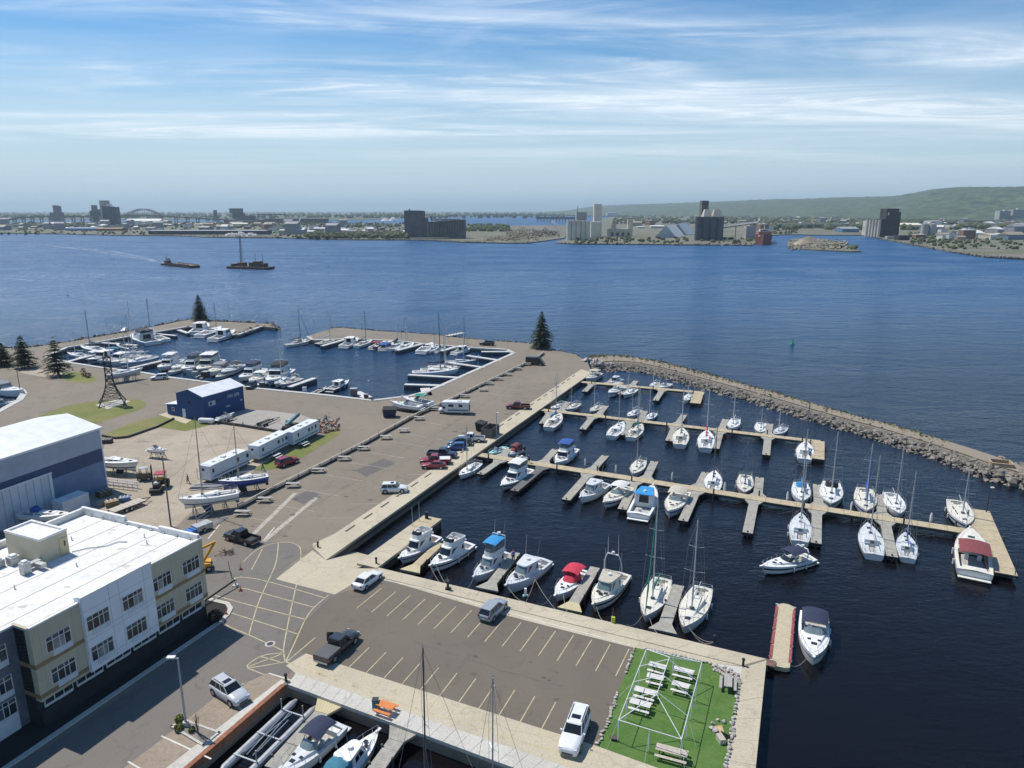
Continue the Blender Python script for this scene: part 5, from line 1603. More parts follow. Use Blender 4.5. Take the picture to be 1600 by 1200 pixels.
# -- docks
def plank_mat(name, c, c2, ang=0.0):
 m = bpy.data.materials.new(name)
 m.use_nodes = True
 t = m.node_tree
 N, L = t.nodes.new, t.links.new
 b = t.nodes['Principled BSDF']
 b.inputs['Roughness'].default_value = 0.85
 co = N('ShaderNodeTexCoord')
 wv = N('ShaderNodeTexWave')
 wv.bands_direction = 'X'
 wv.wave_profile = 'SAW'
 wv.inputs['Scale'].default_value = 1.1
 wv.inputs['Distortion'].default_value = 0.4
 L(co.outputs['Object'], wv.inputs['Vector'])
 nz_ = N('ShaderNodeTexNoise')
 nz_.inputs['Scale'].default_value = 1.6
 nz_.inputs['Detail'].default_value = 6
 g = N('ShaderNodeNewGeometry')
 L(g.outputs['Position'], nz_.inputs['Vector'])
 r = N('ShaderNodeValToRGB')
 r.color_ramp.elements[0].position, r.color_ramp.elements[1].position = .3, .7
 r.color_ramp.elements[0].color, r.color_ramp.elements[1].color = (*c, 1), (*c2, 1)
 L(nz_.outputs['Fac'], r.inputs[0])
 rr = N('ShaderNodeMapRange')
 rr.inputs['From Min'].default_value, rr.inputs['From Max'].default_value = 0, 0.14
 rr.inputs['To Min'].default_value, rr.inputs['To Max'].default_value = 0.55, 1.0
 L(wv.outputs['Fac'], rr.inputs['Value'])
 h = N('ShaderNodeHueSaturation')
 L(rr.outputs[0], h.inputs['Value']); L(r.outputs[0], h.inputs['Color'])
 L(h.outputs[0], b.inputs['Base Color'])
 MATS[name] = m
 return m
wood_tan = plank_mat('tan_decking', (0.38, 0.31, 0.20), (0.50, 0.42, 0.28))
wood_grey = plank_mat('grey_decking', (0.27, 0.255, 0.22), (0.385, 0.365, 0.31))
wood_dark = plank_mat('dark_decking', (0.10, 0.10, 0.10), (0.16, 0.155, 0.15))
wood_yellow = plank_mat('new_decking', (0.46, 0.40, 0.23), (0.54, 0.47, 0.29))
wood_white = plank_mat('pale_decking', (0.50, 0.49, 0.46), (0.62, 0.61, 0.58))
beam_mat = mat('wet_timber', (0.060, 0.052, 0.042), 0.85, 0.3, 2)
pile_mat = mat('steel_pile', (0.055, 0.052, 0.05), 0.7, 0.2, 2)
def deck_run(parent, a, b, wid, z, m, panel=2.4, th=0.12, name='deck_panel'):
 """plank panels from a to b; panels are sub-parts of the beam frame that is returned"""
 a, b = Vector(a), Vector(b)
 d = b - a; d.z = 0
 L_ = d.length; d.normalize()
 rz = math.atan2(d.y, d.x)
 n = max(1, round(L_ / panel))
 fr = MB()
 for s in (-1, 1): fr.box((L_ / 2, s * (wid / 2 - .06), -.30), (L_ - .02, .14, .36))
 fr.box((L_ / 2, 0, -.42), (L_ - .1, wid * .7, .30))
 fo = fr.build('beam_frame', beam_mat, parent)
 fo.location = (a.x, a.y, z); fo.rotation_euler = (0, 0, rz)
 me = MB().box((0, 0, 0), (L_ / n - .035, wid, th)).mesh('deck_panel', m)
 for k in range(n):
  link(name, me, fo, (L_ * (k + .5) / n, 0, -th / 2 + random.uniform(-.01, .01)))
 return fo, d, L_
def piles(parent, a, b, n, off, ztop, r=0.14, z0=-5.0):
 a, b = Vector(a), Vector(b)
 for k in range(n):
  p = a.lerp(b, (k + .5) / n)
  d = (b - a); nrm = Vector((-d.y, d.x, 0)); nrm.normalize()
  p = p + nrm * off * (1 if k % 2 else -1)
  MB().tube((p.x, p.y, z0), (p.x, p.y, ztop), r, None, 8).build('pile', pile_mat, parent)
DZ = -0.42
def pier(label, a, b, wid, fingers, end=None, m=wood_tan, fw=1.5, extra=None):
 t = thing('pier', label, 'pier')
 A, B = P(*a, DZ), P(*b, DZ)
 fo, d, L_ = deck_run(t, A, B, wid, DZ, m)
 piles(t, A, B, max(4, int(L_ / 7)), wid / 2 + .1, 0.55)
 nrm = Vector((-d.y, d.x, 0))
 for f in fingers:
  (rx, ry), (ex, ey) = f[:2]
  mm = f[2] if len(f) > 2 else wood_grey
  Rr, E = P(rx, ry, DZ - .12), P(ex, ey, DZ - .12)
  v = (E - Rr); v.normalize()
  k = (wid / 2 + .05) / max(.35, abs(v.dot(nrm)))
  side = 1 if v.dot(nrm) > 0 else -1
  foot = A + d * ((Rr - A).dot(d))
  foot = foot + v * k
  ff, dd, FL = deck_run(t, foot, E, fw, DZ - .08, mm, 2.6)
  ff.name = 'finger'
  nn = Vector((-dd.y, dd.x, 0))
  g = [foot - nn * 1.5, foot + nn * 1.5, foot + dd * 1.6 + nn * fw * .5, foot + dd * 1.6 - nn * fw * .5]
  MB().hexa([(p.x, p.y, DZ - .26) for p in g], [(p.x, p.y, DZ - .055) for p in g]).build('gusset', mm, t)
  q = E - dd * .3
  MB().tube((q.x, q.y, -5), (q.x, q.y, DZ + .15), .13, None, 8).build('pile', pile_mat, t)
  MB().box((E.x - dd.x * .05, E.y - dd.y * .05, DZ - .3), (.12, fw + .1, .4), math.atan2(dd.y, dd.x)).build('bumper', rubber, t)
 if end:
  (p0, p1), ew = end
  ff, dd, FL = deck_run(t, P(*p0, DZ), P(*p1, DZ), ew, DZ + .015, m, 2.2)
  ff.name = 'end_dock'
  piles(t, P(*p0, DZ), P(*p1, DZ), 3, ew / 2 + .12, 0.3)
 return t
pier('long tan timber pier with wide end platform, lined by cruisers and sailboats', (742, 709), (1538, 834), 2.1,
  [((778, 722), (750, 741)), ((843, 734), (803, 767), wood_dark), ((915, 745), (884, 781)), ((987, 758), (972, 796)), ((1085, 772), (1067, 814)), ((1177, 785), (1168, 833)), ((1276, 800), (1275, 849)), ((1383, 817), (1394, 870)),
  ((780, 716), (797, 701)), ((845, 727), (868, 702)), ((922, 738), (946, 712)), ((1008, 751), (1023, 721)), ((1090, 764), (1103, 738)), ((1184, 778), (1187, 746)), ((1280, 794), (1277, 757)), ((1380, 809), (1373, 772))],
  (((1527, 796), (1567, 896)), 3.4))
pier('middle tan timber pier with small sailboats on both sides', (838, 639), (1282, 690), 1.9,
  [((860, 643), (847, 662)), ((926, 651), (910, 671)), ((985, 658), (975, 680)), ((1054, 666), (1045, 689)), ((1125, 674), (1118, 701)), ((1200, 682), (1197, 711)),
  ((876, 643), (888, 628)), ((934, 650), (947, 634)), ((1000, 658), (1008, 642)), ((1058, 664), (1069, 648)), ((1127, 672), (1134, 655)), ((1200, 680), (1203, 662))],
  (((1278, 689), (1277, 717)), 2.6))
pier('short tan timber pier nearest the rock breakwater', (903, 596), (1097, 613), 1.9,
  [((925, 600), (913, 612)), ((980, 605), (969, 616)), ((1035, 609), (1024, 626)), ((950, 599), (958, 592)), ((987, 603), (994, 595)), ((1025, 607), (1032, 599))],
  (((1093, 612), (1086, 630)), 2.6))
def finger_dock(label, root, end, wid, m, gus=None, z=-.30):
 t = thing('finger_dock', label, 'dock')
 A, E = P(*root, z), P(*end, z)
 ff, d, L_ = deck_run(t, A, E, wid, z, m, 2.6)
 nn = Vector((-d.y, d.x, 0))
 g = [A - nn * (wid / 2 + .9) - d * .3, A + nn * (wid / 2 + .9) - d * .3, A + d * 1.5 + nn * wid * .5, A + d * 1.5 - nn * wid * .5]
 MB().hexa([(p.x, p.y, z - .2) for p in g], [(p.x, p.y, z + .03) for p in g]).build('gusset', gus or m, t)
 piles(t, A + d * 2, E, 3, wid / 2 + .1, z + .2, .12)
 return t
finger_dock('tan timber finger dock between the two left-hand flybridge cruisers', (642, 891), (688, 848), 1.25, wood_tan, wood_yellow)
finger_dock('grey finger dock beside the cruiser with bright blue canopy', (762, 919), (806, 863), 1.35, wood_grey)
finger_dock('grey finger dock beside the red-covered cruiser, yellow at its root', (891, 951), (930, 886), 1.35, wood_grey, wood_yellow)
finger_dock('grey finger dock between the two large sailboats', (1036, 984), (1060, 914), 1.5, wood_grey)
finger_dock('weathered wooden finger dock beside the cruiser with navy canopy, below the quay', (516, 1098), (424, 1200), 1.5, wood_grey, wood_yellow)
finger_dock('weathered wooden finger dock below the orange picnic table', (631, 1140), (585, 1204), 1.5, wood_grey, wood_grey)
t = thing('service_dock', 'wide concrete-topped dock beside the boat ramp', 'dock')
A, E = P(573, 884), P(676, 808)
d = E - A; L_ = d.length; rz = math.atan2(d.y, d.x)
n = 8
fo = MB().box((L_ / 2, 0, -1.2), (L_, 3.0, 1.6)).build('dock_wall', beam_mat, t)
fo.location = (A.x, A.y, 0); fo.rotation_euler = (0, 0, rz)
for k in range(n):
 MB().box((0, 0, 0), (L_ / n - .03, 3.3, .4)).build('slab', concrete if k < n - 2 else wood_tan, fo, loc=(L_ * (k + .5) / n, 0, -.18))
MB().tube((L_ - .8, .6, 0), (L_ - .8, .6, 1.1), .28, None, 10).build('bollard', rubber, t).parent = fo
for s in (-1, 1): MB().tube((L_ - 3.0 + s, 1.2, 0), (L_ - 3.0 + s, 1.2, 3.0), .04, None, 5).build('post', alu, fo)
finger_dock('small dock stub at the quay corner under the breakwater', (918, 590), (934, 583), 1.2, wood_grey)
t = thing('floating_dock', 'sandy floating dock edged with red bumpers at the quay corner', 'dock')
A, E = P(1218, 1040, -.9), P(1228, 945, -.9)
d = E - A; L_ = d.length; rz = math.atan2(d.y, d.x)
fo = MB().prism([(0, -1.05), (L_ * .98, -1.0), (L_ + .2, -.3), (L_ + .15, .35), (L_ * .97, 1.0), (0, 1.05), (-.3, .4), (-.3, -.5)], -.5, 0).build('deck', ground_mat('dock_carpet', (0.47, 0.40, 0.28), (0.42, 0.36, 0.25), (0.33, 0.28, 0.2), 4, 0.5), t)
fo.location = (A.x, A.y, -.85); fo.rotation_euler = (0, 0, rz)
red_b = mat('red_bumper', (0.27, 0.065, 0.065), 0.7, 0.2, 2)
for s in (-1, 1):
 for k in range(4 if s > 0 else 4):
  MB().box((L_ * (.10 + .22 * k) + .9, s * 1.0, -.04), (L_ * .205, .3, .2)).build('bumper', red_b, fo)
 for k in range(5): MB().box((L_ * (.06 + .22 * k) + .45, s * 1.02, -.05), (.1, .34, .22)).build('bracket', spar_white, fo)
MB().box((-.2, 1.2, 0.1), (1.2, 1.6, .12)).build('gangway', mat('rust_steel', (0.16, 0.09, 0.07), 0.8, 0.3, 3), fo)
# -- boats at the front quay
motor('white flybridge cruiser with dark windscreen and black-topped bridge beside the wide service dock', (624, 876), (679, 836), 'fly', fly_canvas=None, radar=False, boot=bottom_dark)
motor('pale blue-white flybridge cruiser with open bridge and long side windows', (672, 888), (731, 847), 'fly', hull_m=gel_white, radar=False, deck_m=deck_white)
motor('flybridge cruiser with bright blue bridge canopy and grey radar arch', (740, 905), (790, 862), 'fly', fly_canvas='sky', screen=True, arch=True, wind_m=clear_glass)
motor('white hardtop cruiser with twin antennas and green-tinted windscreen', (790, 920), (850, 873), 'hardtop', wind_m=clear_glass, boot=gel_white)
motor('white express cruiser with bright red canopy and cockpit cover', (867, 934), (910, 889), 'express', top='red', screen='red', aft='fwd')
motor('cream express cruiser with tan hardtop and tall radar arch', (926, 950), (970, 895), 'hardtop', hull_m=gel_cream, deck_m=deck_cream, hard_m=CANVAS['tan'], tower=True, wind_m=clear_glass)
sail('large cream-decked sailboat with green sail cover and furled green jib at the quay', (1007, 968), (1036, 904), 782, deck_m=deck_cream, cover='green', furled='green', boot=gel_white, stripe=None)
sail('large white racing sailboat with bare boom at the quay', (1067, 986), (1099, 918), 814, cover=None, boot=gel_white)
motor('white open-bow cruiser with navy bimini tied to the red-edged floating dock', (1271, 1034), (1272, 958), 'express', top='navy', aft='fwd', boot=gel_white)
motor('white and black express cruiser with navy canopy drifting off the long pier', (1189, 889), (1266, 868), 'express', hull_m=gel_white, stripe=gel_black, boot=gel_black, top='navy', aft='fwd', arch=True, wind_m=boat_glass)
motor('stern-on cruiser with maroon canopy and maroon seats at the pier-end platform', (1514, 834), (1523, 897), 'express', hull_m=gel_white, top='maroon', aft='fwd', wind_m=boat_glass)
sail('small grey-covered sailboat berthed first on the long pier by the parking quay', (717, 744), (748, 722), 666, cover='grey', spar=alu, boot=bottom_dark)
motor('tall hardtop cruiser beside the dark finger dock', (783, 761), (824, 731), 'fly', fly_canvas='white', screen=True, arch=True).scale.z = .8
motor('white hardtop cruiser with pale roof right of the first grey finger', (906, 781), (944, 754), 'hardtop', wind_m=clear_glass)
motor('white cruiser with grey soft top and dark outboard, in the middle of the long pier', (943, 789), (980, 760), 'express', top='white', aft='fwd', outboards=1)
motor('cabin cruiser with sky-blue canopy turned stern to the front quay', (1020, 764), (997, 805), 'hardtop', hard_m=CANVAS['sky'])
motor('cream cuddy cruiser with tan top berthed alone by a grey finger', (1044, 804), (1066, 768), 'express', deck_m=deck_cream, top='tan', aft='fwd')
sail('white sailboat with teak cockpit berthed bow-in on the near side of the long pier', (1251, 804), (1250, 846), 722, cover=None, spar=alu, boot=gel_white)
sail('white sailboat with navy transom and open dark cockpit near the pier-end platform', (1355, 820), (1366, 867), 712, cover=None, boot=gel_navy, stripe=gel_navy)
sail('white sailboat with small blue sail cover beside the navy-transomed one', (1414, 833), (1419, 871), 738, cover='blue', boot=gel_white)
t, L_ = place_boat('runabout', 'small turquoise and white runabout against the parking quay', 'motorboat', (763, 710), (791, 697))
motor_cruiser(t, L_, 'open', stripe=CANVAS['sky'], outboards=1, deck_m=mat('turquoise_deck', (0.33, 0.60, 0.62), 0.5, 0.1, 2))
t, L_ = place_boat('runabout', 'small boat under a maroon cover with two outboards by the parking quay', 'motorboat', (789, 710), (814, 700))
motor_cruiser(t, L_, 'express', top='maroon', screen='maroon', aft='closed', outboards=2)
motor('flybridge boat with royal blue canopy moored bow towards the long pier', (868, 725), (894, 699), 'fly', fly_canvas='blue', screen=True, radar=False).scale.z = .76
sail('sloop moored bow-in midway along the far side of the long pier', (989, 742), (1003, 718), 606, cover=None, spar=alu)
sail('sailboat with dark mast and navy cover moored stern-to on the long pier', (1117, 737), (1112, 767), 660, cover='navy', spar=spar_dark)
sail('small sailboat with blue sail cover alone beside a finger of the long pier', (1163, 772), (1165, 742), 688, cover='blue', spar=CANVAS['blue'])
sail('sailboat with sky-blue dodger and white mast, left of a grey finger', (1253, 786), (1251, 754), 671, cover='sky', dodger='sky')
sail('sailboat with dark navy boom cover, right of a grey finger', (1298, 792), (1299, 754), 675, cover='navy', spar=alu, dodger='black')
sail('sailboat with long blue sail cover up its mast base, near the pier end', (1353, 803), (1351, 764), 694, cover='blue', spar=alu, furled='blue')
sail('sailboat with bare deck moored by the last far-side finger', (1406, 806), (1391, 770), 698, cover=None)
sail('white sailboat with wheel steering moored against the pier-end platform', (1510, 825), (1494, 783), 730, cover=None, transom=.8)
sail('small white daysailer first on the far side of the middle pier', (860, 638), (882, 629), 580, cover=None, spar=spar_white)
sail('small white daysailer second on the far side of the middle pier', (885, 640), (904, 629), 606, cover=None)
sail('white sloop beside the second far-side finger of the middle pier', (922, 643), (938, 632), 594, cover=None, spar=spar_white)
sail('broad white sloop left of the third far-side finger of the middle pier', (980, 651), (999, 639), 606, cover='white')
sail('sloop with blue cockpit right of the third far-side finger of the middle pier', (1009, 656), (1023, 644), 604, cover='blue', spar=spar_white)
sail('white sloop right of the fifth far-side finger of the middle pier', (1142, 671), (1150, 654), 615, cover=None, spar=spar_white)
sail('tiny sloop left of the last far-side finger of the middle pier', (1188, 677), (1190, 660), 638, cover=None)
sail('tiny daysailer with lowered rig right of the last far-side finger of the middle pier', (1210, 679), (1226, 666), 642, cover=None, spar=spar_white)
sail('sloop with bright sky-blue sail cover by the first near-side finger of the middle pier', (876, 648), (857, 668), 596, cover='sky', spar=alu)
sail('white sloop with bare boom left of the third near-side finger of the middle pier', (974, 661), (955, 681), 612, cover=None)
sail('sloop with green sail cover right of the third near-side finger of the middle pier', (1003, 664), (985, 683), 604, cover='green', spar=alu)
sail('sloop with dark cockpit right of the fourth near-side finger of the middle pier', (1066, 671), (1062, 695), 606, cover='grey', spar=spar_white)
sail('sloop with red sail cover left of the fifth near-side finger of the middle pier', (1105, 675), (1102, 701), 611, cover='red', spar=spar_white)
sail('dark-masted sloop at the end platform of the middle pier', (1259, 692), (1257, 718), 630, cover='navy', spar=spar_dark)
motor('white cuddy boat with dark windscreen in the corner under the breakwater', (916, 594), (935, 583), 'express', top='tan', aft='fwd')
motor('small white hardtop on the far side of the short pier', (953, 598), (969, 591), 'hardtop', Lf=1.05)
motor('white pontoon-like cruiser with tan top on the near side of the short pier', (951, 617), (972, 604), 'express', top='tan', aft='fwd', beam=2.9)
sail('white sloop on the near side of the short pier', (974, 618), (993, 607), 585, cover=None, spar=spar_white)
sail('small sloop on the far side of the short pier beneath the rocks', (1016, 604), (1028, 596), 576, cover=None, spar=spar_white)
motor('small white runabout on the far side of the short pier beneath the rocks', (1031, 606), (1046, 598), 'open', outboards=1)
sail('white sloop beside the end platform of the short pier', (1070, 627), (1081, 615), 604, cover=None, spar=spar_white)
# -- boats below the south quay
motor('big white cruiser with navy bimini seen from above in the near basin', (430, 1218), (527, 1128), 'express', top='navy', aft='fwd', Lf=1.02)
motor('white trunk-cabin cruiser with bow pulpit and teal canvas aft', (592, 1143), (508, 1228), 'hardtop', top='teal')
t = thing('pontoon_float', 'bare twin-pontoon float with folded frame in the near basin', 'pontoon', P(425, 1155, WZ), math.atan2(*(P(440, 1120, WZ) - P(350, 1205, WZ)).yx))
pont = mat('pontoon_aluminium', (0.44, 0.45, 0.46), 0.4, 0.12, 2, metal=0.3)
for s in (-1, 1):
 MB().loft([[Vector((x, s * 1.25 + math.cos(a_) * r, .25 + math.sin(a_) * r)) for a_ in [2 * math.pi * k / 10 for k in range(10)]] for x, r in ((-5.2, .1), (-4.7, .38), (4.4, .38), (5.0, .22), (5.2, .06))], cap0=True, cap1=True).build('pontoon', pont, t, smooth=False)
for x in (-3.4, -.4, 3.0): MB().box((x, 0, .66), (.14, 2.7, .12)).build('cross_beam', pont, t)
for k, (x0, y0, x1, y1) in enumerate(((-3, -.5, 2.8, .1), (-3, .5, 2.8, -.2), (-3.2, 0, 2.6, .5), (-2.6, -.7, 1.8, -.5))): MB().tube((x0, y0, .78 + .05 * k), (x1, y1, .9), .05, None, 5).build('frame_tube', steel, t)
for x, s in ((3, -1), (3, 1), (-3.4, -1)): MB().tube((x, s * 1.3, .6), (x, s * 1.3, 1.9), .06, None, 6).build('mooring_post', pont, t)
sail('tall dark-masted sailboat in the near basin, only its rig above the quay', (640, 1265), (720, 1235), 1013, cover=None, spar=spar_dark, Lf=1.8)
sail('sailboat with silver-blue mast in the near basin beside the white truck', (745, 1300), (815, 1260), 1060, cover=None, spar=alu, Lf=1.6)
# -- left basin docks and boats
def slim_dock(label, root, end, wid=1.6, z=.02, group=None):
 t = thing('slip_dock', label, 'dock', group=group)
 A, E = P(*root, z), P(*end, z)
 d = E - A; L_ = d.length; rz = math.atan2(d.y, d.x)
 fo = MB().box((L_ / 2, 0, -1.0), (L_, wid * .85, 1.3)).build('dock_wall', mat('dock_fascia', (0.07, 0.07, 0.085), 0.8, 0.2, 1), t)
 fo.location = (A.x, A.y, z); fo.rotation_euler = (0, 0, rz)
 n = max(2, round(L_ / 3))
 me = MB().box((0, 0, 0), (L_ / n - .03, wid, .3)).mesh('slab', wood_white)
 for k in range(n): link('slab', me, fo, (L_ * (k + .5) / n, 0, -.18))
 return t
G1 = 'slip docks on the parking side of the left basin'
slim_dock('pale slip dock nearest the basin corner by the parked boat trailer', (700, 602), (632, 600), group=G1)
slim_dock('pale slip dock with three sailboats alongside', (726, 590), (638, 585), group=G1)
slim_dock('pale slip dock with one sailboat, third from the trailer', (758, 574), (702, 566), group=G1)
slim_dock('empty pale slip dock, fourth from the trailer', (783, 563), (730, 555), group=G1)
slim_dock('short pale dock in the outer corner of the left basin', (795, 549), (752, 549), group=G1)
G2 = 'slip docks on the outer pier of the left basin'
for r_, e_, lb in (((662, 536), (620, 547), 'pale slip dock on the outer pier, beside a small cruiser'), ((545, 528), (503, 540), 'pale slip dock at the tip of the outer pier'), ((612, 532), (585, 541), 'pale slip dock in the middle of the outer pier'), ((712, 541), (690, 548), 'short pale dock near the tall dark mast')):
 slim_dock(lb, r_, e_, group=G2)
G3 = 'slip docks on the shore side of the left basin'
slim_dock('long pale slip dock behind the blue building, holding flybridge cruisers', (452, 604), (492, 590), group=G3)
slim_dock('long pale slip dock beside the boat on stands', (203, 575), (253, 563), group=G3)
slim_dock('pale slip dock in the inner corner of the left basin', (100, 566), (146, 554), group=G3)
slim_dock('pale slip dock along the far mole', (160, 535), (214, 539), group=G3)
slim_dock('short pale dock on the far mole beside the spruce', (243, 521), (275, 524), group=G3)
slim_dock('stub dock at the spruce on the far mole', (279, 515), (294, 520), group=G3)
slim_dock('pale gangway dock by the boat trailers at the basin corner', (668, 618), (664, 606), 2.6, .03)
LB = [
 ('s', (720, 580), (642, 583), 490, dict(cover=None, spar=spar_dark), 'sailboat with tall dark mast along the three-boat slip dock'),
 ('s', (722, 576), (655, 578), 508, dict(cover='navy', spar=alu, bimini='navy'), 'sailboat with navy bimini along the three-boat slip dock'),
 ('s', (717, 574), (668, 572), 515, dict(cover=None, spar=spar_white), 'white sailboat outermost of three on one slip dock'),
 ('s', (746, 564), (694, 565), 520, dict(cover='blue', spar=spar_white), 'sailboat with blue cover on the third slip dock from the trailer'),
 ('m', (684, 601), (655, 602), 0, dict(style='open'), 'small white runabout tucked by the slip dock nearest the trailer'),
 ('m', (738, 543), (708, 551), 0, dict(style='hardtop'), 'white pilothouse boat under the tall dark mast in the outer corner'),
 ('s', (735, 541), (712, 546), 495, dict(cover=None, spar=spar_dark), 'dark-masted sloop in the outer corner of the left basin'),
 ('s', (487, 533), (444, 539), 482, dict(cover='grey', spar=spar_dark, furled='grey'), 'ketch-like sailboat with dark mast at the tip of the outer pier'),
 ('m', (482, 530), (455, 537), 0, dict(style='express', top='tan', aft='fwd'), 'white cruiser outermost at the tip of the outer pier'),
 ('s', (530, 530), (494, 538), 484, dict(cover='white', spar=alu, hull_m=gel_navy), 'navy-hulled sailboat next to the tip of the outer pier'),
 ('m', (560, 530), (536, 541), 0, dict(style='hardtop'), 'white pilothouse boat second group along the outer pier'),
 ('s', (583, 532), (555, 541), 486, dict(cover='tan', spar=spar_dark), 'white sailboat with dark mast second group along the outer pier'),
 ('m', (603, 534), (581, 543), 0, dict(style='express', top='maroon', aft='fwd'), 'small cruiser with brown canvas along the outer pier'),
 ('m', (614, 535), (597, 545), 0, dict(style='express', top='blue', screen='navy', aft='closed'), 'small cruiser under royal blue canvas along the outer pier'),
 ('s', (648, 537), (620, 547), 494, dict(cover=None, spar=alu), 'white sloop by the middle of the outer pier'),
 ('m', (676, 538), (657, 550), 0, dict(style='express'), 'white express cruiser stern-out on the outer pier'),
 ('s', (686, 540), (668, 549), 510, dict(cover=None, spar=alu), 'white sloop beside the express cruiser on the outer pier'),
 ('m', (697, 541), (679, 548), 0, dict(style='open'), 'low white runabout beside the timber jetty on the outer pier'),
 ('m', (417, 601), (449, 578), 0, dict(style='fly', fly_canvas='black', screen=True), 'flybridge cruiser nearest the long slip dock behind the blue building'),
 ('m', (437, 603), (468, 590), 0, dict(style='express', arch=True), 'white express cruiser with raised arch on the long slip dock'),
 ('m', (373, 594), (410, 576), 0, dict(style='fly', fly_canvas='navy', screen=True), 'flybridge cruiser with navy canopy behind the blue building'),
 ('m', (389, 599), (417, 583), 0, dict(style='express', top='white', aft='fwd'), 'white cruiser with white top behind the blue building'),
 ('m', (346, 586), (376, 570), 0, dict(style='express', top='black', arch=True, aft='fwd'), 'cruiser with black canopy and arch behind the blue building'),
 ('m', (326, 586), (352, 570), 0, dict(style='express', top='grey', aft='closed', screen='grey'), 'covered grey-canvas cruiser behind the blue building'),
 ('m', (308, 583), (341, 563), 0, dict(style='fly', fly_canvas='white', screen=True, arch=True), 'tall white-topped flybridge cruiser right of the grey pump box'),
 ('m', (283, 581), (318, 564), 0, dict(style='fly', fly_canvas='navy', screen=True), 'flybridge cruiser with dark canopy right of the white sedan bridge'),
 ('m', (268, 578), (295, 565), 0, dict(style='express', arch=True), 'low white cruiser beside the white-roofed flybridge boat'),
 ('m', (246, 578), (280, 562), 0, dict(style='fly', fly_canvas='white'), 'large flybridge cruiser with flat white roof left of the others'),
 ('s', (185, 572), (245, 558), 470, dict(cover='white', spar=spar_white), 'long white sailboat on the long shore dock'),
 ('m', (170, 571), (232, 556), 0, dict(style='express', arch=True), 'long sleek white cruiser with black outboard on the long shore dock'),
 ('m', (134, 567), (190, 552), 0, dict(style='hardtop', hull_m=gel_grey), 'blue-grey trawler yacht in the inner corner of the left basin'),
 ('s', (150, 566), (205, 556), 500, dict(cover='blue', spar=spar_white), 'sailboat with blue boom cover in the inner corner'),
 ('s', (124, 543), (166, 548), 484, dict(cover='grey', spar=spar_dark), 'sailboat with tall dark mast on the far mole'),
 ('s', (104, 552), (138, 556), 520, dict(cover=None, spar=spar_white), 'white sloop in the innermost corner of the left basin'),
 ('m', (140, 549), (190, 549), 0, dict(style='express', top='teal', aft='closed'), 'low cruiser under pale teal cover on the far mole'),
 ('m', (181, 538), (208, 544), 0, dict(style='open'), 'small white open boat at the far mole dock'),
 ('m', (204, 526), (241, 536), 0, dict(style='fly', fly_canvas='black', screen=True), 'flybridge cruiser with black canopy on the far mole'),
 ('m', (229, 524), (258, 532), 0, dict(style='express'), 'low white cruiser beside the black-canopied one on the far mole'),
 ('s', (226, 521), (250, 527), 466, dict(cover='white', spar=spar_dark), 'dark-masted sailboat rafted on the far mole'),
 ('m', (325, 509), (304, 521), 0, dict(style='hardtop'), 'white pilothouse boat first at the spruce peninsula'),
 ('m', (348, 514), (310, 525), 0, dict(style='express', arch=True), 'low white cruiser second at the spruce peninsula'),
 ('m', (369, 519), (331, 531), 0, dict(style='hardtop', hull_m=gel_white), 'white lobster-style cruiser with cream cabin at the spruce peninsula'),
 ('s', (345, 511), (328, 519), 474, dict(cover=None, spar=spar_dark), 'dark-masted sloop between the cruisers at the spruce peninsula'),
 ('m', (118, 561), (160, 552), 0, dict(style='express', top='white', aft='fwd'), 'white-topped cruiser wedged in the inner corner of the left basin'),
 ('m', (160, 569), (214, 555), 0, dict(style='hardtop'), 'white trawler between the blue-covered sailboat and the long shore dock'),
 ('s', (188, 552), (224, 547), 488, dict(cover='navy', spar=spar_white), 'white sailboat with navy cover crossing the inner corner'),
 ('m', (263, 583), (284, 573), 0, dict(style='open'), 'small open boat between the flat-roofed cruiser and its neighbour'),
 ('m', (337, 590), (356, 580), 0, dict(style='open'), 'small open boat left of the black-canopied cruiser'),
 ('m', (399, 602), (420, 593), 0, dict(style='express', arch=True), 'small arched cruiser next to the long slip dock'),
 ('s', (428, 603), (457, 588), 520, dict(cover='white', spar=spar_white), 'white-masted sailboat squeezed beside the long slip dock'),
 ('s', (632, 536), (606, 546), 506, dict(cover='navy', spar=alu), 'sloop with navy cover right of the royal blue canvas boat'),
 ('m', (546, 595), (514, 608), 0, dict(style='hardtop', hull_m=gel_black), 'black-hulled pilothouse tug by the fuel dock'),
 ('m', (510, 604), (488, 613), 0, dict(style='open', hull_m=gel_navy), 'low dark workboat behind the black-hulled tug'),
]
for kind, bw_, st_, mt, kw, lb in LB:
 kw.setdefault('Lf', .95)
 if kind == 's': sail(lb, bw_, st_, mt, **kw)
 else:
  kw = dict(kw); sty = kw.pop('style')
  motor(lb, bw_, st_, sty, **kw).scale.z = .78 if sty == 'fly' else .88
motor('white cruiser with pale blue cockpit cover in the small inlet at the road bend', (38, 617), (-12, 606), 'express', top='grey', aft='closed', beam=4.2)
motor('grey-covered houseboat in the small inlet at the road bend', (24, 626), (-22, 634), 'hardtop', hull_m=gel_grey, hard_m=CANVAS['grey'])
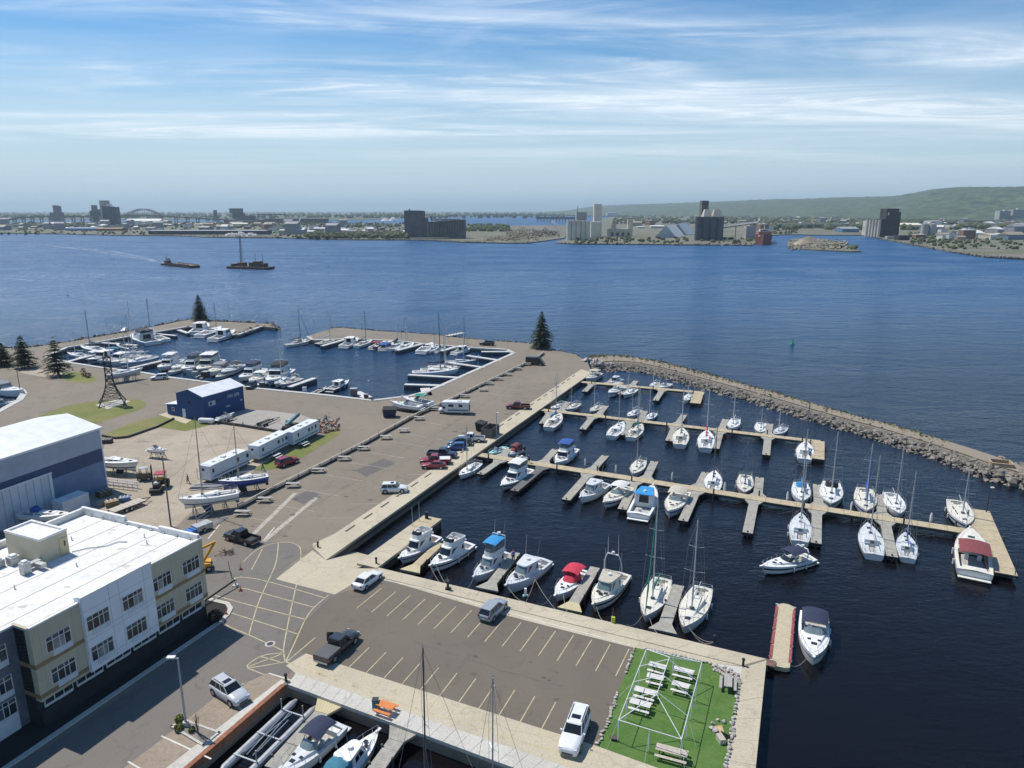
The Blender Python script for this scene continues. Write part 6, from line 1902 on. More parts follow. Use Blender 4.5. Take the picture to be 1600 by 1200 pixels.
# -- hotel
random.seed(21)
stucco_beige = mat('beige_stucco', (0.50, 0.44, 0.32), 0.9, 0.05, 0.8, 0.1, world_co=True)
stucco_brown = mat('brown_band', (0.27, 0.19, 0.095), 0.9, 0.08, 1.0, world_co=True)
stucco_white = mat('white_panel', (0.74, 0.75, 0.77), 0.8, 0.04, 0.5, world_co=True)
brick_grey = mat('dark_grey_brick', (0.13, 0.145, 0.175), 0.9, 0.15, 1.2, 0.2, world_co=True)
roof_white = ground_mat('white_roof_membrane', (0.72, 0.71, 0.69), (0.66, 0.65, 0.62), (0.52, 0.50, 0.46), 1.2, 0.14, 0, 0.8, 0.05)
win_glass = mat('hotel_glass', (0.030, 0.038, 0.042), 0.06, 0.3, 0.8, world_co=True)
GLASS = [win_glass, mat('hotel_glass_blue', (0.06, 0.085, 0.095), 0.08, 0.3, 0.8, world_co=True), mat('drawn_curtain', (0.22, 0.235, 0.23), 0.35, 0.3, 1.5, world_co=True)]
win_frame = mat('white_window_frame', (0.62, 0.62, 0.60), 0.5, 0.05, 2)
ac_panel = mat('spandrel_panel', (0.60, 0.62, 0.65), 0.6, 0.06, 1)
galv = mat('galvanised', (0.42, 0.43, 0.43), 0.45, 0.15, 2, metal=0.5)
T = thing('hotel', 'three-storey hotel with beige, white and dark grey fronts under a white flat roof', 'building')
HK = (CAM_H - HB) / (CAM_H - 9.2)               # the storeys were measured on a plane 9.2 m up; the roof stands at HB
HO = P(315, 842, HB)
def zz_h(z): return z if z <= 0.2 else HB - (9.2 - z) * HK
def hotel(u, v, z=0.0):
 return Vector((HO.x, HO.y, 0)) - hx * (u * HK) + hy * (v * HK) + Vector((0, 0, zz_h(z)))
def hbox(name, u0, u1, v0, v1, z0, z1, m, parent=T, label=None):
 z0, z1 = zz_h(z0), zz_h(z1)
 q = [hotel(u0, v0), hotel(u0, v1), hotel(u1, v1), hotel(u1, v0)]
 o = MB().hexa([(p.x, p.y, z0) for p in q], [(p.x, p.y, z1) for p in q]).build(name, m, parent)
 if label: o['label'] = label
 return o
dark_base = mat('shaded_base', (0.022, 0.022, 0.025), 0.8, 0.2, 1)  # near-black colour paints in the deep shade along the wall foot
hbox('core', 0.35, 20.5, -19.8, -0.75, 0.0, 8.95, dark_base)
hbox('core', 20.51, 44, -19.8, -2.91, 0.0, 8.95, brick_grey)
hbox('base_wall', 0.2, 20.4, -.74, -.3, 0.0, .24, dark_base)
hbox('facade_section', 0.0, 7.30, -0.7, 0.0, 1.55, 9.2, stucco_beige, label='beige stucco section at the far end')
hbox('facade_section', 7.31, 15.55, -0.7, 0.32, 1.50, 9.75, stucco_white, label='taller white panel section')
hbox('facade_section', 15.56, 20.2, -0.7, 0.0, 1.45, 9.2, stucco_beige, label='beige stucco section beside the grey wing')
hbox('facade_return', 20.2, 20.5, -2.6, 0.0, 1.45, 9.2, stucco_beige)
hbox('facade_section', 20.51, 44, -2.9, -2.3, 0.0, 9.0, brick_grey, label='dark grey brick wing')
hbox('end_wall', 0.0, 0.34, -20.0, -0.71, 0.0, 9.0, stucco_beige)
for u0, u1 in ((0.02, 7.28), (15.58, 20.52)):
 for z in (5.15, 1.95): hbox('brown_band', u0, u1, -.2, 0.03, z - .2, z + .25, stucco_brown)
hbox('brown_band', 20.2, 20.53, -2.6, -.05, 4.95, 5.4, stucco_brown); hbox('brown_band', 20.2, 20.53, -2.6, -.05, 1.75, 2.2, stucco_brown)
roof_o = hbox('roof', 0.3, 20.5, -19.7, -0.31, 8.96, 9.02, roof_white)
hbox('roof', 20.51, 44, -19.7, -2.6, 8.955, 9.015, roof_white)
for v in (-3.3, -6.4, -9.6, -12.8, -16.0):
 hbox('membrane_seam', 0.5, 40, v, v + .09, 9.021, 9.05, mat('seam', (0.50, 0.48, 0.44), 0.8, 0.1, 1), roof_o)
hbox('parapet', 0.0, 7.3, -0.30, 0.0, 9.2, 9.35, roof_white); hbox('parapet', 7.31, 15.55, -0.30, 0.33, 9.75, 9.85, roof_white); hbox('parapet', 15.56, 20.5, -0.30, 0.02, 9.2, 9.35, roof_white)
hbox('parapet', 20.51, 44, -2.9, -2.25, 9.0, 9.2, roof_white)
hbox('parapet', -0.02, 0.36, -6.6, -0.31, 9.02, 9.75, roof_white); hbox('parapet', -0.01, 0.34, -12.4, -6.61, 9.02, 9.40, roof_white); hbox('parapet', -0.02, 0.36, -20.2, -12.41, 9.02, 9.95, roof_white)
hbox('parapet', 0.37, 12, -20.2, -19.8, 9.02, 9.80, roof_white); hbox('parapet', 12.01, 44, -20.2, -19.8, 9.02, 9.4, roof_white)
for k in range(9): hbox('scupper', .37, .52, -18.5 + 2.1 * k, -18.1 + 2.1 * k, 9.05, 9.2, galv)
ph = hbox('penthouse', 8.2, 11.3, -17.4, -11.5, 9.02, 11.75, stucco_beige)
hbox('roof', 8.45, 11.05, -17.15, -11.75, 11.76, 11.79, roof_white, ph)
for a in ((8.15, 11.35, -17.45, -17.15), (8.15, 11.35, -11.75, -11.45)): hbox('coping', *a, 11.76, 12.0, roof_white, ph)
for a in ((8.15, 8.45, -17.14, -11.76), (11.05, 11.35, -17.14, -11.76)): hbox('coping', *a, 11.76, 12.0, roof_white, ph)
hbox('door', 8.35, 9.25, -11.5, -11.43, 9.1, 11.1, mat('tan_door', (0.50, 0.42, 0.24), 0.6, 0.05, 1), ph)
hbox('louvre', 8.6, 8.75, -11.46, -11.40, 10.1, 10.7, rubber, ph)
for (u, v, s, z) in ((13.4, -11.2, .8, 1.3), (12.5, -14.6, 1.0, .9), (13.6, -15.4, .9, .8)):
 o = hbox('air_handler', u - s / 2, u + s / 2, v - s / 2, v + s / 2, 9.06, 9.06 + z, galv, T)
 hbox('fan_cowl', u - s * .3, u + s * .3, v - s * .3, v + s * .3, 9.06 + z, 9.25 + z, stucco_white, o)
hbox('duct', 11.4, 13.0, -11.9, -11.3, 9.3, 9.8, galv); hbox('duct', 11.8, 12.4, -11.3, -10.1, 9.3, 9.75, galv)
pc = MB(); pc.path([hotel(*q, 9.12) for q in ((8.2, -11.2), (6.8, -10.4), (5.6, -8.9), (4.3, -8.6), (3.9, -7.6))], .05, 5); pc.build('roof_conduit', galv, T)
for u, v in ((3.2, -5.2), (2.1, -6.9), (10.2, -7.6), (6.0, -14.2), (16.0, -9.0)): MB().tube(hotel(u, v, 9.02), hotel(u, v, 9.5), .07, None, 6).build('vent_pipe', galv, T)
jm = mat('panel_joint', (0.30, 0.29, 0.27), 0.9, 0.1, 1)
for u in (7.32, 8.45, 11.43, 12.55, 15.5): hbox('panel_joint', u, u + .03, .31, .325, 1.55, 9.7, jm)
for z in (2.25, 5.0, 5.55, 8.2): hbox('panel_joint', 7.33, 15.5, .31, .326, z, z + .03, jm)
for u in (.5, 3.9, 4.6, 16.4, 19.7): hbox('panel_joint', u, u + .03, -.01, .006, 2.25, 9.1, jm)
stain = ground_mat('roof_dirt', (0.50, 0.47, 0.42), (0.56, 0.53, 0.48), (0.40, 0.37, 0.32), 2, .8)
for k in range(16):
 c = hotel(random.uniform(2, 22), random.uniform(-18, -2), 9.04)
 r = random.uniform(.15, .7)
 MB().sheet([(c.x + math.cos(a) * r * random.uniform(.5, 1.6), c.y + math.sin(a) * r * random.uniform(.3, .8)) for a in [6.283 * q / 11 for q in range(11)]], zz_h(9.024) + .002 * k / 16).build('dirt_patch', stain, roof_o)
def hotel_window(u0, u1, z0, z1, v, ac=True):
 w_ = hbox('window', u0, u1, v + .004, v + .05, z0, z1, win_frame, T)
 ps = [u0 + .06, u0 + (u1 - u0) * .27, u0 + (u1 - u0) * .46, u0 + (u1 - u0) * .73, u1 - .06]
 for k in range(4):
  a, b = ps[k] + .04, ps[k + 1] - .04
  for (s0, s1) in ((0.02, .68), (.72, .98)):
   zb = z0 + (z1 - z0) * s0 + .03
   if ac and k < 2 and s0 < .1: zb = z0 + .04
   hbox('pane', a, b, v + .03, v + .056, zb, z0 + (z1 - z0) * s1, random.choice(GLASS[:2] if s0 > .1 else GLASS + [win_glass] * 3), w_)
 if ac: hbox('ac_panel', u0 + .0, u0 + (u1 - u0) * .78, v + .004, v + .06, z0 - .62, z0 - .03, ac_panel, w_)
for u0 in (0.70, 4.75):
 for z0 in (5.95, 2.55): hotel_window(u0, u0 + 2.5, z0, z0 + 1.6, 0.0)
for u0 in (8.75, 12.8):
 for z0 in (5.95, 2.55): hotel_window(u0, u0 + 2.55, z0, z0 + 1.6, 0.32)
for z0 in (5.95, 2.55): hotel_window(16.75, 19.3, z0, z0 + 1.6, 0.0)
for u0 in (21.4, 25.4, 29.4, 33.4):
 for z0 in (6.2, 3.0, .5): hotel_window(u0, u0 + 2.7, z0, z0 + 1.6, -2.3)
for k in range(6):
 u0 = .5 + 3.3 * k
 w_ = hbox('ground_window', u0, u0 + 2.9, -.74, -.60, .25, 1.40, win_frame, T)
 for j in range(3): hbox('pane', u0 + .08 + .95 * j, u0 + .92 + .95 * j, -.62, -.57, .55, 1.34, win_glass, w_)
 hbox('sill_panel', u0 + .1, u0 + 1.6, -.62, -.55, .1, .5, ac_panel, w_)
# -- warehouse
def ribbed(name, c, scale=2.2, rough=.45):
 m = bpy.data.materials.new(name); m.use_nodes = True
 t = m.node_tree; b = t.nodes['Principled BSDF']
 b.inputs['Roughness'].default_value = rough
 co = t.nodes.new('ShaderNodeTexCoord'); wv = t.nodes.new('ShaderNodeTexWave')
 wv.bands_direction = 'X'; wv.wave_profile = 'TRI'; wv.inputs['Scale'].default_value = scale
 t.links.new(co.outputs['Object'], wv.inputs['Vector'])
 bn = t.nodes.new('ShaderNodeBump'); bn.inputs['Strength'].default_value = .5; bn.inputs['Distance'].default_value = .05
 t.links.new(wv.outputs['Fac'], bn.inputs['Height']); t.links.new(bn.outputs[0], b.inputs['Normal'])
 nz_ = t.nodes.new('ShaderNodeTexNoise'); nz_.inputs['Scale'].default_value = .5; nz_.inputs['Detail'].default_value = 5
 t.links.new(co.outputs['Object'], nz_.inputs['Vector'])
 rp = t.nodes.new('ShaderNodeValToRGB'); rp.color_ramp.elements[0].position, rp.color_ramp.elements[1].position = .3, .7
 rp.color_ramp.elements[0].color = (*[k * .9 for k in c], 1); rp.color_ramp.elements[1].color = (*[min(1, k * 1.08) for k in c], 1)
 t.links.new(nz_.outputs['Fac'], rp.inputs[0]); t.links.new(rp.outputs[0], b.inputs['Base Color'])
 MATS[name] = m
 return m
side_grey = ribbed('pale_grey_siding', (0.37, 0.43, 0.52))
side_navy = ribbed('navy_siding', (0.022, 0.062, 0.155))
side_slate = ribbed('slate_blue_siding', (0.15, 0.235, 0.37))
side_blue = ribbed('deep_blue_siding', (0.014, 0.055, 0.175), 2.2, .7)
roof_metal = ribbed('white_roof_metal', (0.72, 0.73, 0.73), 1.0, .4)
def framebox(origin, ex, ey):
 """local frame: x along ex, y along ey"""
 ex, ey = ex.normalized(), ey.normalized()
 return Matrix(((ex.x, ey.x, 0, origin.x), (ex.y, ey.y, 0, origin.y), (0, 0, 1, 0), (0, 0, 0, 1)))
wc = Vector((-70.6, 116.3, 0))
wex = Vector((-76.6, 100.6, 0)) - wc
wey = Vector((wex.y, -wex.x, 0)); wey = wey if wey.x < 0 else -wey
WM = framebox(wc, wex, wey)                       # x along the front eave, y into the building
T2 = thing('warehouse', 'large grey and navy metal boat-storage shed with white gabled roof', 'building')
T2.matrix_world = WM
LW, DW, HE, HR = 42.0, 15.2, 10.95, 12.5
def wbox(name, x0, x1, y0, y1, z0, z1, m, parent=T2):
 return MB().box(((x0 + x1) / 2, (y0 + y1) / 2, (z0 + z1) / 2), (x1 - x0, y1 - y0, z1 - z0)).build(name, m, parent)
wbox('wall_band', 0, LW, 0.0, DW, 7.3, HE, side_grey)
wbox('wall_band', 0.003, LW, 0.003, DW - .003, 5.0, 7.297, side_navy)
wbox('wall_band', 0.001, LW, 0.001, DW - .001, 0, 4.997, side_slate)
MB().add([(0, 0, HE), (0, DW, HE), (0, DW / 2, HR - .05), (.2, 0, HE), (.2, DW, HE), (.2, DW / 2, HR - .05)], [(0, 2, 1), (3, 4, 5), (0, 3, 5, 2), (1, 2, 5, 4)]).build('gable', side_grey, T2)
for s in (0, 1):
 y0, y1 = (-.35, DW / 2) if s == 0 else (DW + .35, DW / 2)
 zl = HE - .05
 q = [(-.3, y0, zl), (LW, y0, zl), (LW, y1, HR), (-.3, y1, HR)]
 n_p = 14
 root = None
 for k in range(n_p):
  xa, xb = -.3 + (LW + .3) * k / n_p, -.3 + (LW + .3) * (k + 1) / n_p - .02
  MB().hexa([(xa, y0, zl), (xb, y0, zl), (xb, y1, HR), (xa, y1, HR)], [(xa, y0, zl + .12), (xb, y0, zl + .12), (xb, y1, HR + .12), (xa, y1, HR + .12)]).build('roof_panel', roof_metal, T2)
wbox('corner_trim', -.06, .16, -.06, .14, 0, HE - .1, stucco_white); wbox('eave_trim', -.3, LW, -.42, -.36, HE - .25, HE + .08, stucco_white)
dr = wbox('door', 10.2, 20.0, -.10, .0, 0, 6.0, mat('dirty_white_door', (0.56, 0.59, 0.62), 0.7, 0.0, .45, c2=(0.66, 0.69, 0.72), world_co=True, lo=.3, hi=.6))
for k in range(1, 8): wbox('door_seam', 10.2 + 1.22 * k, 10.24 + 1.22 * k, -.13, -.101, 0, 6.0, side_slate, dr)
wbox('door_track', 9.6, 20.4, -.30, -.101, 6.05, 6.3, stucco_white)
wbox('door_post', 9.75, 10.15, -.35, -.002, 0, 6.04, stucco_white)
wbox('side_door', 24, 25.2, -.08, .0, 0, 2.2, rubber)
# -- blue boat shop
bc = Vector((-70.6, 156.6, 0))
bex = Vector((-65.3, 167.4, 0)) - bc
bey = Vector((-78.2, 160.3, 0)) - bc
bey = bey - bex * (bey.dot(bex) / bex.dot(bex))
BM_ = framebox(bc, bex, bey)
T3 = thing('boat_shop', 'deep blue metal boat shop with white gabled roof, sign and small annexe', 'building')
T3.matrix_world = BM_
LBd, DBd, HEb, HRb = 12.0, 8.7, 5.7, 7.0
MB().hexa([(0, 0, 0), (LBd, 0, 0), (LBd, DBd, 0), (0, DBd, 0)], [(0, 0, HEb), (LBd, 0, HEb), (LBd, DBd, HEb), (0, DBd, HEb)]).add([(0, 0, HEb), (0, DBd, HEb), (0, DBd / 2, HRb), (LBd, 0, HEb), (LBd, DBd, HEb), (LBd, DBd / 2, HRb)], [(0, 2, 1), (3, 4, 5)]).build('wall', side_blue, T3)
for s in (0, 1):
 y0, y1 = (-.3, DBd / 2) if s == 0 else (DBd + .3, DBd / 2)
 for k in range(8):
  xa, xb = -.25 + (LBd + .5) * k / 8, -.25 + (LBd + .5) * (k + 1) / 8 - .015
  MB().hexa([(xa, y0, HEb - .02), (xb, y0, HEb - .02), (xb, y1, HRb + .02), (xa, y1, HRb + .02)], [(xa, y0, HEb + .1), (xb, y0, HEb + .1), (xb, y1, HRb + .14), (xa, y1, HRb + .14)]).build('roof_panel', roof_metal, T3)
sg = mat('sign_grey', (0.40, 0.45, 0.52), 0.6, 0.1, 3)
def shop(name, x0, x1, y0, y1, z0, z1, m, parent=T3): return MB().box(((x0 + x1) / 2, (y0 + y1) / 2, (z0 + z1) / 2), (x1 - x0, y1 - y0, z1 - z0)).build(name, m, parent)
s1 = shop('sign', 1.5, 3.4, -.05, -.002, 3.1, 4.2, sg)
shop('emblem', 1.75, 2.45, -.07, -.051, 3.3, 4.0, side_navy, s1)
lt = None
for k, (w_, segs) in enumerate([(.40, 'lth'), (.42, 'lthr'), (.34, 'lr'), (.30, 'l'), (.40, 'lbr'), (.36, 'lbth'), (.40, 'lrd')]):
 x0 = 7.0 + k * .52
 mb = MB()
 for s in segs:
  if s == 'l': mb.box((x0 + .05, -.04, 4.1), (.10, .06, .85))
  if s == 'r': mb.box((x0 + w_ - .05, -.04, 4.0), (.10, .06, .65))
  if s == 't': mb.box((x0 + w_ / 2, -.04, 4.47), (w_, .06, .11))
  if s == 'h': mb.box((x0 + w_ / 2, -.04, 4.12), (w_, .06, .10)); mb.box((x0 + w_ - .05, -.04, 4.3), (.09, .06, .35))
  if s == 'b': mb.box((x0 + w_ / 2, -.04, 3.73), (w_, .06, .11))
  if s == 'd': mb.box((x0 + w_ / 2, -.04, 4.2), (.12, .06, .5))
 mb.build('sign_letter', sg, T3)
shop('window', 2.2 + 1.6, 4.4, -.03, -.001, 3.6, 4.3, boat_glass); shop('plaque', 10.8, 11.4, -.04, -.001, 2.2, 2.6, sg); shop('plaque', 6.4, 7.6, -.04, -.001, 1.7, 2.0, sg)
MB().box((-.03, 6.6, 1.1), (.06, 1.0, 2.1)).build('door', ac_panel, T3)
MB().box((-.03, 4.6, 3.9), (.06, .6, .5)).build('vent', rubber, T3)
MB().box((2.2, DBd + 2.0, 1.25), (3.8, 4.0, 2.5)).build('annexe', side_blue, T3)
MB().hexa([(.0, DBd + .02, 2.9), (4.4, DBd + .02, 2.9), (4.4, DBd + 4.3, 2.45), (.0, DBd + 4.3, 2.45)], [(.0, DBd + .02, 3.0), (4.4, DBd + .02, 3.0), (4.4, DBd + 4.3, 2.55), (.0, DBd + 4.3, 2.55)]).build('annexe_roof', roof_metal, T3)
MB().box((.28, DBd + 1.9, 1.5), (.06, .9, .9)).build('annexe_window', win_frame, T3); MB().box((.25, DBd + 1.9, 1.5), (.06, .6, .6)).build('annexe_pane', boat_glass, T3)
# -- lattice beacon tower
black_steel = mat('black_steel', (0.03, 0.028, 0.027), 0.6, 0.2, 2)
tp = P(176, 631)
T4 = thing('lattice_tower', 'black steel lattice tower with splayed legs on a concrete pad', 'tower', tp, 0.5)
def tr(z):
 s = z / 13.5
 return 0.75 + 2.3 * max(0, 1 - s * 1.9) ** 2
lv = [0, 1.5, 3.0, 4.5, 6.0, 7.5, 9.0, 10.5, 12.0]
for cx, cy in ((1, 1), (1, -1), (-1, -1), (-1, 1)):
 MB().path([(cx * tr(z), cy * tr(z), z) for z in lv], .12, 5).build('leg', black_steel, T4)
for a, b in zip(lv[:-1], lv[1:]):
 mb = MB()
 c = [(1, 1), (1, -1), (-1, -1), (-1, 1)]
 for k in range(4):
  (x0, y0), (x1, y1) = c[k], c[(k + 1) % 4]
  mb.tube((x0 * tr(a), y0 * tr(a), a), (x1 * tr(b), y1 * tr(b), b), .06, None, 4); mb.tube((x1 * tr(a), y1 * tr(a), a), (x0 * tr(b), y0 * tr(b), b), .06, None, 4)
  mb.tube((x0 * tr(b), y0 * tr(b), b), (x1 * tr(b), y1 * tr(b), b), .06, None, 4)
 mb.build('bracing', black_steel, T4)
MB().box((0, 0, 12.1), (1.9, 1.9, .15)).build('platform', black_steel, T4)
MB().tube((0, 0, 12.2), (0, 0, 13.4), .35, .3, 8).build('lantern', black_steel, T4)
# -- spruces
bark = mat('bark', (0.10, 0.075, 0.055), 0.95, 0.3, 3)
needle = mat('spruce_needles', (0.020, 0.034, 0.018), 0.85, 0.0, 1.2, c2=(0.085, 0.105, 0.052), world_co=True, detail=5, lo=.3, hi=.7)
def spruce(label, base, ytop, width, open_=0.0, seed=1, bare=.06):
 rr = random.Random(seed)
 p = P(*base)
 H = height_to(p, ytop)
 t = thing('spruce_tree', label, 'tree', p)
 tk = MB().tube((0, 0, -.1), (0, 0, H * .55), H * .017 + .06, H * .010, 7).tube((0, 0, H * .55), (0, 0, H * .97), H * .010, .02, 6)
 mb = MB()
 nw = int(H * 2.6 * (1 - open_ * .45))
 for w_ in range(nw):
  f = (w_ + rr.random()) / nw
  z = H * (bare + (1 - bare) * f)
  rad = width * ((1 - f) ** 0.66) * (1 if f > .10 else .75 + 2.5 * f) * rr.uniform(.78, 1.12) + .10
  nb = int(9 - 3 * f - 3 * open_) + 2
  a0 = rr.uniform(0, 6.28)
  for b in range(nb):
   a = a0 + 6.283 * b / nb + rr.uniform(-.25, .25)
   rl = rad * rr.uniform(.65, 1.12)
   droop = rr.uniform(.18, .42) * rl
   d = Vector((math.cos(a), math.sin(a), 0)); n = Vector((-d.y, d.x, 0))
   if f < .6: tk.tube((0, 0, z), d * rl * .7 + Vector((0, 0, z - droop * .5)), .035 + .02 * (1 - f), .015, 3, False)
   ns = max(3, int(rl * 3.2))
   for s in range(ns):
    q = (s + .5) / ns
    c = d * (rl * q) + Vector((0, 0, z - droop * q * q + rr.uniform(-.12, .12)))
    L2 = (.30 + .30 * (1 - q)) * rr.uniform(.7, 1.35) * (.6 + rl * .16)
    for k in range(3):
     sgn = (1, -1, 0)[k]
     tip = c + d * L2 * rr.uniform(.4, .9) + n * sgn * L2 * rr.uniform(.5, 1.0) + Vector((0, 0, rr.uniform(-.28, .10)))
     wd = (n if sgn == 0 else d) * L2 * .34 + Vector((0, 0, rr.uniform(-.12, .12)))
     mb.add([c - wd, c + wd, tip + wd * .3, tip - wd * .3], [(0, 1, 2, 3)])
 tk.build('trunk', bark, t)
 mb.build('crown', needle, t)
 return t
spruce('dense dark spruce standing alone where the parking pier meets the breakwater', (846, 544), 487, 5.0, 0, 3)
spruce('dense dark spruce on the far mole of the left basin', (313, 501), 461, 4.7, 0, 5)
spruce('open-branched conifer beside the grassy island at the road', (91, 587), 527, 4.6, .75, 8, .12)
spruce('broad dark conifer next to the lamp post at the road bend', (39, 575), 524, 4.4, .25, 11, .10)
spruce('dark conifer furthest out along the shore road', (7, 572), 536, 4.0, .2, 13, .08)
spruce('half-hidden conifer beyond the others on the shore road', (-14, 572), 540, 3.8, .2, 17)
leaf = mat('shrub_leaves', (0.045, 0.060, 0.020), 0.9, 0.0, 2, c2=(0.14, 0.15, 0.055), world_co=True, detail=5)
def shrub(name, label, p, r, hgt, n=160, m=None, cat='shrub', bare=False):
 t = thing(name, label, cat, p)
 tk = MB()
 mb = MB()
 for k in range(7):
  a = random.uniform(0, 6.28)
  e = Vector((math.cos(a) * r * .5, math.sin(a) * r * .5, hgt * random.uniform(.5, .95)))
  tk.tube((0, 0, 0), e, .035, .012, 4)
  if bare: tk.tube(e * .6, e * .6 + Vector((random.uniform(-.3, .3), random.uniform(-.3, .3), hgt * .3)), .02, .008, 4)
 for k in range(n):
  v = Vector((random.gauss(0, 1), random.gauss(0, 1), random.gauss(0, 1))); v.normalize(); v *= random.uniform(.5, 1) ** .5
  c = Vector((v.x * r, v.y * r, hgt * .5 + v.z * hgt * .5))
  a = Vector((random.uniform(-1, 1), random.uniform(-1, 1), random.uniform(-1, 1))).normalized() * .12
  b = Vector((random.uniform(-1, 1), random.uniform(-1, 1), random.uniform(-1, 1))).normalized() * .12
  mb.add([c - a, c + b, c + a, c - b], [(0, 1, 2, 3)])
 tk.build('stem', bark, t)
 if n: mb.build('leaves', m or leaf, t)
 return t
# -- vehicles
car_glass = mat('car_glass', (0.015, 0.018, 0.022), 0.05, 0.1, 2)
tyre_m = mat('tyre', (0.018, 0.018, 0.019), 0.85, 0.2, 4)
rim_m = mat('alloy_rim', (0.40, 0.41, 0.42), 0.3, 0.1, 4, metal=0.6)
trim_m = mat('dark_trim', (0.025, 0.025, 0.027), 0.6, 0.1, 4)
lamp_w = mat('headlamp', (0.66, 0.68, 0.70), 0.1, 0.05, 4)
lamp_r = mat('tail_lamp', (0.30, 0.015, 0.015), 0.25, 0.1, 4)
PAINT = {n: mat('paint_' + n, c, 0.32, 0.03, 2, coat=0.6) for n, c in dict(white=(0.70, 0.71, 0.71), silver=(0.30, 0.33, 0.36), lightsilver=(0.47, 0.49, 0.51), black=(0.012, 0.013, 0.016), navy=(0.018, 0.028, 0.07), red=(0.24, 0.012, 0.022), darkred=(0.15, 0.010, 0.016), blue=(0.02, 0.075, 0.26), grey=(0.030, 0.032, 0.038), slate=(0.05, 0.075, 0.11)).items()}
tyre_mesh = MB().tube((0, -.11, 0), (0, .11, 0), .35, None, 16).mesh('tyre', tyre_m)
rim_mesh = MB().tube((0, -.118, 0), (0, .118, 0), .22, None, 12).mesh('rim', rim_m)
def wheel(parent, x, y, r=.35):
 w_ = link('wheel', tyre_mesh, parent, (x, y, r), None, (r / .35, 1, r / .35))
 link('rim', rim_mesh, w_)
def body_loft(parent, st, W, m, name='body', z0=.30):
 """st: (x, top z, half-width share, floor z)"""
 rings = []
 for x, zt, k, zb in st:
  w_ = W / 2 * k
  rings.append([(x, -w_ * .93, zb), (x, -w_, zb + (zt - zb) * .35), (x, -w_ * .985, zb + (zt - zb) * .82), (x, -w_ * .90, zt), (x, -w_ * .4, zt + .03), (x, w_ * .4, zt + .03), (x, w_ * .90, zt), (x, w_ * .985, zb + (zt - zb) * .82), (x, w_, zb + (zt - zb) * .35), (x, w_ * .93, zb)])
 o = MB().loft(rings, cap0=True, cap1=True)
 o.f = [f[::-1] for f in o.f]
 ob = o.build(name, m, parent, smooth=False)
 ob.data.polygons.foreach_set('use_smooth', [len(p.vertices) == 4 for p in ob.data.polygons])
 return ob
SPEC = dict(
 sedan=dict(L=4.8, W=1.84, belt=.92, roof=1.44, cab=(-2.0, .98), rake=(.75, .80), hood=.86, tail=.98),
 coupe=dict(L=4.7, W=1.84, belt=.92, roof=1.38, cab=(-2.1, .80), rake=(1.05, .85), hood=.86, tail=.98),
 hatch=dict(L=4.3, W=1.80, belt=.95, roof=1.50, cab=(-2.05, 1.05), rake=(.50, .85), hood=.92, tail=.95),
 suv=dict(L=4.65, W=1.88, belt=1.05, roof=1.68, cab=(-2.22, 1.0), rake=(.40, .72), hood=1.02, tail=1.05),
 fullsuv=dict(L=5.5, W=2.0, belt=1.18, roof=1.88, cab=(-2.65, 1.05), rake=(.28, .62), hood=1.14, tail=1.18),
 minivan=dict(L=5.1, W=1.95, belt=1.05, roof=1.72, cab=(-2.42, 1.45), rake=(.38, 1.05), hood=.98, tail=1.05))
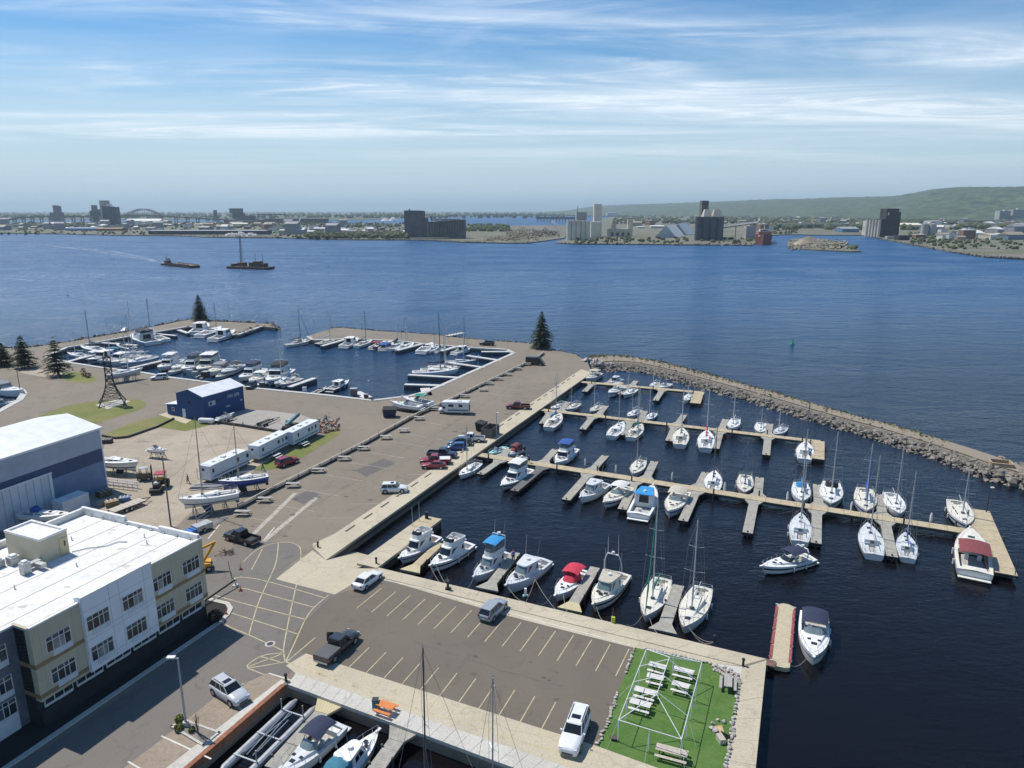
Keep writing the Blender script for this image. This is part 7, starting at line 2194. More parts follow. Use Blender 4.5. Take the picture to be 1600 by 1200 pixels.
def vehicle(kind, paint, label, a, b, name=None, cat='car', sunroof=False, rack=False, group=None, Lfix=True):
 """a: front, b: rear, photo pixels on the ground"""
 A, Bq = P(*a), P(*b)
 d = A - Bq
 c = (A + Bq) / 2
 t = thing(name or {'sedan': 'sedan', 'coupe': 'coupe', 'hatch': 'hatchback', 'suv': 'parked_suv', 'fullsuv': 'parked_suv', 'minivan': 'minivan'}.get(kind, kind), label, cat, (c.x, c.y, .02), math.atan2(d.y, d.x), group)
 m = PAINT[paint]
 if kind == 'pickup': return pickup(t, m)
 S = SPEC[kind]
 L_, W, be, ro = S['L'], S['W'], S['belt'], S['roof']
 h = L_ / 2
 c0, c1 = S['cab']
 st = [(-h, S['tail'] - .22, .80, .42), (-h + .12, S['tail'] - .04, .93, .30), (-h + .5, S['tail'], 1, .26), (c0 + .6, be, 1, .24), (c1 - .3, be, 1, .24), (c1 + .15, S['hood'] + .02, 1, .24), (h - .75, S['hood'] - .06, .98, .24), (h - .2, S['hood'] - .16, .90, .28), (h, S['hood'] - .34, .74, .36)]
 body_loft(t, st, W, m)
 r0, r1 = S['rake']
 w_ = W / 2
 ra = rring(c0, c1, w_ * .88, w_ * .86, be - .02, .12); rb = rring(c0 + r0, c1 - r1, w_ * .74, w_ * .72, ro - .05, .12)
 house(t, 'glasshouse', [ra, rb], car_glass)
 rf_ = MB().loft([rring(c0 + r0 - .10, c1 - r1 + .08, w_ * .755, w_ * .74, ro - .07, .14), rring(c0 + r0 - .02, c1 - r1, w_ * .72, w_ * .70, ro, .14)], cap1=True)
 for i in (1, 5, 10, 14):
  p, q = ra[i], rb[i]
  rf_.tube(p, q, .05, None, 4)
 for f in ((.50,) if kind in ('sedan', 'coupe', 'hatch') else (.36, .68)):
  for i, j in ((3, 4), (12, 11)):
   rf_.tube(ra[i].lerp(ra[j], f) + Vector((0, 0, 0)), rb[i].lerp(rb[j], f), .04, None, 4)
 ro_ = rf_.build('roof', m, t)
 if sunroof: MB().box((c0 / 2 + c1 / 2 + .35, 0, ro + .012), (.55, W * .42, .03)).build('sunroof', car_glass, ro_)
 if rack:
  for s in (1, -1): MB().box(((c0 + r0 + c1 - r1) / 2, s * w_ * .62, ro + .05), ((c1 - r1 - c0 - r0) * .8, .05, .05)).build('roof_rail', trim_m, ro_)
 R_ = .33 if kind in ('sedan', 'coupe', 'hatch') else .38
 for x in (-h + L_ * .19, h - L_ * .195):
  for s in (1, -1):
   MB().tube((x, s * (w_ - .06), R_ + .02), (x, s * (w_ + .004), R_ + .02), R_ + .06, None, 16).build('wheel_arch', trim_m, t)
   wheel(t, x, s * (w_ - .09), R_)
 for s in (1, -1):
  MB().box((h - .17, s * w_ * .64, S['hood'] - .26), (.20, .36, .13)).build('headlight', lamp_w, t)
  MB().box((-h + .06, s * w_ * .74, S['tail'] - .16), (.12, .22, .18)).build('tail_light', lamp_r, t)
  MB().box((c1 - .18, s * (w_ * .99 + .07), be + .08), (.14, .20, .14)).build('mirror', m, t)
 MB().box((h - .02, 0, .48), (.08, W * .5, .16)).build('grille', trim_m, t)
 MB().box((-h + .01, 0, .55), (.06, .5, .12)).build('number_plate', lamp_w, t)
 return t
def pickup(t, m, L_=5.8, W=1.98):
 h = L_ / 2
 st = [(-.55, 1.10, 1, .34), (.9, 1.10, 1, .34), (1.15, 1.10, 1, .34), (h - .55, 1.04, .98, .34), (h - .15, .98, .93, .38), (h, .80, .85, .44)]
 body_loft(t, st, W, m)
 w_ = W / 2
 ra = rring(-.62, 1.42, w_ * .88, w_ * .86, 1.08, .1); rb = rring(-.45, .72, w_ * .76, w_ * .74, 1.78, .1)
 house(t, 'glasshouse', [ra, rb], car_glass)
 rf_ = MB().loft([rring(-.55, .80, w_ * .775, w_ * .75, 1.75, .12), rring(-.47, .72, w_ * .74, w_ * .72, 1.84, .12)], cap1=True)
 for i in (1, 5, 10, 14): rf_.tube(ra[i], rb[i], .06, None, 4)
 for i, j in ((3, 4), (12, 11)): rf_.tube(ra[i].lerp(ra[j], .45), rb[i].lerp(rb[j], .5), .05, None, 4)
 rf_.build('roof', m, t)
 bed = MB()
 bed.box((-h + 1.1, 0, .62), (2.2, W * .96, .12))
 for s in (1, -1): bed.box((-h + 1.14, s * (w_ - .07), .82), (2.28, .13, .52))
 bed.box((-h + .05, 0, .82), (.09, W * .94, .5))
 bo_ = bed.build('cargo_bed', m, t)
 MB().box((-h + 1.1, 0, .70), (2.1, W * .82, .03)).build('bed_liner', trim_m, bo_)
 MB().box((-h + 1.15, 0, .42), (2.2, W * .7, .3)).build('chassis', trim_m, t)
 for x in (-h + 1.15, h - 1.05):
  for s in (1, -1):
   MB().tube((x, s * (w_ - .06), .43), (x, s * (w_ + .004), .43), .46, None, 16).build('wheel_arch', trim_m, t)
   wheel(t, x, s * (w_ - .09), .40)
 for s in (1, -1):
  MB().box((h - .10, s * w_ * .66, .84), (.16, .34, .2)).build('headlight', lamp_w, t)
  MB().box((-h + .02, s * (w_ - .10), .88), (.09, .16, .34)).build('tail_light', lamp_r, t)
  MB().box((1.02, s * (w_ + .12), 1.16), (.14, .22, .2)).build('mirror', trim_m, t)
 MB().box((h + .02, 0, .72), (.08, W * .55, .3)).build('grille', trim_m, t)
 MB().box((-h - .06, 0, .5), (.12, W * .9, .16)).build('rear_bumper', rim_m, t)
 MB().box((h + .05, 0, .5), (.14, W * .94, .18)).build('front_bumper', rim_m, t)
 return t
vehicle('sedan', 'white', 'white sedan parked at the head of the ramp by the front quay', (593, 898), (556, 926), cat='car')
vehicle('suv', 'silver', 'silver crossover parked across the stalls at the front quay', (784, 946), (757, 973), sunroof=False)
t = vehicle('pickup', 'grey', 'dark grey pickup with a closed bed cover and its door open in the front lot', (552, 997), (503, 1040), cat='pickup')
MB().box((-1.75, 0, 1.10), (2.2, 1.85, .06)).build('bed_cover', mat('bed_cover', (0.075, 0.08, 0.085), 0.6, 0.1, 3), t)
o = MB().box((.45, 0, 0), (.95, .07, .75)).build('open_door', PAINT['grey'], t); o.location = (.85, 1.0, .85); o.rotation_euler = (0, 0, R(115))
MB().box((.5, 0, .55), (.8, .05, .42)).build('window', car_glass, o)
vehicle('fullsuv', 'white', 'large white SUV with sunroof parked beside the green turf', (886, 1185), (909, 1122), sunroof=True, rack=True)
vehicle('suv', 'lightsilver', 'silver SUV with sunroof in the gravel stall above the near basin', (383, 1104), (337, 1074), sunroof=True, rack=True)
t = vehicle('pickup', 'black', 'black pickup with an open bed and cab lights beside the boatyard entrance', (358, 840), (399, 852), cat='pickup')
vehicle('suv', 'white', 'white SUV nosed up to the parking quay', (634, 768), (598, 769), sunroof=True)
vehicle('coupe', 'red', 'small red coupe nearest the white SUV in the quayside row', (661, 731), (694, 731), cat='car')
t = vehicle('pickup', 'red', 'red pickup with a white bed cover in the quayside row', (660, 725), (701, 724), cat='pickup')
MB().box((-1.75, 0, 1.12), (2.1, 1.8, .06)).build('bed_cover', metal_white, t)
vehicle('pickup', 'navy', 'navy pickup facing the quay between red truck and blue car', (711, 715), (671, 713), cat='pickup')
vehicle('hatch', 'blue', 'bright blue hatchback in the quayside row', (697, 703), (728, 702))
vehicle('minivan', 'slate', 'slate-blue minivan behind the bright blue hatchback', (701, 696), (736, 695), cat='van')
vehicle('pickup', 'white', 'white pickup beside the grey dumpster enclosure', (716, 689), (756, 690), cat='pickup')
vehicle('pickup', 'darkred', 'dark red pickup parked alone at the parking quay', (791, 638), (828, 639), cat='pickup')
vehicle('suv', 'red', 'red SUV driving between the fence and the lawn', (464, 721), (434, 731))
vehicle('suv', 'white', 'white crossover by the left basin kerb near the grey pump box', (237, 594), (261, 592))
vehicle('suv', 'black', 'black SUV by the dock gear next to the blue boat shop', (387, 610), (399, 602))
vehicle('fullsuv', 'black', 'black SUV parked on the outer pier near the tall dark mast', (749, 539), (773, 540))
vehicle('hatch', 'white', 'white compact parked out on the far mole', (188, 521), (201, 516))
A, Bq = P(823, 569), P(850, 571)
d = A - Bq; c = (A + Bq) / 2
t = thing('cargo_van', 'black high-roof cargo van parked at the fence near the lone spruce', 'van', c, math.atan2(d.y, d.x) + math.pi)
rings = []
for x, z1, k in ((-3.0, 2.3, .92), (-2.9, 2.5, .98), (1.2, 2.55, .98), (1.9, 2.0, .96), (2.3, 1.25, .95), (2.9, 1.0, .86), (3.05, .7, .75)):
 w_ = 1.0 * k
 rings.append([(x, -w_, .35), (x, -w_, .35 + (z1 - .35) * .5), (x, -w_ * .9, z1 - .08), (x, -w_ * .7, z1), (x, w_ * .7, z1), (x, w_ * .9, z1 - .08), (x, w_, .35 + (z1 - .35) * .5), (x, w_, .35)])
mb = MB().loft(rings, cap0=True, cap1=True); mb.f = [f[::-1] for f in mb.f]; mb.build('body', PAINT['black'], t)
MB().hexa([(2.20, -.8, 1.32), (2.32, -.8, 1.30), (2.32, .8, 1.30), (2.20, .8, 1.32)], [(1.62, -.72, 2.2), (1.74, -.72, 2.16), (1.74, .72, 2.16), (1.62, .72, 2.2)]).build('windscreen', car_glass, t)
for s in (1, -1):
 MB().box((1.4, s * .98, 1.6), (.9, .04, .5)).build('window', car_glass, t)
 MB().box((2.98, s * .6, .85), (.14, .3, .18)).build('headlight', lamp_w, t)
 for x in (-1.9, 1.95): wheel(t, x, s * .92, .37)
A, Bq = P(690, 645), P(731, 646)
d = A - Bq; c = (A + Bq) / 2
t = thing('motorhome', 'white motorhome with grey swoosh stripes parked by the wooden fence', 'motorhome', c, math.atan2(d.y, d.x))
rv_white = mat('camper_white', (0.66, 0.67, 0.67), 0.45, 0.04, 1)
rv_stripe = mat('camper_stripe', (0.16, 0.19, 0.24), 0.5, 0.1, 1)
MB().box((-.75, 0, 1.75), (5.6, 2.35, 2.5)).build('coach_body', rv_white, t)
MB().hexa([(2.05, -1.1, 2.0), (3.1, -1.0, 2.15), (3.1, 1.0, 2.15), (2.05, 1.1, 2.0)], [(2.05, -1.15, 2.98), (2.75, -1.0, 2.9), (2.75, 1.0, 2.9), (2.05, 1.15, 2.98)]).build('overcab', rv_white, t)
body_loft(t, [(1.9, 1.95, 1, .4), (2.5, 1.9, .98, .4), (3.0, 1.2, .97, .4), (3.7, 1.05, .92, .4), (3.85, .8, .85, .45)], 2.0, rv_white, 'cab')
MB().hexa([(2.98, -.85, 1.3), (3.08, -.85, 1.28), (3.08, .85, 1.28), (2.98, .85, 1.3)], [(2.62, -.8, 1.95), (2.72, -.8, 1.92), (2.72, .8, 1.92), (2.62, .8, 1.95)]).build('windscreen', car_glass, t)
for s in (1, -1):
 for x, w_ in ((.7, 1.2), (-1.6, .9)): MB().box((x, s * 1.18, 2.15), (w_, .04, .6)).build('window', car_glass, t)
 MB().box((2.35, s * 1.0, 1.6), (.6, .06, .5)).build('cab_window', car_glass, t)
 MB().box((-1.0, s * 1.185, 1.05), (4.8, .03, .42)).build('stripe', rv_stripe, t)
 for x in (-2.0, 2.9): wheel(t, x, s * 1.0, .38)
MB().box((-1.2, 0, 3.1), (.9, .8, .22)).build('roof_unit', vinyl, t); MB().box((-3.6, 0, 1.4), (.1, 1.2, 1.6)).build('ladder', trim_m, t)
def camper(label, front, rear, nose=False, windows=((.62, .9), (.5, .25), (.28, .6))):
 A, Bq = P(*front), P(*rear)
 d = A - Bq; L_ = d.length; c = (A + Bq) / 2
 t = thing('travel_trailer', label, 'camper', c, math.atan2(d.y, d.x))
 h = L_ / 2; w_ = 1.22
 zb, zt_ = .65, 3.25
 if nose:
  prof = [(-h, zb), (h - 1.2, zb), (h - .1, zb + .7), (h, zb + 1.5), (h - .5, zt_ - .3), (h - 1.1, zt_), (-h, zt_)]
 else:
  prof = [(-h, zb), (h - .1, zb), (h, zb + .2), (h, zt_ - .12), (h - .1, zt_), (-h, zt_)]
 n = len(prof)
 mb = MB()
 mb.add([(x, -w_, z) for x, z in prof] + [(x, w_, z) for x, z in prof], [tuple(range(n))[::-1][::-1], tuple(range(n, 2 * n))[::-1]] + [(k, (k + 1) % n, (k + 1) % n + n, k + n)[::-1] for k in range(n)])
 mb.build('shell', mat('camper_shell', (0.60, 0.64, 0.68), 0.45, 0.05, 1), t)
 MB().box((-.3 if nose else 0, 0, zt_ + .03), (L_ - (1.6 if nose else .2), w_ * 2 + .04, .08)).build('roof', rv_white, t)
 for f, wd in windows:
  for s in (1, -1):
   MB().box((-h + L_ * f, s * (w_ + .01), 2.25), (wd, .05, .72)).build('window', car_glass, t)
 for s in (1, -1):
  MB().box((0, s * (w_ + .008), 1.15), (L_ * .86, .03, .22)).build('stripe', rv_stripe, t)
  for x in (-.9, 0.05): wheel(t, x, s * 1.05, .36)
 MB().box((-h - .02, .3, 2.5), (.05, .5, .4)).build('rear_window', car_glass, t)
 MB().box((-h * .1, .1, zt_ + .18), (.8, .7, .26)).build('roof_unit', vinyl, t)
 for x in (-h * .6, h * .4): MB().box((x, -.1, zt_ + .12), (.45, .45, .14)).build('roof_vent', galv, t)
 MB().box((h + .5, 0, .55), (1.2, .16, .14)).build('drawbar', trim_m, t)
 MB().box((0, 0, .52), (L_ * .96, 1.9, .22)).build('chassis', trim_m, t)
 return t
camper('white travel trailer with sloped front, nearest the stored sailboats', (386, 725), (322, 755), True, ((.90, .6), (.66, .5), (.07, .45)))
camper('white travel trailer in the middle of the row of three', (446, 697), (398, 722), False, ((.12, .5), (.62, .7), (.76, .35), (.88, .6)))
camper('white travel trailer at the rubble heap end of the row', (492, 678), (451, 699), False, ((.2, .5), (.6, .6), (.72, .35), (.86, .6)))
# -- picnic tables
random.seed(31)
table_grey = mat('weathered_boards', (0.36, 0.34, 0.31), 0.85, 0.15, 3)
table_white = mat('white_boards', (0.60, 0.58, 0.54), 0.8, 0.1, 3)
table_old = mat('tan_boards', (0.45, 0.40, 0.33), 0.85, 0.15, 3)
table_orange = mat('orange_paint', (0.62, 0.20, 0.045), 0.6, 0.1, 3)
leg_dark = mat('dark_leg', (0.06, 0.055, 0.05), 0.8, 0.2, 3)
def picnic(label, loc, rz, L_=1.85, m=table_grey, group=None, legm=leg_dark, s=1.0):
 t = thing('picnic_table', label, 'picnic table', loc, rz, group)
 t.scale = (s, s, s)
 for k in range(5): MB().box((0, -.32 + .16 * k, .76), (L_, .15, .045)).build('top_board', m, t)
 for sy in (1, -1):
  for k in range(2): MB().box((0, sy * (.62 + .15 * k), .45), (L_, .14, .045)).build('seat_board', m, t)
 for sx in (1, -1):
  x = sx * L_ * .36
  MB().tube((x, -.55, 0), (x, -.22, .74), .045, None, 4).tube((x, .55, 0), (x, .22, .74), .045, None, 4).box((x, 0, .40), (.06, 1.5, .09)).box((x, 0, .71), (.06, .7, .07)).build('leg_frame', legm, t)
 return t
road_d = (P(838, 565) - P(379, 805)); road_a = math.atan2(road_d.y, road_d.x)
for i, (x, y) in enumerate(TABLES):
 picnic('grey picnic table in the row along the wooden fence', P(x, y), 0.02 + random.uniform(-.06, .06), 2.3, table_grey, 'picnic tables along the wooden fence')
lawn_g = 'white picnic tables under the tent frame'
tent_x = (Vector((19.33, 63.55, 0)) - Vector((14.1, 65.82, 0))).normalized()
tent_a = math.atan2(tent_x.y, tent_x.x)
for (cx, cy, m, L_, lab, g) in (((398, 298), 0, table_white, 1.9, 'white picnic table under the tent frame, one of six on the turf', lawn_g), ((380, 405), 0, table_white, 1.85, 'white picnic table under the tent frame, one of six on the turf', lawn_g), ((645, 345), 0, table_white, 2.2, 'white picnic table under the tent frame, one of six on the turf', lawn_g), ((617, 480), 0, table_white, 1.85, 'white picnic table under the tent frame, one of six on the turf', lawn_g),
        ((285, 540), 0, table_white, 2.3, 'white picnic table under the tent frame, one of six on the turf', lawn_g), ((240, 655), 0, table_white, 2.2, 'white picnic table under the tent frame, one of six on the turf', lawn_g),
        ((533, 1105), 0, table_old, 3.0, 'long weathered picnic table on the turf edge by the south quay', None)):
 picnic(lab, P(960 + cx[0] / 6, 1000 + cx[1] / 6, .02) + Vector((0, 0, .02)), tent_a + random.uniform(-.04, .04), L_ * .92, m, g, table_white if g else leg_dark)
picnic('grey slatted picnic table beside the stone edging on the turf', P(960 + 1062 / 6, 1000 + 440 / 6, .02), tent_a + math.pi / 2 + .1, 2.0, table_grey)
picnic('bright orange picnic table on the south quay', P(603, 1112, .05), tent_a - .02, 1.9, table_orange, None, table_orange)
for (x, y) in ((432, 716), (475, 697)):
 picnic('white picnic table on the lawn beside the travel trailers', P(x, y, .02), road_a, 2.0, table_white, 'picnic tables beside the trailers')
# -- tent frame
T5 = thing('tent_frame', 'bare white tube frame of a large tent standing on the turf', 'tent frame')
frame_w = mat('white_tube', (0.70, 0.72, 0.72), 0.4, 0.05, 3)
EH = 2.3
fl, fr_, nr, nl = [Vector(p) for p in ((14.1, 65.82, EH), (19.33, 63.55, EH), (14.76, 52.74, EH), (9.63, 55.14, EH))]
g1 = (fl + fr_) / 2 + (nl - fl) * .24; g2 = (nl + nr) / 2 - (nl - fl) * .24
g1.z = g2.z = 3.9
for a, b in ((fl, fr_), (fr_, nr), (nr, nl), (nl, fl)): MB().tube(a, b, .038, None, 6).build('eave_tube', frame_w, T5)
MB().tube(g1, g2, .038, None, 6).build('ridge_tube', frame_w, T5)
for a, b in ((fl, g1), (fr_, g1), (nl, g2), (nr, g2)): MB().tube(a, b, .038, None, 6).build('hip_rafter', frame_w, T5)
for f in (.27, .5, .73):
 l_, r_ = fl.lerp(nl, f), fr_.lerp(nr, f)
 rp = g1.lerp(g2, (f - .24) / .52); rp.z = 3.9
 MB().tube(l_, rp, .032, None, 6).build('rafter', frame_w, T5); MB().tube(r_, rp, .032, None, 6).build('rafter', frame_w, T5)
legs = [fl, fr_, nl, nr] + [fl.lerp(nl, f) for f in (.27, .5, .73)] + [fr_.lerp(nr, f) for f in (.27, .5, .73)] + [fl.lerp(fr_, .5), nl.lerp(nr, .5)]
for p in legs: MB().tube((p.x, p.y, .02), p, .045, None, 6).build('leg', frame_w, T5)
c0 = (fl + nr) / 2
for p in legs:
 o_ = Vector((p.x - c0.x, p.y - c0.y, 0)).normalized()
 MB().tube(p, (p.x + o_.x * 1.5, p.y + o_.y * 1.5, .03), .012, None, 4).build('guy_rope', spar_white, T5)
# -- stones round the turf
def stones(name, label, pts, step, rr_, m=fieldstone, z=.12, jitter=.1):
 q = resample([P(x, y) for x, y in pts], step)
 t = thing(name, label, 'stones')
 mesh = [rock_mesh(100 + k, m, .7) for k in range(5)]
 for p in q:
  r = random.uniform(*rr_)
  link('stone', random.choice(mesh), t, (p.x + random.uniform(-jitter, jitter), p.y + random.uniform(-jitter, jitter), z), (random.uniform(-.3, .3), random.uniform(-.3, .3), random.uniform(0, 6.28)), (r, r, r))
 return t
stones('stone_edging', 'row of pale round stones between parking lot and turf', [(992, 1014), (988, 1022), (978, 1051)], .38, (.14, .24))
stones('stone_edging', 'row of pale round stones along the lower side of the parking lot turf edge', [(964, 1084), (958, 1105), (946, 1138), (934, 1164)], .38, (.14, .25))
stones('stone_edging', 'row of pale stones between the front quay and the turf', [(1008, 1014), (1060, 1026), (1110, 1037)], .36, (.14, .24))
stones('stone_edging', 'row of pale stones along the east quay walkway', [(1155, 1063), (1150, 1100), (1146, 1128), (1140, 1165), (1134, 1200)], .46, (.18, .34))
stones('stone_ring', 'ring of stones round the fire pit on the turf', [(1144, 1132), (1130, 1129), (1120, 1126), (1112, 1132), (1112, 1140), (1118, 1144)], .5, (.22, .36))
q = []
for k in range(70):
 x, y = random.uniform(1114, 1154), 0
 y = 1040 + (x - 1114) * .42 + random.uniform(-5, 9)
 q.append((x, y))
t = thing('stone_pile', 'loose pale stones in the corner between turf and quay', 'stones')
mesh = [rock_mesh(200 + k, fieldstone, .6) for k in range(5)]
for x, y in q:
 p = P(x, y); r = random.uniform(.12, .26)
 link('stone', random.choice(mesh), t, (p.x, p.y, .1), (0, 0, random.uniform(0, 6)), (r, r, r))
MB().sheet([P(1116, 1135), P(1128, 1133), P(1132, 1146), P(1120, 1146)], .024).build('fire_pit_floor', mat('sandy', (0.48, 0.34, 0.19), 0.9, 0.2, 2), t)
t = thing('wood_box', 'small wooden fire-pit cover propped on the turf', 'box', P(1126, 1158, .02))
MB().box((0, 0, .25), (.55, .9, .5), .2).build('panel', table_old, t); MB().box((.5, .3, .35), (.9, .08, .5), -.7).build('lid', leg_dark, t)
t = thing('boulder', 'dark round boulder on the turf beside the white SUV', 'boulder', P(959, 1156))
link('stone', rock_mesh(77, mat('brown_stone', (0.10, 0.08, 0.07), 0.9, 0.2, 2), .9), t, (0, 0, .25), None, (.4, .4, .4))
t = thing('rubble_heap', 'heap of broken pale rubble and driftwood at the end of the trailers', 'rubble')
mesh = [rock_mesh(300 + k, m_, .7) for k in range(3) for m_ in (fieldstone, rock_mat, mat('brick_rubble', (0.33, 0.17, 0.12), 0.9, 0.2, 2))]
for k in range(150):
 x = random.uniform(492, 530); y = 670 - (x - 492) * .08 + random.uniform(-12, 8)
 p = P(x, y); r = random.uniform(.2, .55)
 link('rubble_piece', random.choice(mesh), t, (p.x, p.y, random.uniform(0, .9) * (1 - abs(x - 508) / 30)), (random.random(), random.random(), random.uniform(0, 6)), (r * random.uniform(.7, 1.5), r, r))
# -- wooden fence along the parking lot
fence_m = mat('fence_timber', (0.30, 0.27, 0.225), 0.85, 0.2, 2)
fence_top = mat('fence_rail', (0.42, 0.385, 0.32), 0.85, 0.15, 2)
T6 = thing('rail_fence', 'long low wooden rail fence between the boatyard road and the parking lot', 'fence')
fpts = resample([P(x, y) for x, y in ((372, 797), (430, 766), (500, 731), (565, 698), (640, 656), (700, 629), (760, 600), (838, 562), (850, 553))], 3.0)
for i, p in enumerate(fpts):
 MB().box((p.x, p.y, .45), (.16, .16, .9), road_a).build('post', fence_m, T6)
 if i % 4 == 0: MB().tube((p.x, p.y, .9), (p.x, p.y, 1.75), .035, None, 5).build('marker_pole', fence_m, T6)
 if i < len(fpts) - 1:
  b = fpts[i + 1]
  d = b - p; m_ = (p + b) / 2; rz = math.atan2(d.y, d.x)
  MB().box((m_.x, m_.y, .88), (d.length - .03, .26, .09), rz).build('top_rail', fence_top, T6)
  MB().box((m_.x, m_.y, .50), (d.length - .03, .10, .18), rz).build('rail', fence_m, T6)
  MB().box((m_.x, m_.y, .14), (d.length - .02, .30, .26), rz).build('kerb_timber', leg_dark, T6)
T7 = thing('rail_fence', 'dark timber barrier between the wash pad and the gravel boatyard', 'fence')
fpts = resample([P(x, y) for x, y in ((330, 660), (380, 667), (440, 677))], 4.0)
for i, p in enumerate(fpts):
 MB().box((p.x, p.y, .6), (.2, .2, 1.2)).build('post', table_grey, T7)
 if i < len(fpts) - 1:
  b = fpts[i + 1]; d = b - p; m_ = (p + b) / 2
  MB().box((m_.x, m_.y, .35), (d.length - .03, .4, .5), math.atan2(d.y, d.x)).build('barrier_timber', leg_dark, T7)
T8 = thing('retaining_edge', 'dark timber edge below the mown grass strip', 'wall')
fp = resample([P(x, y) for x, y in ((160, 682), (180, 686), (200, 684), (246, 668), (272, 655))], 3.0)
for a, b in zip(fp[:-1], fp[1:]):
 d = b - a; m_ = (a + b) / 2
 MB().box((m_.x, m_.y, .2), (d.length - .02, .3, .5), math.atan2(d.y, d.x)).build('timber', leg_dark, T8)
stopm = mat('wheel_stop', (0.36, 0.32, 0.26), 0.85, 0.1, 2)
for k in range(24):
 f = (k + .5) / 24
 a = P(532, 836).lerp(P(900, 585), f)
 d = P(900, 585) - P(532, 836)
 t = thing('wheel_stop', 'weathered timber bumper along the parking-quay kerb', 'wheel stop', a, math.atan2(d.y, d.x), 'wheel stops along the parking quay')
 MB().box((0, 0, .11), (2.3, .2, .16)).build('bumper', stopm, t)
 MB().box((-.8, 0, .04), (.2, .3, .06)).box((.8, 0, .04), (.2, .3, .06)).build('foot', leg_dark, t)
# -- lamp posts and dock pedestals
lamp_m = mat('lamp_pole', (0.36, 0.37, 0.38), 0.5, 0.1, 2)
lamp_dk = mat('dark_lamp_pole', (0.05, 0.05, 0.05), 0.6, 0.1, 2)
def lamp(label, base, ytop, arm=(1.2, 0), m=lamp_m, z=0.0, r=.10, plinth=True, group=None):
 p = P(base[0], base[1], z)
 h = height_to(p, ytop)
 t = thing('lamp_post', label, 'lamp post', p, 0, group)
 if plinth: MB().tube((0, 0, -.05), (0, 0, .55), .30, .28, 10).build('base', concrete_pale, t)
 MB().tube((0, 0, 0), (0, 0, h), r, r * .65, 8).build('pole', m, t)
 if arm:
  MB().tube((0, 0, h - .1), (arm[0] * .5, arm[1] * .5, h), .05, None, 6).build('arm', m, t)
  MB().box((arm[0] * .7, arm[1] * .7, h + .02), (abs(arm[0]) * .6 + .2, abs(arm[1]) * .6 + .35, .12)).build('lamp_head', vinyl, t)
 return t
lamp('tall grey lamp post with plinth in the gravel island by the drive', (291, 1135), 1028, (-.9, .1), r=.12)
lamp('slim lamp post at the dumpster enclosure on the parking quay', (776, 683), 645, (.4, 0), plinth=False)
lamp('dark lamp post beside the broad conifer at the road bend', (32, 613), 580, (-.9, 0), lamp_dk, plinth=False)
lamp('utility mast with white lamp in front of the boatyard', (267, 822), 712, None, mat('wood_pole', (0.20, 0.17, 0.14), 0.9, 0.2, 2), plinth=False, r=.13)
lamp('lamp post on the pier-end platform', (1541, 800), 762, (.5, 0), lamp_dk, z=DZ, plinth=False)
lamp('thin post at the outer corner of the pier-end platform', (1586, 898), 853, None, lamp_dk, z=DZ, plinth=False, r=.06)
for x, y, yt in ((401, 509, 494), (416, 505, 489), (491, 524, 497), (517, 513, 491), (566, 528, 503), (628, 531, 499), (634, 529, 512), (730, 538, 520), (793, 544, 533), (179, 524, 511), (232, 510, 500), (359, 498, 470)):
 lamp('thin light pole along the quays of the left basin', (x, y), yt, (.3, 0), lamp_m, plinth=False, r=.07, group='light poles of the left basin')
for x, y, yt in ((576, 624, 595), (747, 575, 556)):
 lamp('short light pole on the inner quay of the left basin', (x, y), yt, (.25, 0), lamp_m, plinth=False, r=.07, group='short light poles of the left basin')
for x, y in ((866, 720), (962, 738), (1050, 750), (1132, 766), (1230, 781), (1330, 797), (1454, 815), (914, 728), (888, 722)):
 p = P(x, y, DZ)
 t = thing('dock_pedestal', 'white power pedestal on the long pier', 'pedestal', p, 0, 'power pedestals on the long pier')
 MB().box((0, 0, .55), (.28, .28, 1.1)).build('post', vinyl, t); MB().tube((0, 0, 1.1), (0, 0, 1.45), .16, .10, 8).build('light_cap', vinyl, t)
for x, y in ((821, 933), (700, 921)):
 t = thing('dock_pedestal', 'white power pedestal on the front quay' if x > 800 else 'small grey meter post on the front quay by the flybridge cruisers', 'pedestal', P(x, y, .03))
 MB().box((0, 0, .6), (.3, .3, 1.2)).build('post', vinyl if x > 800 else leg_dark, t); MB().box((0, .1, .1), (.7, .5, .2)).build('foot_box', mat('teal_box', (0.12, 0.42, 0.36), 0.6, 0.1, 2) if x > 800 else leg_dark, t)
t = thing('channel_marker', 'lime green utility post with cable reel at the front quay edge', 'post', P(958, 972, .03))
MB().box((0, 0, .35), (.4, .35, .7)).build('post', mat('lime_plastic', (0.45, 0.55, 0.06), 0.6, 0.1, 2), t); MB().tube((0, .2, .6), (0, .25, 1.7), .12, .05, 6).build('reel', leg_dark, t)
for (x, y, lab) in ((588, 880, 'black mooring bollard at the head of the service dock'), (1161, 1040, 'black mooring bollard at the turf corner of the quay'), (1116, 1003, 'black mooring cleat at the bow line of the racing sailboat'), (447, 1064, 'black mooring bollard at the corner above the near basin'), (497, 855, 'rusty mooring bollard at the ramp apron')):
 t = thing('bollard', lab, 'bollard', P(x, y, .03))
 MB().tube((0, 0, 0), (0, 0, .75), .14, .12, 8).build('post', rubber, t); MB().tube((0, 0, .7), (0, 0, .85), .2, .16, 8).build('cap', rubber, t)
rope = mat('rope', (0.34, 0.31, 0.26), 0.9, 0.15, 4)
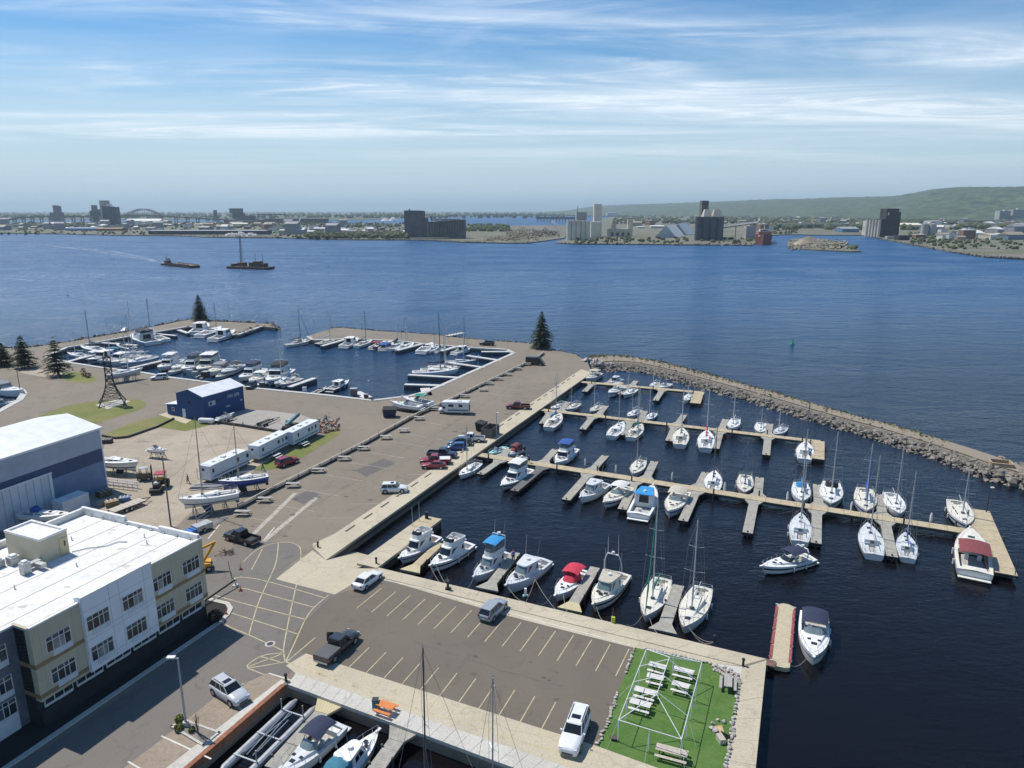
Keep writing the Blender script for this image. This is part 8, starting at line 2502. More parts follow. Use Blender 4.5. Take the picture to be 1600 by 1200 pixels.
def line3(label, a, b, sag, za=.05, zb=.6, n=9):
 A, Bq = P(a[0], a[1], za), P(b[0], b[1], WZ + zb + .9)
 mb = MB(); pts = []
 for k in range(n):
  f = k / (n - 1)
  p = A.lerp(Bq, f); p.z -= sag * 4 * f * (1 - f); p.z = max(p.z, WZ + .05)
  pts.append(p)
 mb.path(pts, .028, 4)
 o = mb.build('mooring_line', rope)
 return tag(o, label, 'rope')
G = 'mooring lines to the front quay'
for a, b, s in (((700, 919), (672, 884), .7), ((704, 920), (682, 884), .5), ((720, 922), (740, 903), .6), ((818, 940), (795, 918), .4), ((822, 940), (836, 905), .2), ((868, 952), (836, 905), .3), ((840, 942), (862, 930), .6), ((886, 955), (880, 928), .3), ((943, 970), (932, 948), .4), ((980, 976), (1003, 962), .6), ((1028, 990), (1015, 966), .3), ((1116, 1003), (1076, 980), .6), ((1116, 1003), (1078, 982), .9), ((588, 885), (612, 866), .5)):
 line3('slack mooring line from the front quay to a boat', a, b, s).__setitem__('group', G)
line3('mooring line from the red-edged floating dock to the cruiser', (1237, 1040), (1262, 1026), .5, -.8, .3)
mb = MB().path([P(509, 868, WZ + .15), P(530, 862, WZ + .15), P(546, 867, WZ + .12), P(556, 878, WZ + .2), P(563, 880, -.1)], .09, 6)
tag(mb.build('floating_boom', vinyl), 'white floating boom across the boat ramp inlet', 'boom')
# -- yard boats on stands
def stands(t, h, n=3, zbase=-2.0, keel=True):
 for k in range(n):
  tt = .25 + .5 * k / max(1, n - 1)
  for s in (1, -1):
   y0 = h.b(tt) * .75
   MB().tube((h.x(tt) - .35, s * (y0 + .35), zbase), (h.x(tt), s * y0, -.05), .045, None, 5).tube((h.x(tt) + .35, s * (y0 + .35), zbase), (h.x(tt), s * y0, -.05), .045, None, 5).tube((h.x(tt) - .3, s * (y0 + .3), zbase + .35), (h.x(tt) + .3, s * (y0 + .3), zbase + .35), .035, None, 5).build('stand', leg_dark, t)
def yard_sail(label, bow, stern, zwl, mast_top, **kw):
 t, L_ = place_boat('stored_sailboat', label, 'sailboat', bow, stern, None, 1.0, zwl)
 mh = None
 d = Vector((math.cos(t.rotation_euler.z), math.sin(t.rotation_euler.z), 0))
 if mast_top: mh = height_to(Vector(t.location) + d * (.10 * L_), mast_top)
 botm = kw.pop('bottom', bottom_blue)
 rig = mast_top is not None
 h = sailboat(t, L_, mh, cover=None, land=True, boot=botm, rig=rig, **kw)
 mb = MB().hexa([(-L_ * .06, -.12, -zwl + .12), (L_ * .07, -.12, -zwl + .12), (L_ * .07, .12, -zwl + .12), (-L_ * .06, .12, -zwl + .12)], [(-L_ * .03, -.16, -.25), (L_ * .15, -.16, -.25), (L_ * .15, .16, -.25), (-L_ * .03, .16, -.25)])
 mb.build('keel', botm, t)
 MB().hexa([(-L_ * .49, -.05, -1.0), (-L_ * .44, -.05, -1.05), (-L_ * .44, .05, -1.05), (-L_ * .49, .05, -1.0)], [(-L_ * .49, -.06, .4), (-L_ * .41, -.06, -.1), (-L_ * .41, .06, -.1), (-L_ * .49, .06, .4)]).build('rudder', botm, t)
 stands(t, h, 3, -zwl)
 for k in range(2): MB().box((L_ * (-.03 + .12 * k), 0, -zwl + .06), (.25, 1.6, .12)).build('keel_block', table_old, t)
 return t
yard_sail('large white sailboat with blue bottom stored on stands at the boatyard gate', (277, 781), (373, 766), 1.9, 655, spar=mat('grey_spar', (0.33, 0.31, 0.30), 0.5, 0.1, 2), bottom=bottom_blue)
yard_sail('white sailboat with blue hull band stored on stands beside the trailer with sloped front', (340, 752), (419, 740), 1.7, 665, spar=MATS['grey_spar'], hull_m=gel_blue, bottom=bottom_dark)
yard_sail('sailboat with tall cabin stored on stands beside the warehouse', (218, 723), (150, 716), 1.6, None, hull_m=gel_white, bottom=bottom_dark, stripe=gel_cream)
yard_sail('sailboat with blue-covered stern stored tight against the warehouse door', (112, 803), (30, 800), 1.3, None, dodger='blue', bottom=bottom_dark)
yard_sail('white sailboat on stands by the left basin behind the lattice tower', (224, 576), (164, 585), 1.8, 500, hull_m=gel_grey, bottom=gel_grey, spar=spar_white)
t, L_ = place_boat('stored_motorboat', 'small white cruiser alone on blocks in the gravel boatyard', 'motorboat', (259, 700), (232, 697), None, 1.0, 1.3)
h = motor_cruiser(t, L_, 'express'); stands(t, h, 2, -1.3)
def trailer_boat(label, bow, stern, style, **kw):
 t, L_ = place_boat('trailer_boat', label, 'motorboat', bow, stern, None, .9, .75)
 h = motor_cruiser(t, L_, style, **kw)
 tr_ = MB()
 for s in (1, -1): tr_.box((-.1 * L_, s * .75, -.32), (L_ * .9, .1, .12)); tr_.tube((L_ * .35, s * .75, -.32), (L_ * .68, 0, -.3), .06, None, 5)
 tro = tr_.build('trailer', trim_m, t)
 for x in (-.22 * L_, -.22 * L_ + .85):
  for s in (1, -1): link('wheel', tyre_mesh, tro, (x, s * 1.05, -.42), None, (.9, 1, .9))
 return t
trailer_boat('white cuddy boat on a black trailer beside the fence', (610, 629), (658, 634), 'express')
trailer_boat('white cruiser on a trailer with green cover and arch beside the fence', (628, 622), (674, 629), 'express', arch=True, top='green', aft='fwd')
trailer_boat('grey runabout on a trailer in the shade of the boat shop', (364, 644), (339, 651), 'open', hull_m=gel_white)
t = thing('boat_cradle', 'empty black boat trailer on the wash pad', 'trailer', P(416, 663), road_a)
MB().box((0, .6, .5), (6, .12, .14)).box((0, -.6, .5), (6, .12, .14)).box((2, 0, .5), (.12, 1.3, .12)).box((-2, 0, .5), (.12, 1.3, .12)).tube((3, .6, .5), (4.6, 0, .5), .06, None, 5).tube((3, -.6, .5), (4.6, 0, .5), .06, None, 5).build('frame', trim_m, t)
for x in (-1.6, -.8):
 for s in (1, -1): link('wheel', tyre_mesh, t, (x, s * .95, .35))
for s in (1, -1): MB().box((-.3, s * .5, .78), (4.2, .22, .12), 0).build('bunk', rubber, t)
t = thing('telehandler', 'teal telescopic handler parked on the wash pad behind the trailers', 'telehandler', P(456, 672), road_a + .1)
teal_m = mat('teal_paint', (0.035, 0.15, 0.165), 0.5, 0.1, 2)
MB().box((0, 0, .95), (3.6, 1.5, .6)).build('chassis', leg_dark, t)
MB().box((.2, .75, 1.7), (1.3, .8, 1.3)).build('cab', galv, t)
MB().hexa([(-2.0, -.35, 1.5), (2.9, -.3, 2.5), (2.9, .15, 2.5), (-2.0, .2, 1.5)], [(-2.0, -.35, 2.0), (2.9, -.3, 3.3), (2.9, .15, 3.3), (-2.0, .2, 2.0)]).build('boom', teal_m, t)
for x in (-1.3, 1.4):
 for s in (1, -1): link('wheel', tyre_mesh, t, (x, s * 1.0, .65), None, (1.8, 1.9, 1.8))
t = thing('forklift', 'olive forklift standing in front of the warehouse-side sailboat', 'forklift', P(226, 750), .3)
ol = mat('olive_paint', (0.13, 0.11, 0.06), 0.6, 0.15, 2)
MB().box((0, 0, .75), (2.2, 1.2, .9)).build('body', ol, t); MB().box((-.8, 0, 1.35), (.7, 1.1, .4)).build('counterweight', ol, t)
for s in (1, -1):
 MB().tube((-.6, s * .5, 1.2), (-.6, s * .5, 2.3), .05, None, 5).tube((.6, s * .5, 1.2), (.5, s * .5, 2.3), .05, None, 5).build('cab_post', leg_dark, t); MB().box((1.25, s * .35, 1.4), (.12, .12, 2.6)).build('mast_rail', leg_dark, t); MB().box((1.9, s * .35, .15), (1.2, .12, .06)).build('fork', leg_dark, t)
 for x in (-.7, .8): wheel(t, x, s * .6, .36)
MB().box((-.05, 0, 2.33), (1.4, 1.2, .08)).build('overhead_guard', galv, t)
t = thing('tractor', 'dark tractor with red canopy in the boatyard', 'tractor', P(249, 765), R(100))
MB().box((-.7, 0, 1.1), (2.4, .8, .8)).build('bonnet', trim_m, t); MB().box((1.2, 0, 1.1), (1.6, 1.5, .7)).build('cab_base', leg_dark, t); MB().box((1.3, 0, 2.6), (1.9, 1.7, .14)).build('canopy', mat('red_paint', (0.36, 0.03, 0.05), 0.5, 0.1, 2), t)
for sx in (.5, 2.1):
 for s in (1, -1): MB().tube((sx, s * .7, 1.4), (sx, s * .75, 2.55), .05, None, 5).build('canopy_post', trim_m, t)
MB().box((.9, 0, 1.65), (.7, .9, .4)).build('seat', mat('yellow_seat', (0.55, 0.35, 0.03), 0.6, 0.1, 2), t)
MB().tube((-1.6, 0, 1.55), (-1.2, 0, 1.7), .42, .35, 10).build('tank', metal_white, t)
for s in (1, -1):
 link('wheel', tyre_mesh, t, (1.3, s * 1.0, .75), None, (2.1, 2.2, 2.1)); link('wheel', tyre_mesh, t, (-1.5, s * .8, .5), None, (1.4, 1.6, 1.4))
MB().box((-2.2, 0, .6), (.8, 1.7, .6)).build('bucket', trim_m, t)
t = thing('flatbed_trailer', 'low flatbed trailer with tan deck behind the warehouse corner', 'trailer', P(199, 796), R(62))
for k in range(6): MB().box((-2.2 + .9 * k, 0, .75), (.87, 2.0, .1)).build('deck_board', table_old, t)
MB().box((0, .8, .6), (5.4, .14, .2)).box((0, -.8, .6), (5.4, .14, .2)).tube((2.7, .8, .6), (4.2, 0, .55), .07, None, 5).tube((2.7, -.8, .6), (4.2, 0, .55), .07, None, 5).build('frame', leg_dark, t)
for s in (1, -1):
 for x in (-.8, .1): wheel(t, x, s * 1.0, .33)
t = thing('mast_rack', 'white rack of stored masts and ladders beside the warehouse', 'rack', P(189, 762), R(-15))
for z in (.6, 1.2):
 for y in (-.5, .5): MB().tube((-3.5, y, z), (3.5, y, z), .08, None, 6).build('rail', spar_white, t)
for x in (-3, -1, 1, 3):
 for y in (-.5, .5): MB().tube((x, y, 0), (x, y, 1.3), .05, None, 5).build('upright', spar_white, t)
 MB().tube((x, -.5, 1.2), (x, .5, 1.2), .05, None, 5).build('cross_bar', spar_white, t)
t = thing('storage_container', 'white storage container in front of the warehouse door', 'container', P(113, 799), math.atan2(wex.y, wex.x))
MB().box((0, 0, 1.25), (4.6, 2.4, 2.5)).build('shell', ac_panel, t); MB().box((0, 0, 2.53), (4.65, 2.45, .07)).build('roof', roof_metal, t)
MB().box((2.32, 0, 1.25), (.04, 1.9, 2.2)).build('door', stucco_white, t)
for k, (x, y, s, c, lab) in enumerate(((163, 775, 1.6, ol, 'leaning olive plywood panel in the warehouse shadow'), (195, 783, 1.3, metal_blue, 'dark blue engine crate in the warehouse shadow'), (160, 789, 1.2, table_grey, 'pale broken pallet in the warehouse shadow'), (175, 790, 1.5, stucco_brown, 'heap of brown timber in the warehouse shadow'), (168, 692, 1.4, leg_dark, 'dark trailer stub at the end of the grass strip'))):
 t = thing('yard_crate', lab, 'crate', P(x, y), random.uniform(0, 1.5))
 MB().box((0, 0, s * .3), (s * 1.3, s * .9, s * .55)).build('box', c, t)
 for j in range(3): MB().box((-s * .4 + s * .4 * j, 0, s * .62), (s * .12, s * 1.0, .08)).build('batten', table_old, t)
t = thing('timber_stack', 'stack of stand timbers and poles behind the stored sailboat', 'timber', P(325, 762), R(8))
for k in range(9): MB().tube((-2.6 + random.uniform(-.6, .6), -1 + .25 * k, .15 + .1 * (k % 3)), (2.4 + random.uniform(-.6, .6), -.9 + .25 * k, .2 + .1 * (k % 2)), .09, None, 5).build('pole', random.choice((table_grey, leg_dark, spar_white)), t)
t = thing('propane_tank', 'white horizontal propane tank beside the blue boat shop', 'tank', P(323, 662, .0), -.15)
MB().loft([[Vector((x, math.cos(a_) * r, .75 + math.sin(a_) * r)) for a_ in [2 * math.pi * k / 12 for k in range(12)]] for x, r in ((-2.0, .1), (-1.8, .45), (-1.4, .6), (1.4, .6), (1.8, .45), (2.0, .1))], cap0=True, cap1=True).build('shell', metal_white, t)
for x in (-1.1, 1.1): MB().box((x, 0, .2), (.25, .9, .4)).build('saddle', concrete_pale, t)
t = thing('flag_pole', 'pale flag pole in front of the boat shop', 'pole', P(309, 748)); MB().tube((0, 0, 0), (0, 0, .1), .2, None, 8).build('base', concrete_pale, t); MB().tube((0, 0, .1), (0, 0, 2.0), .05, None, 6).build('pole', lamp_m, t)
t = thing('covered_trailer', 'grey utility trailer with blue tarpaulin at the boatyard entrance', 'trailer', P(311, 831), road_a - .2)
MB().box((.6, 0, .75), (2.6, 1.6, .8)).build('box', galv, t); MB().box((-1.3, 0, .6), (1.3, 1.5, .5)).build('tarpaulin', mat('blue_tarp', (0.03, 0.14, 0.42), 0.7, 0.2, 3), t)
for s in (1, -1): wheel(t, .4, s * .85, .32)
t = thing('swing_gate', 'white tube gate at the boatyard entrance', 'gate', P(308, 822), math.atan2(*(P(332, 806) - P(308, 822)).yx))
Lg = (P(332, 806) - P(308, 822)).length
for z in (.5, 1.1, 1.7): MB().tube((0, 0, z), (Lg, 0, z), .035, None, 5).build('rail', lamp_m, t)
for x in (0, Lg): MB().tube((x, 0, 0), (x, 0, 1.8), .06, None, 6).build('post', lamp_m, t)
t = thing('ladder', 'aluminium ladder lying by the fence at the boatyard entrance', 'ladder', P(340, 816, .12), math.atan2(*(P(351, 810) - P(332, 822)).yx))
for s in (1, -1): MB().box((0, s * .25, .06), (4.2, .07, .09)).build('rail', alu, t)
for k in range(11): MB().box((-1.9 + .38 * k, 0, .06), (.05, .5, .05)).build('rung', alu, t)
t = thing('boom_lift', 'orange-yellow articulated boom lift behind the hotel corner', 'boom lift', P(318, 890), R(20))
t.scale = (.85, .85, .85)
by = mat('boom_yellow', (0.60, 0.30, 0.02), 0.5, 0.1, 2)
MB().box((0, 0, .9), (2.4, 2.0, .8)).build('turntable', by, t)
for x in (-.9, .9):
 for s in (1, -1): wheel(t, x, s * 1.0, .45)
MB().hexa([(-.2, -.18, 1.2), (.2, -.18, 1.2), (.2, .18, 1.2), (-.2, .18, 1.2)], [(1.9, -.16, 4.5), (2.3, -.16, 4.5), (2.3, .16, 4.5), (1.9, .16, 4.5)]).build('lower_boom', by, t)
MB().hexa([(1.9, -.14, 4.2), (2.2, -.14, 4.6), (2.2, .14, 4.6), (1.9, .14, 4.2)], [(-1.6, -.12, 2.9), (-1.6, -.12, 3.25), (-1.6, .12, 3.25), (-1.6, .12, 2.9)]).build('upper_boom', by, t)
MB().box((-2.2, 0, 2.9), (1.0, 1.4, .1)).box((-2.2, .7, 3.4), (1.0, .05, 1.0)).box((-2.2, -.7, 3.4), (1.0, .05, 1.0)).box((-2.7, 0, 3.4), (.05, 1.4, 1.0)).build('basket', by, t)
t = thing('dead_branches', 'pile of dark cut branches at the hotel corner', 'branches', P(352, 866))
for k in range(16): MB().tube((random.uniform(-1.5, 1.5), random.uniform(-.8, .8), .1), (random.uniform(-1.5, 1.5), random.uniform(-.8, .8), random.uniform(.2, .9)), .06, .02, 4).build('branch', bark, t)
cone_m = mat('cone_orange', (0.60, 0.08, 0.04), 0.6, 0.1, 2)
for k, (x, y) in enumerate(((376, 890), (376, 923), (354, 961))):
 t = thing('traffic_cone', 'orange traffic cone on the hatched drive', 'traffic cone', P(x, y), 0, 'cones on the hatched drive')
 MB().box((0, 0, .03), (.4, .4, .05)).build('base', rubber, t); MB().tube((0, 0, .05), (0, 0, .75), .16, .03, 10).build('cone', cone_m, t); MB().tube((0, 0, .38), (0, 0, .52), .105, .078, 10).build('collar', metal_white, t)
t = thing('barrier_arm', 'black barrier beam with counterweight leaning from the hotel to the drive', 'barrier', P(368, 916))
p1 = P(320, 940, .4) - P(368, 916)
MB().tube((0, 0, .9), (p1.x, p1.y, .5), .12, None, 6).build('arm', rubber, t); MB().tube((0, 0, 0), (0, 0, 1.1), .12, None, 6).build('post', vinyl, t); MB().box((0, 0, .1), (.6, .6, .2)).build('foot', concrete_pale, t)
t = thing('yellow_bollard', 'yellow pole and post at the hotel corner', 'post', P(362, 903))
MB().tube((0, 0, 0), (-.3, .1, 2.4), .06, None, 6).build('pole', yellow_paint, t); MB().tube((0, 0, 0), (0, 0, .9), .09, None, 6).build('post', yellow_paint, t)
t = thing('sand_bag_box', 'white box with green lid at the kerb by the hotel corner', 'box', P(313, 946))
MB().box((0, 0, .35), (1.0, .6, .7), .6).build('box', metal_white, t); MB().box((.1, 0, .75), (.35, .3, .12), .6).build('lid', CANVAS['green'], t)
t = thing('manhole_cover', 'round pale manhole ring in the drive', 'manhole', P(422, 1006, .009))
MB().tube((0, 0, 0), (0, 0, .012), .55, None, 18).build('ring', concrete_pale, t); MB().tube((0, 0, .0125), (0, 0, .018), .36, None, 18).build('cover', trim_m, t)
isl = tag(MB().prism([P(x, y) for x, y in ((268, 1136), (292, 1128), (342, 1146), (318, 1166))], 0, .12).build('gravel_island', ground_mat('island_gravel', (0.23, 0.20, 0.165), (0.19, 0.165, 0.14), (0.12, 0.11, 0.09), 3, .4)), kind='structure')
for a, b in (((268, 1136), (292, 1128)), ((292, 1128), (342, 1146)), ((342, 1146), (318, 1166)), ((318, 1166), (268, 1136))):
 A, Bq = P(*a), P(*b); d = Bq - A; m_ = (A + Bq) / 2
 MB().box((m_.x, m_.y, .08), (d.length + .2, .22, .18), math.atan2(d.y, d.x)).build('kerb', concrete_pale, isl)
shrub('shrub', 'yellow-green shrub left of the lamp post plinth', P(281, 1127, .1), .45, .6, 220, mat('lime_leaves', (0.10, 0.11, 0.02), 0.9, 0.0, 2, c2=(0.26, 0.26, 0.07), world_co=True))
shrub('shrub', 'second yellow-green shrub below the lamp post plinth', P(279, 1140, .1), .4, .5, 180, MATS['lime_leaves'])
shrub('shrub', 'small dark shrub right of the lamp post plinth', P(300, 1143, .1), .3, .5, 90)
shrub('young_tree', 'bare young tree in the gravel island', P(310, 1148, .1), .35, 2.7, 0, cat='tree', bare=True)
shrub('shrub', 'dark rounded shrub at the end of the hotel planting bed', hotel(.2, 1.0, .02), .9, 1.4, 500, mat('dark_leaves', (0.012, 0.014, 0.010), 0.9, 0.2, 2))
shrub('shrub', 'round dark bush on the grassy island by the road', P(138, 590), .9, 1.5, 260, MATS['dark_leaves'])
shrub('shrub', 'small clipped tree on the grassy island by the road', P(131, 588), .8, 2.6, 200, MATS['dark_leaves'])
capm = mat('rust_brick_cap', (0.26, 0.105, 0.055), 0.85, 0.2, 2)
A, Bq = P(446, 1071), P(200, 1284)
T9 = thing('basin_wall', 'rust-brown capped wall along the left side of the near basin', 'wall')
n = 22; d = (Bq - A) / n
nn = Vector((d.y, -d.x, 0)).normalized()
for k in range(n):
 a = A + d * k; m_ = a + d * .5 - nn * (-.25)
 MB().box((m_.x, m_.y, -.3), (d.length - .02, .5, .75), math.atan2(d.y, d.x)).build('cap_block', capm, T9)
sheet('wall_kerb', [(446, 1066), (440, 1062), (180, 1262), (196, 1284)], concrete_pale, .06)
for (a, b) in (((338, 1088), (392, 1116)), ((252, 1150), (330, 1186)), ((420, 1052), (458, 1064)), ((200, 1190), (262, 1226))):
 ribbon('painted_line', [a, b], .14, white_paint, .0175, stall_pad)
t = thing('dumpster_enclosure', 'dark grey board enclosure beside the lamp post on the parking quay', 'enclosure', P(766, 680), road_a)
gb = mat('grey_board', (0.13, 0.115, 0.10), 0.85, 0.15, 2)
for k in range(9): MB().box((-1.8 + .45 * k, 1.2, 1.0), (.43, .08, 2.0)).build('board', gb, t); MB().box((-1.8 + .45 * k, -1.2, 1.0), (.43, .08, 2.0)).build('board', gb, t)
for k in range(5): MB().box((2.05, -1.0 + .5 * k, 1.0), (.08, .47, 2.0)).build('board', gb, t); MB().box((-2.05, -1.0 + .5 * k, 1.0), (.08, .47, 2.0)).build('board', gb, t)
def dumpster(label, loc, rz, m, s=1.0):
 t = thing('dumpster', label, 'dumpster', loc, rz)
 MB().hexa([(-.9 * s, -.55 * s, .15), (.9 * s, -.55 * s, .15), (.9 * s, .55 * s, .15), (-.9 * s, .55 * s, .15)], [(-1.0 * s, -.75 * s, 1.25 * s), (1.0 * s, -.75 * s, 1.25 * s), (1.0 * s, .7 * s, 1.45 * s), (-1.0 * s, .7 * s, 1.45 * s)]).build('bin', m, t)
 MB().hexa([(-1.03 * s, -.78 * s, 1.26 * s), (1.03 * s, -.78 * s, 1.26 * s), (1.03 * s, .72 * s, 1.46 * s), (-1.03 * s, .72 * s, 1.46 * s)], [(-1.03 * s, -.78 * s, 1.32 * s), (1.03 * s, -.78 * s, 1.32 * s), (1.03 * s, .72 * s, 1.53 * s), (-1.03 * s, .72 * s, 1.53 * s)]).build('lid', rubber, t)
 for sx in (1, -1): MB().box((sx * 1.05 * s, 0, .8 * s), (.1, .9 * s, .14)).build('fork_pocket', m, t)
 return t
navy_p = mat('navy_steel', (0.025, 0.03, 0.075), 0.6, 0.1, 2)
dumpster('dark navy dumpster on the boatyard road beside the trailer boats', P(609, 651), .05, navy_p, 1.5)
dumpster('black dumpster beside the white pickup on the parking quay', P(752, 672), road_a, rubber, 1.3)
for (x, y, s, m_, lab) in ((553, 617, 1.7, mat('brown_grey', (0.14, 0.12, 0.11), 0.8, 0.2, 2), 'brown-grey pump shed on the fuel dock'), (297, 586, 1.6, metal_grey, 'grey pump box on the left basin kerb'), (322, 590, 1.8, leg_dark, 'dark storage bin on the left basin kerb'), (476, 611, 1.0, metal_white, 'small white locker on the basin kerb'), (305, 588, 1.4, metal_grey, 'second grey box beside the pump box'), (572, 622, 1.0, leg_dark, 'dark cabinet at the fuel dock light'), (410, 605, 1.3, leg_dark, 'dark dock box beside the black SUV')):
 t = thing('dock_box', lab, 'box', P(x, y, .05), random.uniform(-.2, .2))
 MB().box((0, 0, s * .5), (s, s * .8, s)).build('shell', m_, t); MB().box((0, 0, s + .05), (s * 1.08, s * .9, .1)).build('lid', galv, t)
slim_dock('short fuel dock with clutter at the basin corner', (575, 621), (556, 612), 2.6, .02)
for k, (x, y) in enumerate(((308, 592), (315, 594), (318, 591), (312, 590))):
 t = thing('dock_cart', 'dock cart parked on the left basin kerb', 'cart', P(x, y, .05), random.uniform(0, 3), 'dock carts on the left basin kerb')
 MB().box((0, 0, .5), (.9, .6, .35)).build('tub', random.choice((table_grey, leg_dark)), t)
 for s in (1, -1): link('wheel', tyre_mesh, t, (0, s * .38, .22), None, (.62, .5, .62))
t = thing('timber_jetty', 'short white-railed jetty on the lake side of the outer pier', 'jetty')
A, Bq = P(698, 525, .3), P(724, 520, .3)
d = Bq - A
for k in range(6):
 p = A + d * (k + .5) / 6
 MB().box((p.x, p.y, .35), (d.length / 6 - .03, 2.2, .15), math.atan2(d.y, d.x)).build('deck_board', wood_white, t)
 for s in (1, -1): MB().tube((p.x, p.y + s * 1.1, -3), (p.x, p.y + s * 1.1, 1.3), .09, None, 6).build('post', table_grey, t)
t = thing('recycling_bin', 'teal recycling bin beside the orange picnic table', 'bin', P(587, 1107, .05)); MB().box((0, 0, .5), (.55, .55, 1.0)).build('bin', mat('teal_bin', (0.03, 0.20, 0.25), 0.6, 0.1, 2), t); MB().box((0, 0, 1.03), (.6, .6, .08)).build('lid', trim_m, t)
t = thing('concrete_beacon_base', 'low tan concrete box at the outer end of the breakwater', 'beacon base', P(1563, 727, -.1), R(-20))
for a in (((0, 1.3, .35), (3.6, .35, .9)), ((0, -1.3, .35), (3.6, .35, .9)), ((1.75, 0, .35), (.35, 2.2, .9)), ((-1.75, 0, .35), (.35, 2.2, .9))): MB().box(*a).build('wall', mat('tan_beacon', (0.36, 0.27, 0.18), 0.9, 0.15, 2), t)
# -- people
skin = mat('skin', (0.42, 0.26, 0.19), 0.6, 0.05, 5)
def person(label, loc, rz, shirt, trousers, hair, stride=.2):
 t = thing('person', label, 'person', loc, rz)
 def skinned(name, verts, edges, rad, m, root=0):
  me = bpy.data.meshes.new(name)
  me.from_pydata(verts, edges, [])
  me.materials.append(m)
  o = link(name, me, t)
  md = o.modifiers.new('skin', 'SKIN')
  md.use_smooth_shade = True
  for i, r in enumerate(rad): me.skin_vertices[0].data[i].radius = (r, r)
  for i in range(len(rad)): me.skin_vertices[0].data[i].use_root = (i == root)
  sb__ = o.modifiers.new('sub', 'SUBSURF'); sb__.levels = 1; sb__.render_levels = 1
  return o
 s = stride
 v = [(0, 0, .95), (0, 0, 1.15), (.01, 0, 1.38), (0, 0, 1.48), (.02, 0, 1.56), (.03, 0, 1.66), (.02, 0, 1.76),
   (0, .11, .90), (s * .6, .12, .50), (s * .5, .12, .08), (s * .5 + .18, .13, .04),
   (0, -.11, .90), (-s * .2, -.12, .50), (-s, -.12, .10), (-s + .16, -.13, .04),
   (0, .20, 1.40), (-s * .3, .27, 1.14), (.04 - s * .1, .29, .90), (.06, .29, .80), (0, -.20, 1.40), (s * .3, -.27, 1.14), (.10 + s * .3, -.28, .92), (.14 + s * .3, -.28, .83)]
 e = [(0, 1), (1, 2), (2, 3), (3, 4), (4, 5), (5, 6), (0, 7), (7, 8), (8, 9), (9, 10), (0, 11), (11, 12), (12, 13), (13, 14), (2, 15), (15, 16), (16, 17), (17, 18), (2, 19), (19, 20), (20, 21), (21, 22)]
 r = [.15, .14, .16, .07, .06, .10, .08, .10, .075, .05, .045, .10, .075, .05, .045, .07, .05, .04, .035, .07, .05, .04, .035]
 skinned('body', v, e, r, skin)
 skinned('shirt', [(0, 0, .98), (0, 0, 1.15), (.01, 0, 1.40), (0, .21, 1.40), (-s * .3, .275, 1.16), (0, -.21, 1.40), (s * .3, -.275, 1.16)], [(0, 1), (1, 2), (2, 3), (3, 4), (2, 5), (5, 6)], [.165, .155, .175, .085, .065, .085, .065], shirt)
 skinned('trousers', [(0, 0, .97), (0, .115, .88), (s * .6, .122, .50), (s * .5, .122, .12), (0, -.115, .88), (-s * .2, -.122, .50), (-s, -.122, .14)], [(0, 1), (1, 2), (2, 3), (0, 4), (4, 5), (5, 6)], [.165, .115, .088, .065, .115, .088, .065], trousers)
 skinned('hair', [(.0, 0, 1.72), (.0, 0, 1.80)], [(0, 1)], [.105, .075], hair)
 return t
dk = mat('dark_cloth', (0.02, 0.022, 0.026), 0.9, 0.2, 4); dkb = mat('navy_cloth', (0.03, 0.05, 0.13), 0.9, 0.2, 4); brn = mat('brown_hair', (0.06, 0.04, 0.025), 0.8, 0.2, 6)
person('person in dark clothes walking on the gravel near the stored sailboats', P(294, 755), R(200), dk, dk, brn, .25)
person('person in dark clothes striding along the lawn edge by the red SUV', P(411, 735), R(190), dk, dkb, brn, .3)
person('person in navy jacket walking on the long pier by the dark finger', P(826, 723, DZ), R(-30), dkb, dk, brn, .15)
person('person in blue shirt standing on the finger dock by the blue-canopied cruiser', P(802, 877, -.3), R(120), mat('blue_cloth', (0.03, 0.12, 0.42), 0.9, 0.2, 4), dk, brn, .05)
# -- out on the bay
def barge_hull(t, L_, B, h, m):
 MB().loft([[(x, -B / 2 * k, h * z0), (x, -B / 2 * k, h), (x, B / 2 * k, h), (x, B / 2 * k, h * z0)] for x, k, z0 in ((-L_ / 2, .96, .3), (-L_ / 2 + 2, 1, -.4), (L_ / 2 - 3, 1, -.4), (L_ / 2, .96, .35))], cap0=True, cap1=True).build('hull', m, t)
brown = mat('rusty_brown', (0.09, 0.06, 0.042), 0.8, 0.25, .6)
A, Bq = P(255, 414, WZ), P(306, 419, WZ)
c = (A + Bq) / 2; d = Bq - A
rz = math.atan2(d.y, d.x)
Lb = d.length
t = thing('barge', 'flat brown barge being pushed across the bay', 'barge', (A.x + d.x * .64, A.y + d.y * .64, WZ), rz)
barge_hull(t, Lb * .70, 9, 2.2, brown)
MB().box((0, 0, 2.26), (Lb * .62, 7.6, .1)).build('cargo_deck', mat('barge_deck', (0.22, 0.18, 0.13), 0.9, 0.2, .5), t)
for s in (1, -1): MB().box((0, s * 4.1, 2.6), (Lb * .62, .3, .8)).build('coaming', brown, t)
t = thing('tugboat', 'dark tugboat with white wheelhouse pushing the flat barge', 'tugboat', (A.x + d.x * .15, A.y + d.y * .15, WZ), rz)
h = Hull(Lb * .28, 6.0, 1.6, 3.0, 2.4, .9, .4, .06, .8, .85)
make_hull(h, t, brown, None, bottom_dark); make_deck(h, t, sole_grey, (.06, .3), .8, .5)
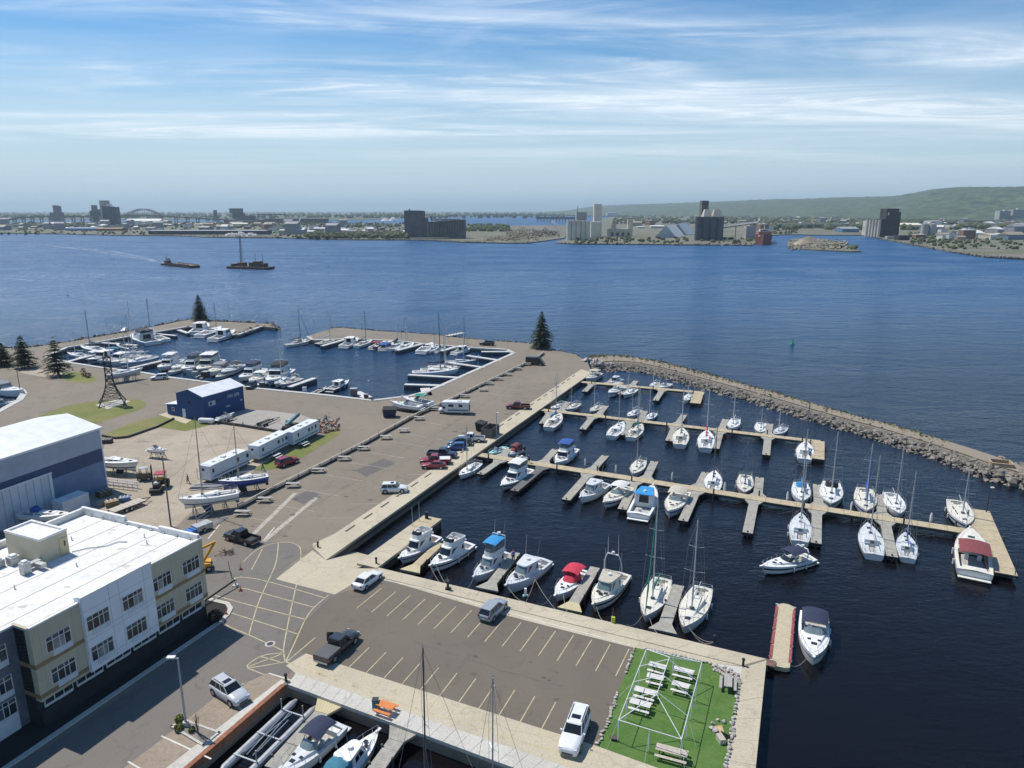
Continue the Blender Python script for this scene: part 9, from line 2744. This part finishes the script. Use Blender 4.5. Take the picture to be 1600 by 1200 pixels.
MB().box((.3, 0, 3.1), (6.0, 3.8, 2.6)).build('deckhouse', mat('tug_brown', (0.13, 0.075, 0.05), 0.7, 0.2, 1), t); MB().box((1.0, 0, 5.6), (3.0, 3.0, 2.3)).build('wheelhouse', metal_white, t); MB().box((1.0, 0, 5.9), (3.06, 3.06, .8)).build('windows', boat_glass, t); MB().tube((-1.6, 0, 4.3), (-1.6, 0, 7.6), .6, .5, 8).build('funnel', brown, t); MB().tube((.2, 0, 6.7), (.2, 0, 11.0), .12, .06, 5).build('mast', spar_dark, t)
A, Bq = P(361, 419, WZ), P(423, 421, WZ)
d = Bq - A; rz = math.atan2(d.y, d.x); c = (A + Bq) / 2
t = thing('crane_barge', 'rusty crane barge with tall lattice boom at anchor in the bay', 'barge', (c.x, c.y, WZ), rz)
barge_hull(t, d.length, 12, 2.0, brown)
Lc = d.length
yb_ = height_to(P(378, 420, WZ), 369)
MB().box((-Lc * .20, 0, 3.6), (6, 5, 3.2)).build('crane_house', mat('crane_rust', (0.20, 0.08, 0.045), 0.7, 0.2, 1), t)
bb = MB(); zt_ = yb_
b0, b1 = Vector((-Lc * .22, 0, 3)), Vector((-Lc * .20, 0, zt_))
for sx, sy in ((.8, .8), (.8, -.8), (-.8, -.8), (-.8, .8)): bb.tube(b0 + Vector((sx, sy, 0)), b1 + Vector((sx * .3, sy * .3, 0)), .18, .12, 4)
for k in range(11):
 f, g_ = k / 11, (k + 1) / 11
 w0, w1 = .8 - .56 * f, .8 - .56 * g_
 z0, z1 = 3 + (zt_ - 3) * f, 3 + (zt_ - 3) * g_
 for s in (1, -1): bb.tube((b0.x + s * w0, -w0, z0), (b0.x - s * w1, -w1, z1), .10, None, 4); bb.tube((b0.x - w0, s * w0, z0), (b0.x - w1, -s * w1, z1), .10, None, 4)
bb.build('lattice_boom', spar_dark, t)
for x, w_, hh in ((.08, 5, 3.5), (.20, 6, 4.5), (.33, 5, 3.0), (-.4, 3, 2)): MB().box((Lc * x, 0, 2 + hh / 2), (w_, 6, hh)).build('deck_machinery', random.choice((brown, MATS['crane_rust'])), t)
for x in (.10, .28): MB().tube((Lc * x, 2, 2), (Lc * x, 2, 13), .25, .15, 5).build('spud', brown, t)
MB().tube((-Lc * .1, 0, 3), (b1.x, 0, zt_ * .9), .07, None, 4).build('cable', spar_dark, t)
t = thing('channel_buoy', 'green channel buoy floating off the breakwater', 'buoy', P(1238, 538, WZ))
t.scale = (.8, .8, .8)
gb_ = mat('buoy_green', (0.04, 0.36, 0.26), 0.5, 0.1, 2)
MB().tube((0, 0, -.3), (0, 0, .7), 1.0, .9, 12).build('float', gb_, t); MB().tube((0, 0, .7), (0, 0, 3.0), .45, .22, 8).build('tower', gb_, t); MB().tube((0, 0, 3.0), (0, 0, 3.5), .18, None, 8).build('lantern', gb_, t)
for x, y in ((545, 397), (1559, 408), (106, 462)):
 t = thing('marker_buoy', 'small pale marker buoy on the open bay', 'buoy', P(x, y, WZ), 0, 'marker buoys on the bay')
 t.scale = (.6, .6, .6)
 MB().tube((0, 0, -.3), (0, 0, .6), .8, .7, 10).build('float', metal_white if x > 200 else rubber, t); MB().tube((0, 0, .6), (0, 0, 2.4), .25, .1, 6).build('spar', metal_white if x > 200 else rubber, t)
wk = bpy.data.materials.new('wake_foam'); wk.use_nodes = True
n_ = wk.node_tree.nodes; b = n_['Principled BSDF']; b.inputs['Base Color'].default_value = (.62, .70, .76, 1); b.inputs['Roughness'].default_value = .7
g = n_.new('ShaderNodeNewGeometry'); nz_ = n_.new('ShaderNodeTexNoise'); nz_.inputs['Scale'].default_value = .10; nz_.inputs['Detail'].default_value = 6
co = n_.new('ShaderNodeUVMap'); mr = n_.new('ShaderNodeMapRange'); mr.inputs['From Min'].default_value, mr.inputs['From Max'].default_value = .47, .75; mr.inputs['To Max'].default_value = .75
wk.node_tree.links.new(g.outputs['Position'], nz_.inputs['Vector']); wk.node_tree.links.new(nz_.outputs['Fac'], mr.inputs['Value']); wk.node_tree.links.new(mr.outputs[0], b.inputs['Alpha'])
mb = MB()
for cen, wd in (([(255, 411), (222, 405), (190, 399), (150, 392), (90, 385), (30, 380)], (2.5, 5, 6, 8, 7, 3)), ([(255, 410.5), (225, 402.5), (180, 393.5), (120, 386)], (2, 4, 5, 2))):
 q = [P(x, y, WZ) for x, y in cen]
 for i in range(len(q) - 1):
  mb.quad((q[i].x, q[i].y - wd[i], WZ + .03), (q[i + 1].x, q[i + 1].y - wd[i + 1], WZ + .03), (q[i + 1].x, q[i + 1].y + wd[i + 1], WZ + .03), (q[i].x, q[i].y + wd[i], WZ + .03))
tag(mb.build('wake', wk), kind='stuff')
